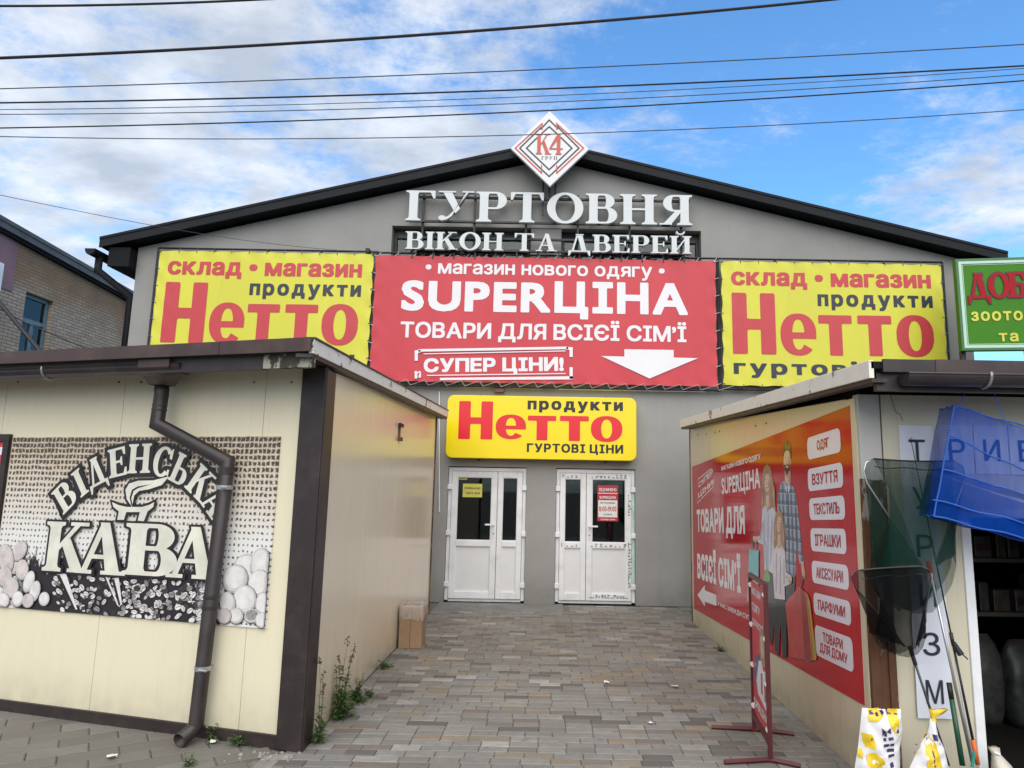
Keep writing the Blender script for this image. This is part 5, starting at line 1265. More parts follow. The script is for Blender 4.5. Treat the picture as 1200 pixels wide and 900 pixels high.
def face(x, y, rx, ry, beard=False):
    illo('skin_shade_print', x, y, rx, ry); illo('skin_print', x - rx * .12, y - ry * .02, rx * .84, ry * .95)
    illo('skin_shade_print', x + rx * .55, y + ry * .25, rx * .28, ry * .35)
    if beard:
        ill('hair_dark_print', (x - rx * .92, y + ry * .15), (x - rx * .7, y + ry * .7), (x, y + ry * 1.06), (x + rx * .7, y + ry * .7), (x + rx * .95, y + ry * .15), (x + rx * .62, y + ry * .32), (x + rx * .4, y + ry * .30), (x, y + ry * .27), (x - rx * .4, y + ry * .30), (x - rx * .62, y + ry * .34))
    for d in (-.42, .36):
        ill('hair_dark_print', (x + rx * (d - .24), y - ry * .20), (x + rx * (d + .02), y - ry * .26), (x + rx * (d + .26), y - ry * .20), (x + rx * d, y - ry * .20))
        illo('teeth_print', x + rx * d, y - ry * .08, rx * .20, ry * .055); illo('feature_print', x + rx * (d + .02), y - ry * .08, rx * .11, ry * .05)
    ill('skin_shade_print', (x - rx * .02, y - ry * .08), (x + rx * .12, y + ry * .18), (x + rx * .16, y + ry * .25), (x - rx * .18, y + ry * .25), (x - rx * .10, y + ry * .2))
    ill('lip_print', (x - rx * .42, y + ry * .40), (x, y + ry * .36), (x + rx * .40, y + ry * .39), (x + rx * .22, y + ry * .58), (x, y + ry * .64), (x - rx * .24, y + ry * .58))
    ill('teeth_print', (x - rx * .32, y + ry * .42), (x, y + ry * .40), (x + rx * .30, y + ry * .42), (x + rx * .16, y + ry * .50), (x - rx * .18, y + ry * .50))
def strands(x0, x1, y0, y1, n, mats, sd, lean=0):
    q = random.Random(sd)
    for k in range(n):
        x = q.uniform(x0, x1); t0, t1 = q.uniform(0, .4), q.uniform(.6, 1); w = q.uniform(.7, 1.8); ya, yb = y0 + (y1 - y0) * t0, y0 + (y1 - y0) * t1; dx = q.uniform(-3, 3) + lean
        ill(q.choice(mats), (x, ya), (x + w, ya), (x + w * 1.3 + dx * .6, (ya + yb) / 2), (x + dx + w * .3, yb), (x + dx * .6 - w * .2, (ya + yb) / 2))
# man
ill('trousers_print', (163, 530), (225, 520), (222, 600), (205, 700), (195, 842), (178, 842), (172, 700))
ill('plaid_print', (158, 300), (162, 235), (172, 205), (186, 192), (204, 205), (222, 228), (232, 290), (239, 360), (248, 440), (252, 490), (240, 500), (228, 440), (224, 545), (205, 552), (188, 548), (182, 470), (168, 400))
ill('plaid_shade_print', (223, 300), (228, 330), (233, 420), (230, 445), (225, 400)); ill('plaid_shade_print', (196, 246), (199, 246), (204, 400), (203, 545), (199, 545), (200, 400)); ill('plaid_shade_print', (168, 300), (171, 300), (178, 420), (175, 420)); ill('plaid_shade_print', (212, 330), (215, 330), (219, 480), (216, 480))
ill('skin_shade_print', (184, 160), (206, 160), (208, 203), (197, 218), (186, 198)); ill('skin_print', (185, 175), (197, 185), (200, 206), (196, 212), (187, 196))
illo('skin_print', 206, 128, 3, 11)
face(194, 124, 13, 48, True)
ill('hair_dark_print', (180, 118), (177, 90), (182, 62), (190, 50), (200, 54), (207, 74), (209, 100), (207, 120), (205, 98), (199, 86), (190, 88), (184, 96))
strands(181, 206, 56, 92, 9, ['feature_print', 'hair_light_print'], 3)
ill('skin_print', (244, 492), (254, 490), (261, 540), (257, 556), (251, 550)); ill('skin_shade_print', (250, 500), (254, 500), (259, 545), (255, 552))
ill('blouse_print', (187, 205), (195, 222), (204, 206), (206, 225), (197, 245), (188, 228)); ill('plaid_shade_print', (194, 224), (197, 222), (198, 245), (195, 245))
# woman
ill('hair_blond_print', (105, 175), (110, 150), (121, 136), (134, 148), (141, 185), (147, 240), (153, 300), (146, 330), (138, 312), (128, 290), (116, 318), (106, 322), (102, 280))
ill('blouse_print', (104, 300), (116, 285), (132, 300), (148, 290), (156, 330), (156, 420), (150, 540), (128, 545), (112, 520), (108, 430), (96, 425), (82, 415), (82, 402), (100, 395), (102, 345))
ill('skin_shade_print', (117, 232), (131, 232), (134, 285), (124, 312), (115, 284)); ill('skin_print', (118, 250), (127, 250), (128, 285), (123, 302), (117, 284))
face(123, 200, 11.5, 40)
ill('hair_blond_print', (109, 205), (110, 162), (121, 142), (133, 158), (138, 210), (142, 262), (137, 262), (133, 190), (126, 168), (116, 178), (112, 215), (112, 262), (107, 262))
strands(103, 113, 190, 315, 10, ['hair_light_print', 'feature_print', 'hair_light_print'], 5); strands(135, 148, 190, 320, 12, ['hair_light_print', 'feature_print', 'hair_light_print'], 6, 3)
for p in (((124, 320), (127, 320), (126, 520), (122, 520)), ((138, 340), (142, 345), (136, 500), (133, 500)), ((108, 340), (111, 340), (114, 500), (111, 490)), ((148, 330), (151, 330), (148, 470), (145, 470)), ((104, 350), (106, 350), (98, 410), (94, 410)), ((116, 420), (119, 420), (121, 530), (118, 530))): ill('fold_print', *p)
ill('skin_print', (70, 400), (84, 398), (92, 410), (84, 424), (72, 418)); ill('skin_shade_print', (72, 412), (84, 414), (82, 424), (73, 420))
ill('trousers_print', (118, 520), (150, 540), (150, 700), (140, 800), (124, 760))
# girl
ill('hair_blond_print', (149, 355), (153, 315), (166, 300), (179, 316), (184, 360), (190, 440), (186, 475), (176, 440), (158, 440), (150, 475), (145, 420))
ill('pink_blouse_print', (146, 450), (160, 432), (176, 432), (188, 455), (192, 530), (212, 545), (210, 572), (186, 582), (188, 630), (150, 626), (144, 540))
ill('skin_shade_print', (160, 378), (174, 378), (176, 430), (167, 446), (159, 430)); ill('skin_print', (161, 392), (170, 392), (171, 428), (166, 438), (160, 428))
face(166, 350, 11, 36)
ill('hair_blond_print', (153, 355), (155, 320), (167, 304), (178, 322), (182, 372), (178, 372), (175, 336), (167, 326), (159, 336), (157, 372), (152, 380))
strands(146, 157, 350, 468, 9, ['hair_light_print', 'feature_print', 'hair_light_print'], 8); strands(177, 188, 350, 468, 9, ['hair_light_print', 'feature_print', 'hair_light_print'], 9, 3)
for p in (((170, 470), (173, 470), (172, 610), (168, 610)), ((156, 460), (158, 460), (157, 600), (154, 600)), ((182, 480), (185, 480), (186, 570), (183, 575)), ((190, 540), (208, 550), (206, 556), (190, 550))): ill('fold_print', *p)
ill('trousers_print', (148, 628), (190, 632), (194, 700), (194, 838), (180, 840), (172, 720), (166, 838), (150, 812))
illo('skin_print', 206, 558, 8, 14); illo('skin_shade_print', 208, 565, 5, 7)
# shopping bags
ill('teal_print', (58, 445), (92, 452), (92, 560), (54, 555)); ill('yellow_bag_print', (54, 556), (92, 562), (86, 645), (50, 636))
ill('feature_print', (68, 442), (68, 412), (72, 410), (72, 442)); ill('feature_print', (82, 446), (82, 416), (85, 416), (85, 446))
ill('green_bag_print', (110, 545), (122, 515), (136, 545), (134, 565), (110, 560))
ill('orange_bag_print', (246, 590), (272, 610), (302, 850), (268, 856)); ill('lime_bag_print', (272, 612), (280, 640), (304, 842), (296, 852))
ill('salmon_bag_print', (190, 640), (244, 578), (264, 612), (288, 856), (206, 838)); ill('salmon_shade_print', (244, 578), (264, 612), (288, 856), (262, 850), (248, 640)); ill('feature_print', (216, 606), (222, 545), (225, 545), (220, 604)); ill('feature_print', (244, 578), (252, 545), (255, 546), (249, 580))
fm.build('family_print', 'plaid_print', pos)

# ---- paper letter sheets on the kiosk front
GSH = 'white letter sheets taped to the right kiosk front'
def sheet(ch, u, v, c, label, mirror=False):
    a, b = RKF.px(u, v, c); t = thing('letter_sheet', label, 'paper sign', RKF.w(a, b - .1485, c), GSH)
    q_ = MB(); n = 6; tilt = RND.uniform(-.015, .015)
    pts = []
    for k in range(n + 1):
        for i in range(5):
            x, z = (i / 4 - .5) * .208, (k / n - .5) * .297
            pts.append(RKF.w(a + x * math.cos(tilt) - z * math.sin(tilt), b + z * math.cos(tilt) + x * math.sin(tilt), c + .0015 * math.sin(k * 1.7 + u) * (abs(i - 2) / 2)))
    q_.add(pts, [(k * 5 + i, k * 5 + i + 1, (k + 1) * 5 + i + 1, (k + 1) * 5 + i) for k in range(n) for i in range(4)]); q_.build('paper', 'paper_white', t, smooth=True)
    m = MB(); text(m, RKF, ch, (a - .050, b - .068, a + .050, b + .062), c + .004, 'sheet_letter', .006); m.build('letter', 'sheet_letter', t)
for i, (ch, u, v, lab) in enumerate((('Т', 1074.5, 527, 'white paper sheet with the letter Т, topmost of the vertical letter column'), ('У', 1079, 583, 'white paper sheet with the letter У behind the green landing net'),
        ('Р', 1083.5, 639, 'white paper sheet with the letter Р low in the vertical column behind the green net'), ('И', 1087.5, 697, 'white paper sheet with the letter И hidden behind the black landing net'),
        ('З', 1091, 754, 'white paper sheet with the letter З just below the black landing net'), ('М', 1095, 810, 'white paper sheet with the letter М, lowest of the vertical letter column'))):
    sheet(ch, u, v, .003 + .0028 * i, lab)
for i, (ch, u, v, lab) in enumerate((('Р', 1121, 526.5, 'white paper sheet with the letter Р, first of the row behind the blue net'), ('И', 1162, 527, 'white paper sheet with the letter И in the row behind the blue net'), ('Б', 1203, 528, 'white paper sheet with the letter Б at the end of the row behind the blue net'))):
    sheet(ch, u, v, .003 + .002 * i, lab)

# ================================================================== neighbouring brick building (left)
BX = -12.0
BF = Fr((BX, 0, 0), (0, 1, 0), (0, 0, 1), (1, 0, 0))
bk = thing('brick_building', 'old pale brick building with mauve plaster patch and blue window behind the coffee kiosk', 'building', (BX, 16, 0))
e0 = BF.px(0, 258); e1 = BF.px(154, 345)
kz = (e1[1] - e0[1]) / (e1[0] - e0[0]); ze = lambda y: e0[1] + (y - e0[0]) * kz
y0, y1 = 11.0, e1[0]
wx0, wx1 = BF.px(27, 370)[0], BF.px(61, 370)[0]; wtop = BF.px(45, 347)[1]; wbot = wtop - 1.75
bw = MB()
for a0, a1, b0, b1 in ((y0, wx0, 0, None), (wx1, y1, 0, None), (wx0, wx1, 0, wbot), (wx0, wx1, wtop, None)):
    bw.flat(BF, [(a0, b0), (a1, b0), (a1, b1 if b1 else ze(a1) - .05), (a0, b1 if b1 else ze(a0) - .05)], 0)
for p, q_ in (((wx0, wbot), (wx0, wtop)), ((wx1, wtop), (wx1, wbot)), ((wx0, wtop), (wx1, wtop)), ((wx1, wbot), (wx0, wbot))): bw.add([BF.w(*p, 0), BF.w(*q_, 0), BF.w(*q_, -.22), BF.w(*p, -.22)], [(0, 1, 2, 3)])
bw.add([(BX, y1, 0), (BX, y1, ze(y1) - .05), (BX - 8, y1, ze(y1) - .05), (BX - 8, y1, 0)], [(0, 1, 2, 3)])
bw.build('wall', 'old_brick', bk)
mx1 = BF.px(21, 300)[0]
MB().prism(BF, [(y0, BF.px(14, 342)[1]), (BF.px(14, 342)[0], BF.px(14, 342)[1]), (BF.px(19, 300)[0], BF.px(19, 300)[1]), (mx1, ze(mx1) - .06), (y0, ze(y0) - .06)], .001, .012).build('plaster_patch', 'mauve_plaster', bk)
rfm = MB()
rfm.prism(Fr((BX - 9, 0, 0), (0, 1, 0), (0, 0, 1), (1, 0, 0)), [(y0, ze(y0) - .06), (y1 + .1, ze(y1 + .1) - .06), (y1 + .1, ze(y1 + .1) + .03), (y0, ze(y0) + .03)], 0, 9.18)
brf = rfm.build('roof', 'grey_flashing', bk)
MB().prism(BF, [(y0, ze(y0) - .20), (y1 + .1, ze(y1 + .1) - .20), (y1 + .1, ze(y1 + .1) - .061), (y0, ze(y0) - .061)], .002, .16).build('fascia', 'grey_flashing', brf)
MB().prism(BF, [(y0, ze(y0) - .27), (y1 + .1, ze(y1 + .1) - .27), (y1 + .1, ze(y1 + .1) - .201), (y0, ze(y0) - .201)], .002, .10).build('fascia_board', 'charcoal_soffit', brf)
wf = MB(); t = .09; d0, d1 = -.18, -.10; mid = (wx0 + wx1) / 2; zz_ = wtop - .62
for r_ in ((wx0, wx0 + t, wbot, wtop), (wx1 - t, wx1, wbot, wtop), (wx0 + t, wx1 - t, wtop - t, wtop), (wx0 + t, wx1 - t, wbot, wbot + t), (wx0 + t, wx1 - t, zz_ - .05, zz_ + .05), (mid - .045, mid + .045, wbot + t, zz_ - .05)): wf.rect(BF, *r_, d0, d1)
bwn = wf.build('window', 'blue_window_paint', bk, bevel=.006)
MB().rect(BF, wx0 + t, wx1 - t, wbot + t, wtop - t, -.15, -.14).build('pane', 'window_glass', bwn)
cm = MB(); n = 24
for i in range(n): a = wx0 + (wx1 - wx0) * i / n; b = wx0 + (wx1 - wx0) * (i + 1) / n; cm.add([BF.w(a, wbot, -.42 - .03 * (i % 2)), BF.w(b, wbot, -.42 - .03 * ((i + 1) % 2)), BF.w(b, zz_, -.42 - .03 * ((i + 1) % 2)), BF.w(a, zz_, -.42 - .03 * (i % 2))], [(0, 1, 2, 3)])
cm.build('curtain', 'curtain', bwn)
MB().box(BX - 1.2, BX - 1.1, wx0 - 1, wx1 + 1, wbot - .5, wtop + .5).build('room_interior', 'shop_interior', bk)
dpn = MB(); a = BF.px(148, 370)[0]; dpn.tube([BF.w(a, ze(a) - .1, .12), BF.w(a, .2, .12)], .05, 10); dpn.build('downpipe', 'zinc', bk, smooth=True)
b2 = MB(); a = y1 + .12; b2.tube([BF.w(a, ze(a) - .1, .10), BF.w(a, .2, .10)], .075, 10); b2.build('downpipe', 'charcoal_roof', bk, smooth=True)
ac = thing('air_conditioner', 'pale grey air conditioner box on the mauve wall at the left edge', 'air conditioner', BF.w(BF.px(0, 328)[0] - .32, BF.px(0, 334)[1], 0))
aa = BF.px(4, 322, .42); ab = aa[1] - .38
MB().rect(BF, aa[0] - .8, aa[0], ab, ab + .62, .10, .42).build('casing', 'pvc_panel', ac, bevel=.02)
fg = MB()
for k in range(6): rr = .05 + k * .035; fg.tube([BF.w(aa[0] - .42 + rr * math.cos(2 * math.pi * j / 20), ab + .31 + rr * math.sin(2 * math.pi * j / 20), .425) for j in range(21)], .004, 4)
fg.build('fan_grille', 'frame_black', ac)
MB().rect(BF, aa[0] - .7, aa[0] - .66, ab - .05, ab, .0, .42).rect(BF, aa[0] - .14, aa[0] - .10, ab - .05, ab, .0, .42).build('bracket', 'frame_black', ac)

# ================================================================== overhead wires
def wire(label, pts, Y0, r, mat, slope=0.0, cat='cable', group='overhead wires'):
    P = []
    for u, v in pts:
        d = RT * ((u - CX) / FPX) - UP * ((v - CY) / FPX) + FW; n = Vector((-slope, 1, 0)); k = (Y0) / d.dot(n); P.append(EYE + d * k)
    xs_ = [p.x for p in P]; m = MB()
    def lag(x, f):
        s_ = 0
        for i in range(3):
            w_ = 1
            for j in range(3):
                if i != j: w_ *= (x - xs_[j]) / (xs_[i] - xs_[j])
            s_ += w_ * f[i]
        return s_
    X0, X1 = min(xs_) - 3, max(xs_) + 3; path = []
    for k in range(41): x = X0 + (X1 - X0) * k / 40; path.append((x, lag(x, [p.y for p in P]), lag(x, [p.z for p in P])))
    m.tube(path, r * .8, 6); o = m.build('overhead_wire', mat); tag(o, label, cat, group); return o
wire('thickest black overhead cable, rising towards the top edge of the sky', ((0, 68), (600, 33), (968, 0)), 5.6, .016, 'cable_black', .05)
wire('topmost short overhead cable at the upper left corner of the sky', ((0, 7), (160, 5), (330, -2)), 5.4, .012, 'cable_black', .05)
wire('thin overhead wire next below the thick black cable', ((0, 104), (600, 83), (1200, 52)), 6.6, .007, 'cable_grey')
wire('darker overhead wire, second below the thick black cable', ((0, 120.5), (600, 105.5), (1200, 77)), 6.8, .011, 'cable_black')
wire('faint thin overhead wire just under the darker second wire', ((0, 128.5), (600, 114), (1200, 80)), 7.0, .005, 'cable_grey')
wire('thin overhead wire in the middle of the close bundle of wires', ((0, 134), (600, 121.5), (1200, 87)), 7.1, .006, 'cable_grey')
wire('sagging dark overhead wire just above the lowest one', ((0, 150), (600, 131.5), (1200, 94.5)), 6.9, .009, 'cable_black')
wire('lowest long overhead wire, passing in front of the diamond sign', ((0, 160), (600, 158.5), (1200, 128.5)), 6.7, .006, 'cable_grey')
d_ = lambda u, v, Y: atY(u, v, Y)
w1 = MB(); A, B = d_(-60, 216, 5.2), FA.w(*FA.px(432, 296, .12), .12); w1.tube([A.lerp(B, k / 20) + Vector((0, 0, -.10 * math.sin(math.pi * k / 20))) for k in range(21)], .003, 5)
tag(w1.build('service_wire', 'cable_grey'), 'thin wire running down from the left sky to the corner of the left yellow banner', 'cable')
ipx, ipz = FA.px(431, 295, .09); im = thing('wire_insulator', 'small black wire anchor at the top right corner of the left yellow banner', 'insulator', FA.w(ipx, ipz - .04, .09))
MB().rect(FA, ipx - .03, ipx + .03, ipz - .03, ipz + .05, .02, .13).build('body', 'frame_black', im, bevel=.008); MB().tube([FA.w(ipx, ipz, .0), FA.w(ipx, ipz, .14)], .01, 6).build('pin', 'frame_black', im)
w2 = MB(); A, B = d_(-70, 272, 5.9), Vector((d_(56, 407, 5.9).x, 5.9, d_(56, 407, 5.9).z - .1)); w2.tube([A, A.lerp(B, .5), B], .020, 8); tag(w2.build('roof_strut', 'cable_black'), 'dark slanting strut reaching down onto the coffee kiosk roof in front of the blue window', 'strut')
w3 = MB(); w3.tube([d_(-40, 340, 6.5), d_(30, 378, 6.5), d_(100, 408, 6.5), d_(120, 420, 6.5)], .006, 5); tag(w3.build('slack_wire', 'cable_black'), 'thin slack wire crossing the brick wall below the dark strut', 'cable')

# ================================================================== pavement sign in front of the poster
Pn = atZ(903, 893); Pf = atZ(884, 857); Hs = atY(884, 671, Pf.y).z
dirs = (Pn - Pf); dirs.z = 0; Ls = dirs.length; SGF = Fr(Pf, dirs.normalized(), (0, 0, 1), (dirs.y, -dirs.x, 0))
if SGF.n.x > 0: SGF.n = -SGF.n
ps = thing('pavement_sign', 'narrow red free standing pavement sign in a maroon steel frame before the family poster', 'sign', (Pf + Pn) / 2)
Hn = atY(904, 683, Pn.y).z; Hs = (Hs + Hn) / 2
fm = MB(); h_ = .014
fm.rect(SGF, -h_, h_, 0, Hs, -h_, h_); fm.rect(SGF, Ls - h_, Ls + h_, 0, Hs, -h_, h_); fm.rect(SGF, h_, Ls - h_, Hs - 2 * h_, Hs - .001, -h_ + .001, h_ - .001); fm.rect(SGF, h_, Ls - h_, .095, .12, -h_ + .001, h_ - .001)
fm.build('frame', 'sign_maroon', ps, bevel=.002)
for (u0, v0, u1, v1, a) in ((834, 852, 931, 860, 0), (849, 893, 938, 897.5, Ls)):
    p0, p1 = atZ(u0, v0, .015), atZ(u1, v1, .015); m = MB(); c = SGF.w(a, 0, 0); m.tube([p0, Vector((c.x, c.y, .015)), p1], .016, 4); m.build('foot', 'sign_maroon', ps)
sb0, sb1 = .15, Hs - .05
MB().rect(SGF, .03, Ls - .03, sb0, sb1, -.003, .003).build('sheet', 'banner_red', ps)
cl = MB()
for k in range(4):
    for a in (0.022, Ls - .022): z = sb0 + .03 + (sb1 - sb0 - .06) * k / 3; cl.tube([SGF.w(a - .022, z, 0), SGF.w(a + .022, z, .004)], .018, 6)
cl.build('clip', 'plastic_clip', ps)
H2 = sb1 - sb0; c = .0045
def pst(s, z1, z0, a0=.06, a1=None, mt='print_white', w=.03): m = MB(); text(m, SGF, s, (a0, sb0 + H2 * z0, a1 or Ls - .06, sb0 + H2 * z1), c, mt, w); m.build('lettering', mt, ps)
pst('МАГАЗИН', .96, .90, .07, Ls - .15); pst('ОДЯГУ', .84, .77, .07, Ls - .2); pst('ДЛЯ ВСІЄЇ', .73, .66, .07, Ls - .1)
m = MB(); k_ = [0]
def pf(mat, *pts): k_[0] += 1; m.flat(SGF, [(Ls * x, sb0 + H2 * z) for x, z in pts], c + k_[0] * .0002, mat)
pf('hair_blond_print', (.55, .60), (.68, .70), (.85, .68), (.92, .55), (.90, .44), (.60, .44)); pf('skin_print', (.64, .63), (.74, .66), (.82, .62), (.82, .52), (.74, .48), (.65, .52))
pf('blue_print', (.15, .28), (.25, .44), (.50, .48), (.62, .45), (.55, .22), (.20, .22)); pf('bag_paper', (.50, .44), (.66, .46), (.80, .40), (.95, .44), (.95, .14), (.40, .18), (.30, .26))
pf('salmon_bag_print', (.60, .36), (.72, .38), (.70, .22), (.60, .22)); pf('salmon_bag_print', (.80, .34), (.92, .36), (.90, .20), (.80, .20))
m.build('picture_print', 'skin_print', ps)
pst('SUPERЦІНА', .115, .04, .05, Ls - .05)

# ================================================================== landing nets, rods and blue net
NY = 3.97
NF = Fr((0, NY, 0), (1, 0, 0), (0, 0, 1), (0, -1, 0))
def landing_net(name, label, L, Rr, apex, dip, depth, net, framemat, cordmat, tipL, handle, hr, bag, cz):
    """L, Rr: upper ends of the arms, apex: where they join the handle (photo pixels on the net's plane)"""
    fr = NF; a = lambda p, c=0.0: fr.w(*fr.px(p[0], p[1], c), c)
    root = thing(name, label, 'landing net', a(handle[-1]))
    arms = MB(); arms.tube([a(p, cz) for p in L], hr * .6, 8); arms.tube([a(p, cz) for p in Rr], hr * .6, 8); arms.build('arm', framemat, root, smooth=True)
    t0, t1 = a(L[0], cz), a(Rr[0], cz)
    top = [t0.lerp(t1, k / 12) + Vector((0, 0, -dip * math.sin(math.pi * k / 12))) for k in range(13)]
    m = MB(); m.tube(top, .005, 6); m.build('mouth_cord', cordmat, root)
    # the bag: rim loop on the frame, drooping to a rounded bottom
    rimL = [a(p, cz) for p in L]; rimR = [a(p, cz) for p in Rr]
    def along(P, t):
        ls = [(P[i + 1] - P[i]).length for i in range(len(P) - 1)]; d = t * sum(ls)
        for i, l in enumerate(ls):
            if d <= l or i == len(ls) - 1: return P[i].lerp(P[i + 1], min(1, d / l))
            d -= l
    n = 12; rim = [along(rimL, 1 - k / n) for k in range(n)] + top[:-1] + [along(rimR, k / n) for k in range(n + 1)]
    N = len(rim); bm_ = MB(); vs = []; Kn = 9; q = random.Random(len(label))
    B = [a(p, cz) for p in bag]
    for k in range(Kn + 1):
        s_ = k / Kn
        for i, p in enumerate(rim):
            b = along(B, i / (N - 1)); w_ = p.lerp(b, s_)
            swell = math.sin(math.pi * min(1, s_ * 1.0)) * depth
            w_ = w_ + Vector((q.uniform(-.006, .006) * s_, -swell * .25 + depth * .75 * math.sin(math.pi * i / (N - 1)) * s_ ** .7 - .0, q.uniform(-.008, .008) * s_))
            w_.y = min(w_.y, RYF - .03)
            vs.append(w_)
    bm_.add(vs, [(k * N + i, k * N + i + 1, (k + 1) * N + i + 1, (k + 1) * N + i) for k in range(Kn) for i in range(N - 1)])
    # front fold of the bag
    vs = []
    for k in range(Kn + 1):
        s_ = k / Kn
        for i in range(13):
            p = top[i]; b = along(B, i / 12); w_ = p.lerp(b, s_); w_.y += -.05 * math.sin(math.pi * s_) - depth * .35 * math.sin(math.pi * i / 12) * s_ + .01; vs.append(w_)
    bm_.add(vs, [(k * 13 + i, k * 13 + i + 1, (k + 1) * 13 + i + 1, (k + 1) * 13 + i) for k in range(Kn) for i in range(12)])
    bm_.build('net_bag', net, root, smooth=True)
    sv = MB()
    for i0 in (0,):
        sv.tube([top[i] + Vector((0, -.004, -.045 - .006 * math.sin(i))) for i in range(13)], .003, 5)
    sv.build('hem', cordmat, root)
    hm = MB(); hp = [a(p, cz) for p in handle]; hm.tube(hp, hr, 10); hd = hm.build('handle', framemat, root, smooth=True)
    gr = MB(); gr.tube([hp[0] + (hp[0] - hp[1]).normalized() * .03, hp[0] + (hp[1] - hp[0]).normalized() * .07], hr * 1.7, 10); gr.build('joint_block', tipL, root)
    return root, hp
gn, hp = landing_net('landing_net', 'large green landing net with silver arms leaning on the letter sheets', [(1024, 537.5), (1015, 542), (1012, 552), (1016, 566), (1078, 660)], [(1118, 540), (1128, 546), (1131, 558), (1127, 572), (1096, 660)], (1088, 664), .008, .12, 'green_netting', 'alloy', 'cable_black', 'red_plastic',
            [(1089, 664), (1139, 893)], .0075, [(1078, 662), (1024, 664), (1034, 696), (1060, 718), (1088, 718), (1112, 690), (1123, 650), (1098, 662)], .0)
gl = MB(); mm_ = NF.w(*NF.px(1090, 676, .03), .03); gl.box(mm_.x - .014, mm_.x + .014, mm_.y - .003, mm_.y, mm_.z - .03, mm_.z + .02); gl.build('price_tag', 'print_white', gn)
kn, hp2 = landing_net('landing_net', 'smaller black landing net hanging in front of the green one', [(1010, 668), (1001, 670), (997, 677), (1004, 690), (1060, 756)], [(1080, 664), (1089, 668), (1091, 678), (1088, 696), (1074, 756)], (1068, 766), -.004, .10, 'black_netting', 'dark_alloy', 'black_grip', 'black_grip',
            [(1068, 764), (1112, 897)], .0065, [(1058, 757), (1024, 742), (1040, 764), (1060, 770), (1078, 764), (1086, 742), (1074, 757)], .06)
def rod(name, label, cat, pts, segs, c0, c1):
    """thin rod leaning from the paving to the wall: pts in photo pixels, c from c0 (top) to c1 (foot)"""
    n = len(pts); P = [NF.w(*NF.px(p[0], p[1], c0 + (c1 - c0) * i / (n - 1)), c0 + (c1 - c0) * i / (n - 1)) for i, p in enumerate(pts)]
    root = thing(name, label, cat, P[-1])
    for (i0, t0, t1, r0, r1, mt, nm) in segs:
        A, B = P[0], P[-1]; m = MB(); m.tube([A.lerp(B, t0), A.lerp(B, t1)], [r0, r1], 10); m.build(nm, mt, root, smooth=True)
    return root, P
r_, P_ = rod('fishing_rod', 'thin black fishing rod leaning between the letter sheets and the doorway', 'fishing rod', [(1067, 513), (1146, 896)], [(0, 0, .62, .002, .0045, 'black_grip', 'blank'), (0, .62, .66, .010, .010, 'black_grip', 'reel_seat'), (0, .66, .93, .006, .0075, 'black_grip', 'lower_blank'), (0, .93, 1.0, .012, .012, 'orange_plastic', 'butt_grip')], -.10, .02)
mr = MB(); pr = P_[0].lerp(P_[1], .665); mr.tube([pr + Vector((-.01, -.02, .03)), pr + Vector((.02, -.03, -.03))], [.012, .018], 10); mr.tube([pr + Vector((.02, -.03, -.02)), pr + Vector((.045, -.05, -.05))], .004, 6); mr.build('reel', 'black_grip', r_)
mg = MB()
for t_ in (.0, .12, .26, .42): p = P_[0].lerp(P_[1], t_); mg.tube([p + Vector((.006 * math.cos(2 * math.pi * k / 8), -.008 + .006 * math.sin(2 * math.pi * k / 8), 0)) for k in range(9)], .0012, 4)
mg.build('line_guide', 'alloy', r_)
rod('net_handle', 'green net handle pole with a black ferrule leaning beside the black fishing rod', 'pole', [(1112, 800), (1128, 897)], [(0, 0, .20, .014, .014, 'black_grip', 'ferrule'), (0, .20, 1.0, .0135, .0145, 'green_rod', 'tube')], -.03, .03)
rod('fishing_rod', 'slim white rod with a pink mark leaning against the lowest letter sheets', 'fishing rod', [(1105, 690), (1141, 897)], [(0, 0, .3, .003, .004, 'white_film', 'blank'), (0, .3, .36, .0045, .0045, 'red_plastic', 'mark'), (0, .36, 1.0, .0045, .006, 'white_film', 'lower_blank')], -.06, -.02)
# teal handled tool stuck in the bundle at the jamb
tp_ = MB(); b0 = NF.px(1131, 903, .05)
tt = thing('plastic_bucket', 'small teal plastic bucket holding the rod butts by the door jamb', 'bucket', NF.w(b0[0] + .0, .0, .04))
bc = NF.w(b0[0], 0, .04); Rg = 18
tp_.add([bc + Vector((math.cos(2 * math.pi * k / Rg) * r, math.sin(2 * math.pi * k / Rg) * r, z)) for z, r in ((.0, .058), (.145, .075), (.15, .080), (.15, .072), (.005, .054)) for k in range(Rg)],
       [(j * Rg + k, j * Rg + (k + 1) % Rg, (j + 1) * Rg + (k + 1) % Rg, (j + 1) * Rg + k) for j in range(4) for k in range(Rg)] + [tuple(range(4 * Rg, 5 * Rg))])
tp_.build('body', 'teal_plastic', tt, smooth=False)
m = MB(); m.tube([NF.w(*NF.px(1139, 899, .07), .07), NF.w(*NF.px(1142, 881, .07), .07)], .008, 8); m.build('spout', 'teal_plastic', tt)

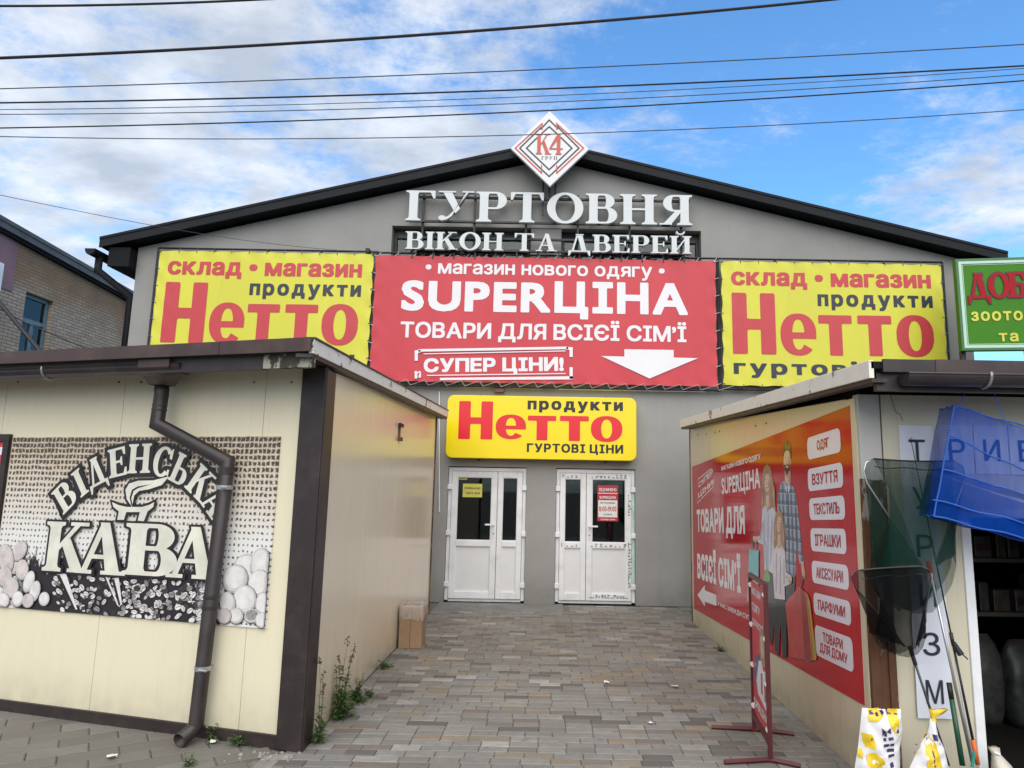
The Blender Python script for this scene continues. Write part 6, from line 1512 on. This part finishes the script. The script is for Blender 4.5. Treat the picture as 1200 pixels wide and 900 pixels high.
# blue mesh drying net hung from the gutter
bn_ = thing('drying_net', 'blue mesh drying net hung across the top of the shop doorway', 'net', Vector((2.75, 3.85, 1.4)))
Yf, Yb = 3.84, 4.04
TL, BL, TRp, BRp = atY(1118, 476, Yf), atY(1094, 605, Yf), atY(1262, 518, Yf - .05), atY(1262, 646, Yf - .05)
def quadgrid(p00, p10, p11, p01, nu, nv, wob, sd):
    q = random.Random(sd); ph = q.uniform(0, 6); vs = []
    for j in range(nv + 1):
        for i in range(nu + 1):
            s_, t_ = i / nu, j / nv; p = (p00 * (1 - s_) + p10 * s_) * (1 - t_) + (p01 * (1 - s_) + p11 * s_) * t_
            e = math.sin(math.pi * s_) * math.sin(math.pi * t_)
            vs.append(p + Vector((0, wob * (math.sin(s_ * 9 + ph + t_ * 3) + .6 * math.sin(t_ * 11 + ph * 2)), wob * .8 * math.sin(s_ * 7 + ph) * (0.4 + e))))
    return vs, [(j * (nu + 1) + i, j * (nu + 1) + i + 1, (j + 1) * (nu + 1) + i + 1, (j + 1) * (nu + 1) + i) for j in range(nv) for i in range(nu)]
dB = Vector((.03, Yb - Yf, .0))
lerp = lambda a, b, t: a.lerp(b, t)
fr_ = MB(); fr_.add(*quadgrid(BL, BRp, TRp, TL, 18, 10, .008, 1)); fr_.build('front_mesh', 'blue_netting', bn_, smooth=True)
ML, MR = lerp(BL, TL, .42), lerp(BRp, TRp, .36)
bk_ = MB(); bk_.add(*quadgrid(BL + dB, BRp + dB, lerp(MR, BRp, .05) + dB, lerp(ML, BL, .05) + dB, 18, 6, .008, 2)); bk_.build('back_mesh', 'blue_netting', bn_, smooth=True)
sh = MB(); sh.add(*quadgrid(ML, MR, MR + dB, ML + dB, 14, 4, .01, 3)); sh.add(*quadgrid(BL + Vector((0, 0, .08)), BRp + Vector((0, 0, .07)), BRp + dB + Vector((0, 0, .03)), BL + dB + Vector((0, 0, .03)), 14, 4, .008, 4)); sh.add(*quadgrid(BL, BRp, BRp + dB, BL + dB, 14, 4, .004, 5)); sh.build('tier_shelf', 'blue_netting', bn_, smooth=True)
sd_ = MB(); sd_.add(*quadgrid(BL, TL, TL + dB, BL + dB, 10, 4, .005, 6)); sd_.build('side_mesh', 'blue_netting', bn_, smooth=True)
ed = MB()
for (p, q_) in ((BL, BRp), (TL, TRp), (BL, TL), (ML, MR), (BL + Vector((0, 0, .09)), BRp + Vector((0, 0, .08))), (lerp(BL, TL, .73), lerp(BRp, TRp, .5)), (TL, TL + dB), (BL, BL + dB), (BL + dB, BRp + dB)):
    ed.tube([p.lerp(q_, k / 12) + Vector((0, -.004, .006 * math.sin(k * 1.3))) for k in range(13)], .0045, 6)
ed.build('edge_cord', 'blue_cord', bn_)
hc = MB()
for p, u in ((TL + Vector((.03, 0, 0)), 1143), (TL.lerp(TRp, .42), 1160)): t_ = atY(u, 447, Yf + .0); hc.tube([p, t_ + Vector((0, .02, .05))], .0025, 5)
hc.build('hanging_cord', 'blue_cord', bn_)
lp = MB(); A = RKF.w(*RKF.px(1040, 462, .05), .05); lp.tube([A + Vector((.075 * k / 10 - .0, -.01, -.17 * k / 10 + .02 * math.sin(k * .9))) for k in range(11)], .0022, 5); tag(lp.build('loose_wire', 'cable_grey'), 'thin grey wire curling down from the right kiosk gutter end', 'wire')

# ---- goods and shelf in the dark doorway
def sack(name, label, group, x, y, z, w, h, d, mt, band, seed, tilt=0.0):
    q = random.Random(seed); root = thing(name, label, 'sack', (x, y, z), group); m = MB(); nr, N = 9, 20; vs = []
    for j in range(nr + 1):
        t_ = j / nr; prof = (.86 + .30 * math.sin(math.pi * min(1, t_ * 1.05)) ** .6) * (1 if t_ < .88 else 1 - (t_ - .88) * 2.2); dp_ = d / 2 * prof * (1 if t_ < .7 else 1 - (t_ - .7) * 2.7)
        for k in range(N):
            an = 2 * math.pi * k / N; cx_, sx_ = math.cos(an), math.sin(an); ex = .55
            vs.append((x + math.copysign(abs(cx_) ** ex, cx_) * w / 2 * prof + tilt * t_ * h + q.uniform(-.008, .008), y + math.copysign(abs(sx_) ** ex, sx_) * max(.012, dp_) + q.uniform(-.006, .006), z + t_ * h))
    m.add(vs, [(j * N + k, j * N + (k + 1) % N, (j + 1) * N + (k + 1) % N, (j + 1) * N + k) for j in range(nr) for k in range(N)] + [tuple(range(N))[::-1], tuple(range(nr * N, nr * N + N))])
    m.build('body', mt, root, smooth=True)
    m = MB(); m.tube([(x - w * .3, y, z + h * .985), (x + w * .3, y - .01, z + h * .99)], .012, 6); m.build('seam', 'sack_red_shaded', root)
    if band:
        m = MB(); f_ = Fr((x, y - d / 2 * 1.16 - .012, z), (1, 0, 0), (0, 0, 1), (0, -1, 0)); m.prism(f_, rrect(-w * .28, h * .45, w * .28, h * .62, .02), -.03, .0); m.prism(f_, rrect(-w * .2, h * .22, w * .2, h * .30, .015), -.03, .0); m.build('label', band, root)
    return root
GSK = 'sacks standing in the dark shop doorway'
for i, (x, y, w, h, mt, bd, lab) in enumerate(((2.96, 5.35, .24, .52, 'sack_white_shaded', 'sack_red_shaded', 'white feed sack with red print, nearest the door jamb in the doorway'), (3.22, 5.30, .26, .62, 'sack_white_shaded', 'sack_red_shaded', 'tall white feed sack with red print, second from the jamb'), (3.50, 5.22, .28, .60, 'sack_grey_shaded', 'jar_green_shaded', 'greyish feed sack with green print at the right of the doorway'),
                                    (3.10, 5.55, .30, .70, 'sack_grey_shaded', 'box_tan_shaded', 'grey feed sack with a tan label behind the white sacks'))): sack('feed_sack', lab, GSK, x, y, .02, w, h, .2, mt, None, 20 + i)
shf = thing('shelf_rack', 'dark metal shelf rack inside the shop doorway behind the sacks', 'shelf', (3.45, 5.6, .02))
m = MB()
for x in (3.02, 4.1):
    for y in (5.4, 5.8): m.box(x - .02, x + .02, y - .02, y + .02, .02, 1.95)
m.build('upright', 'shelf_metal', shf)
for z in (.75, 1.15, 1.55): MB().box(3.0, 4.12, 5.39, 5.82, z, z + .03).build('shelf', 'shelf_metal', shf)
q = random.Random(9)
for z in (.78, 1.18, 1.58):
    x = 3.06
    while x < 3.9:
        w = q.uniform(.08, .16); h = q.uniform(.14, .28); mt = q.choice(['sack_white_shaded', 'jar_green_shaded', 'sack_red_shaded', 'box_tan_shaded', 'sack_grey_shaded'])
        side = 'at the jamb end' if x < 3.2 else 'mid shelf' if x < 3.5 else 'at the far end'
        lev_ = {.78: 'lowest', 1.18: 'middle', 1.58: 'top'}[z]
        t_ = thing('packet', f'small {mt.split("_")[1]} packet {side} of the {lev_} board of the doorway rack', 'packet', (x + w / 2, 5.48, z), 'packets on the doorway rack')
        m = MB(); m.box(x, x + w - .012, 5.42, 5.54, z + .001, z + h); m.build('carton', mt, t_, bevel=.008); m = MB(); m.box(x + .012, x + w - .024, 5.417, 5.4195, z + h * .3, z + h * .65); m.build('label', 'sack_white_shaded' if mt != 'sack_white_shaded' else 'sack_red_shaded', t_); x += w + q.uniform(.0, .03)
# sagging bag hung on the jamb foot
def crumple(m, pts, mat, seed, amp, n=18, nr=10):
    """closed soft bag from profile rows (centre, half width, half depth)"""
    q = random.Random(seed); vs = []
    for j, (c_, w, d) in enumerate(pts):
        for k in range(n):
            an = 2 * math.pi * k / n; s_ = 1 + amp * math.sin(k * 3.1 + j * .9 + seed) + q.uniform(-amp, amp) * .6
            vs.append((c_[0] + math.cos(an) * w * s_, c_[1] + math.sin(an) * d * s_, c_[2] + q.uniform(-.004, .004)))
    nr = len(pts); m.add(vs, [(j * n + k, j * n + (k + 1) % n, (j + 1) * n + (k + 1) % n, (j + 1) * n + k) for j in range(nr - 1) for k in range(n)] + [tuple(range(n)), tuple(range((nr - 1) * n, nr * n))], mat)
sg = thing('plastic_bag', 'crumpled dusty translucent plastic bag at the foot of the white door jamb', 'bag', (2.56, 4.0, 0))
m = MB(); crumple(m, [((2.50, 3.98, .0), .05, .045), ((2.52, 3.98, .06), .065, .06), ((2.525, 3.99, .14), .060, .05), ((2.515, 4.0, .20), .045, .035), ((2.505, 4.02, .25), .022, .02), ((2.50, 4.03, .28), .03, .02)], None, 3, .14); m.build('film', 'film_grey', sg, smooth=True)
m = MB(); m.tube([(2.505, 4.02, .25), (2.49, 4.0, .262), (2.51, 3.995, .255)], .006, 6); m.build('knot', 'white_film', sg)

# ---- printed white and yellow feed bags in front of the right kiosk
def flatbag(fr, name, label, outline, c, thick, prints):
    cx_ = sum(p[0] for p in outline) / len(outline); cz_ = sum(p[1] for p in outline) / len(outline); zb = min(fr.px(*p, c)[1] for p in outline)
    P = [fr.px(*p, c) for p in outline]; root = thing(name, label, 'bag', fr.w(fr.px(cx_, cz_, c)[0], max(0, zb), c), 'printed feed bags by the right kiosk')
    x0, x1, z0, z1 = min(p[0] for p in P), max(p[0] for p in P), min(p[1] for p in P), max(p[1] for p in P); ccx, ccz = (x0 + x1) / 2, (z0 + z1) / 2
    m = MB(); vs = []; R_ = 7; n = len(P); q = random.Random(len(label))
    def bulge(x, z): 
        d = min((Vector((x, z)) - _near(P, i, x, z)).length for i in range(n)); return thick * (1 - math.exp(-d / .035)) + .006 * math.sin(x * 55 + z * 33) + .004 * math.sin(z * 90 - x * 40)
    sub = []
    for i in range(n):
        for k in range(5): a_, b_ = P[i], P[(i + 1) % n]; sub.append((a_[0] + (b_[0] - a_[0]) * k / 5, a_[1] + (b_[1] - a_[1]) * k / 5))
    N = len(sub)
    for sgn in (1, -1):
        base = len(vs)
        for j in range(R_ + 1):
            s_ = 1 - j / (R_ + .001)
            for x, z in sub: X, Z_ = ccx + (x - ccx) * s_, ccz + (z - ccz) * s_; vs.append(fr.w(X, Z_, c + sgn * (bulge(X, Z_) if j else .0)))
    fs = [(b0 + j * N + k, b0 + j * N + (k + 1) % N, b0 + (j + 1) * N + (k + 1) % N, b0 + (j + 1) * N + k) for b0 in (0, (R_ + 1) * N) for j in range(R_) for k in range(N)]
    m.add(vs, fs); m.build('film', 'white_film', root, smooth=True)
    k_ = [0]
    for nm, mt, polys in prints:
        m = MB()
        for pl_ in polys:
            k_[0] += 1; Q = [fr.px(*p, c + thick) for p in pl_]; sbv = []
            qx = sum(p[0] for p in Q) / len(Q); qz = sum(p[1] for p in Q) / len(Q); n2 = len(Q); ring = []
            for i in range(n2):
                for kk in range(4): a_, b_ = Q[i], Q[(i + 1) % n2]; ring.append((a_[0] + (b_[0] - a_[0]) * kk / 4, a_[1] + (b_[1] - a_[1]) * kk / 4))
            vs = []; N2 = len(ring)
            for j in range(4):
                for x, z in ring: X, Z_ = qx + (x - qx) * (1 - j / 3.001), qz + (z - qz) * (1 - j / 3.001); vs.append(fr.w(X, Z_, c + bulge(X, Z_) + .002 + .0003 * k_[0] / 4))
            m.add(vs, [(j * N2 + kk, j * N2 + (kk + 1) % N2, (j + 1) * N2 + (kk + 1) % N2, (j + 1) * N2 + kk) for j in range(3) for kk in range(N2)])
        m.build(nm, mt, root, smooth=True)
    return root
def _near(P, i, x, z):
    a, b = Vector(P[i]), Vector(P[(i + 1) % len(P)]); d = b - a; t_ = max(0, min(1, (Vector((x, z)) - a).dot(d) / max(1e-9, d.length_squared))); return a + d * t_
BP = lambda x, y: (980 + x / 5.455, 800 + y / 5.455)
G1 = Fr((0, 3.92, 0), (1, 0, 0), (0, 0, 1), (0, -1, 0))
foot = 735
mk = lambda *pts: [BP(*p) for p in pts]
flatbag(G1, 'feed_bag', 'white and yellow printed feed bag standing upright below the rusty post', mk((165, 160), (240, 165), (330, 170), (412, 168), (424, 300), (405, 420), (412, 700), (300, 740), (120, 720), (118, 540), (140, 400)), 0, .055,
        [('yellow_print', 'film_yellow', [mk((225, 180), (300, 178), (318, 220), (270, 250), (220, 260)), mk((345, 260), (350, 178), (410, 178), (416, 320), (400, 350), (360, 300)), mk((185, 335), (235, 335), (258, 400), (250, 430), (190, 420)), mk((205, 470), (250, 450), (300, 490), (330, 560), (322, 680), (215, 690)), mk((160, 440), (185, 440), (185, 500), (160, 490))]),
         ('lettering_print', 'film_purple', [mk((228, 188), (252, 184), (256, 212), (230, 216)), mk((262, 204), (282, 200), (280, 220), (262, 222)), mk((300, 196), (322, 180), (326, 206), (304, 220)), mk((345, 182), (372, 184), (368, 214), (344, 212)), mk((386, 190), (410, 190), (408, 216), (386, 214)),
                                          mk((290, 292), (318, 312), (300, 345)), mk((345, 288), (318, 312), (352, 330)), mk((306, 344), (318, 312), (326, 348)), mk((305, 358), (322, 356), (322, 376), (306, 378)), mk((334, 352), (364, 346), (366, 364), (336, 370)), mk((306, 396), (340, 392), (340, 412), (308, 416)), mk((346, 390), (372, 388), (372, 408), (348, 410)),
                                          mk((328, 430), (374, 424), (376, 444), (330, 450)), mk((334, 464), (376, 458), (378, 474), (336, 482)), mk((228, 352), (238, 366), (228, 376)), mk((390, 330), (414, 300), (416, 332)), mk((345, 520), (372, 512), (376, 540), (350, 548))])])
BG2 = Fr((0, 3.86, 0), (1, 0, 0), (0, 0, 1), (0, -1, 0))
b2 = flatbag(BG2, 'feed_bag', 'white and yellow printed feed bag gathered and tied at the neck beside the rods', mk((600, 225), (632, 225), (650, 340), (690, 420), (722, 560), (735, 735), (440, 735), (470, 540), (540, 390), (585, 320)), 0, .06,
        [('yellow_print', 'film_yellow', [mk((590, 470), (600, 390), (625, 365), (650, 400), (685, 520), (700, 640), (590, 640)), mk((560, 360), (600, 300), (604, 340), (568, 400)), mk((545, 420), (560, 400), (555, 470), (535, 500))]),
         ('lettering_print', 'film_purple', [mk((598, 345), (622, 338), (614, 386), (600, 380)), mk((626, 420), (634, 415), (640, 540), (630, 545)), mk((505, 470), (520, 440), (520, 470)), mk((678, 400), (690, 402), (686, 415)), mk((512, 400), (524, 396), (528, 410)), mk((640, 345), (664, 345), (664, 380), (640, 380))])])
nk = MB(); p0 = BG2.w(*BG2.px(*BP(616, 232), .0), .0); crumple(nk, [(p0 + Vector((0, 0, -.015)), .016, .014), (p0 + Vector((.004, 0, .012)), .014, .012), (p0 + Vector((.02, 0, .03)), .034, .016), (p0 + Vector((.035, .0, .05)), .05, .012)], None, 5, .15, 14); nk.build('tied_neck', 'film_yellow', b2, smooth=True)

# ================================================================== cardboard box with a bin liner
bl_ = atZ(466.5, 760); br_ = atZ(493, 761); cw = br_.x - bl_.x; hB = atY(470, 712, bl_.y).z
cx0 = -1.505 if bl_.x < -1.5 else bl_.x
cbx = thing('cardboard_box', 'tall brown cardboard box lined with a plastic bag beside the left kiosk wall', 'box', (cx0 + cw / 2, bl_.y + cw / 2, 0))
m = MB(); x0, x1, y0_, y1_ = cx0, cx0 + cw, bl_.y, bl_.y + cw * 1.05; t = .006
m.box(x0, x1, y0_, y0_ + t, 0.001, hB); m.box(x0, x1, y1_ - t, y1_, 0.001, hB); m.box(x0, x0 + t, y0_ + t, y1_ - t, 0.001, hB); m.box(x1 - t, x1, y0_ + t, y1_ - t, 0.001, hB); m.box(x0 + t, x1 - t, y0_ + t, y1_ - t, .001, .01)
m.build('carton', 'cardboard', cbx, bevel=.003)
MB().box(x0 + cw * .48, x0 + cw * .5, y0_ - .0015, y0_ - .0002, .01, hB - .02).build('carton_seam', 'lamp_brown', cbx)
m = MB(); n = 40; q = random.Random(4); rows = [(.012, hB - .10), (.016, hB - .05), (.012, hB + .005), (.004, hB + .028), (-.012, hB + .012), (-.018, hB - .10)]; vs = []
for off, z in rows:
    for k in range(n):
        an = 2 * math.pi * k / n; cxx, syy = math.cos(an), math.sin(an); ex = .25
        px_ = math.copysign(abs(cxx) ** ex, cxx) * (cw / 2 + off + q.uniform(-.004, .006)); py_ = math.copysign(abs(syy) ** ex, syy) * (cw * .525 + off + q.uniform(-.004, .006))
        vs.append(((x0 + x1) / 2 + px_, (y0_ + y1_) / 2 + py_, z + (q.uniform(-.035, .03) if off == .012 and z < hB - .05 else q.uniform(-.006, .008))))
m.add(vs, [(j * n + k, j * n + (k + 1) % n, (j + 1) * n + (k + 1) % n, (j + 1) * n + k) for j in range(len(rows) - 1) for k in range(n)]); m.build('bin_liner', 'clear_film', cbx, smooth=True)

# ================================================================== weeds, rubble, litter
def weed(label, pos, stems, h, spread, leaf, bushy, seed, dry=True, group='weeds along the left kiosk'):
    q = random.Random(seed); root = thing('weed_plant', label, 'weed', pos, group); st, lf = MB(), MB(); P0 = Vector(pos)
    def leaf_at(p, d, L, w):
        d = d.normalized(); s_ = d.cross(Vector((q.uniform(-.4, .4), q.uniform(-.4, .4), 1))).normalized() * w / 2; mid = p + d * L * .5 + Vector((0, 0, L * .10)); tip = p + d * L + Vector((0, 0, -L * .12))
        lf.add([p, mid + s_, tip, mid - s_, p + d * L * .5 + Vector((0, 0, L * .06))], [(0, 1, 4), (1, 2, 4), (2, 3, 4), (3, 0, 4)], q.choice(['leaf_green', 'leaf_green', 'leaf_light']))
    for k in range(stems):
        hh = h * q.uniform(.6, 1.0); an = q.uniform(0, 6.28); lean = Vector((math.cos(an), math.sin(an), 0)) * spread * q.uniform(.2, 1); b = P0 + Vector((math.cos(an), math.sin(an), 0)) * .02 * q.random(); path = [b + lean * t_ ** 1.5 + Vector((q.uniform(-.006, .006), q.uniform(-.006, .006), hh * t_)) for t_ in [i / 6 for i in range(7)]]
        path = [Vector((max(p.x, P0.x - .03), p.y, p.z)) for p in path]
        st.tube(path, [.0032 * (1 - .7 * i / 6) for i in range(7)], 5, True, 'stem_dry' if dry and q.random() < .5 else 'stem_green')
        for j in range(int(10 * bushy) + 4):
            t_ = q.random() ** (1.3 if not dry else 2.4); i = min(5, int(t_ * 6)); p = path[i].lerp(path[i + 1], t_ * 6 - i); a2 = q.uniform(0, 6.28); leaf_at(p, Vector((math.cos(a2), math.sin(a2), q.uniform(-.1, .7))), leaf * q.uniform(.5, 1.1) * (1 - .6 * t_), leaf * .32)
        if dry:
            for j in range(6): p = path[6] + Vector((q.uniform(-.012, .012), q.uniform(-.012, .012), q.uniform(-.05, .01))); st.tube([p, p + Vector((0, 0, .012))], .0045, 5, True, 'stem_dry')
    for j in range(int(40 * bushy)):
        a2 = q.uniform(0, 6.28); r = q.random() * spread * .8; p = P0 + Vector((abs(math.cos(a2) * r) if q.random() < .8 else 0, math.sin(a2) * r, q.uniform(0, h * .30 * (1 - r / (spread + .01))))); leaf_at(p, Vector((math.cos(a2), math.sin(a2), q.uniform(.1, 1.0))), leaf * q.uniform(.6, 1.2), leaf * .34)
    st.build('stem', 'stem_green', root); lf.build('foliage', 'leaf_green', root); return root
g_ = lambda u, v: atZ(u, v, 0)
w0 = g_(360, 874); weed('thin tall weed right beside the brown corner post of the coffee kiosk', (-1.45, w0.y + .06, 0), 4, .56, .05, .06, 1.6, 1)
w0 = g_(386, 842); weed('biggest bushy weed with tall dry stems against the left kiosk wall', (-1.46, w0.y + .03, 0), 7, .55, .10, .072, 4.5, 2)
weed('low leafy weed clump just behind the biggest bushy weed', (-1.45, g_(396, 828).y + .1, 0), 6, .22, .10, .06, 3.0, 8, False)
w0 = g_(432, 816); weed('small weed tuft on the paving between the big weed and the cardboard box', (w0.x, w0.y, 0), 4, .09, .06, .04, 1.2, 3, False)
w0 = g_(447, 783); weed('sprawling small weed at the wall foot nearest the cardboard box', (-1.46, w0.y, 0), 5, .10, .10, .05, 1.3, 4, False)
w0 = g_(222, 872); weed('leafy weeds growing round the mouth of the drainpipe', (w0.x + .10, w0.y + .10, 0), 5, .13, .11, .06, 1.3, 5, False)
weed('dry weed patch between the drainpipe and the corner post', (w0.x + .30, w0.y + .03, 0), 5, .07, .12, .05, 1.2, 6, False)
w0 = g_(221, 897); weed('single tiny weed sprouting in the paving in front of the drainpipe', (w0.x, w0.y, 0), 3, .08, .04, .035, .8, 7, False)
w0 = g_(848, 763); weed('small weed tuft at the foot of the right kiosk wall', (1.86, w0.y, 0), 4, .10, .05, .035, 1.0, 12, False, 'weeds along the right kiosk')
rb_ = MB(); q = random.Random(8)
for k in range(34):
    p = g_(q.uniform(262, 352), q.uniform(882, 893)); s_ = q.uniform(.004, .013) * (1 if q.random() < .85 else 1.8); n = 6
    vs = [p + Vector((s_ * q.uniform(.6, 1.2) * math.cos(2 * math.pi * i / n) * r, s_ * q.uniform(.6, 1.2) * math.sin(2 * math.pi * i / n) * r, z)) for z, r in ((0, 1), (s_ * .6, .8), (s_ * .9, .35)) for i in range(n)]
    rb_.add(vs, [(j * n + i, j * n + (i + 1) % n, (j + 1) * n + (i + 1) % n, (j + 1) * n + i) for j in range(2) for i in range(n)] + [tuple(range(2 * n, 3 * n))])
tag(rb_.build('rubble', 'rubble'), 'grey broken concrete crumbs at the foot of the brown corner post', 'rubble')['kind'] = 'stuff'
for u, v, s_, lab in ((394, 748 + 142, .05, None), (131, 889, .05, 'white paper scrap on the grey paving in front of the mural kiosk'), (711, 801, .035, 'white scrap on the paving left of the other scraps, mid alley'), (790, 806, .05, 'crumpled white scrap on the alley paving nearest the red poster'), (762, 849, .03, 'small white scrap lying left of the pavement sign'), (250, 871, .04, 'white scrap on the rubble right of the drainpipe')):
    if not lab: continue
    p = g_(u, v); m = MB(); q = random.Random(u); n = 9
    vs = [p + Vector((math.cos(2 * math.pi * i / n) * s_ * q.uniform(.4, 1), math.sin(2 * math.pi * i / n) * s_ * q.uniform(.3, .9), .006 + q.uniform(0, .02))) for i in range(n)] + [p + Vector((0, 0, .02))]
    m.add(vs, [(i, (i + 1) % n, n) for i in range(n)]); tag(m.build('paper_scrap', 'litter_white'), lab, 'litter', 'litter on the paving')
# notices stuck to the door glass
def notice(label, tl, br, base, parts_):
    a0, b0, a1, b1 = pbox(FA, tl, br, -.055); t = thing('door_notice', label, 'notice', FA.w((a0 + a1) / 2, b0, -.055)); MB().rect(FA, a0, a1, b0, b1, -.0605, -.0585).build('paper', base, t)
    w, h = a1 - a0, b1 - b0
    for nm, mt, kind_, s, r in parts_:
        m = MB(); bx = (a0 + w * r[0], b0 + h * r[1], a0 + w * r[2], b0 + h * r[3])
        if kind_ == 'r': m.flat(FA, [(bx[0], bx[1]), (bx[2], bx[1]), (bx[2], bx[3]), (bx[0], bx[3])], -.0578)
        else: text(m, FA, s, bx, -.057, mt, .02)
        m.build(nm, mt, t)
D_ = lambda x, y: (500 + x / 3.335, 450 + y / 3.335)
M('paper_green', (0.45, 0.60, 0.52), 0.5)
notice('small pale green card in the lower corner of the right door glass', D_(645, 632), D_(682, 656), 'paper_green', [('symbol', 'bag_paper', 'r', '', (.1, .15, .9, .45))])
notice('yellow paper notice with dark lettering on the left door glass', D_(142, 389), D_(216, 443), 'paper_yellow', [('lettering', 'paper_text', 't', 'ПРИЙМАЄМО', (.08, .58, .92, .78)), ('lettering', 'paper_text', 't', 'ТАРУ 8-19', (.12, .20, .88, .40))])
notice('small yellow sticker in the top corner of the left door glass', D_(117, 346), D_(158, 374), 'paper_yellow', [('symbol', 'paper_text', 'r', '', (.3, .5, .7, .85)), ('lettering', 'paper_text', 't', 'на себе', (.15, .12, .85, .4))])
notice('red and white opening hours notice on the right door glass', D_(668, 395), D_(748, 537), 'paper_red', [('white_field', 'bag_paper', 'r', '', (.04, .11, .96, .58)), ('lettering', 'print_white', 't', 'ВІДЧИНЕНО', (.08, .82, .92, .92)), ('divider', 'print_white', 'r', '', (.03, .765, .97, .785)), ('lettering', 'print_white', 't', 'SUPERЦІНА', (.1, .61, .9, .70)),
        ('lettering', 'paper_red', 't', '8:00-19:00', (.08, .27, .92, .41)), ('lettering', 'paper_text', 't', 'МИ ПРАЦЮЄМО', (.14, .47, .86, .53)), ('lettering', 'paper_text', 't', 'ЩОДНЯ', (.3, .16, .7, .21)), ('lettering', 'print_white', 't', 'супер ціни', (.15, .02, .85, .075))])
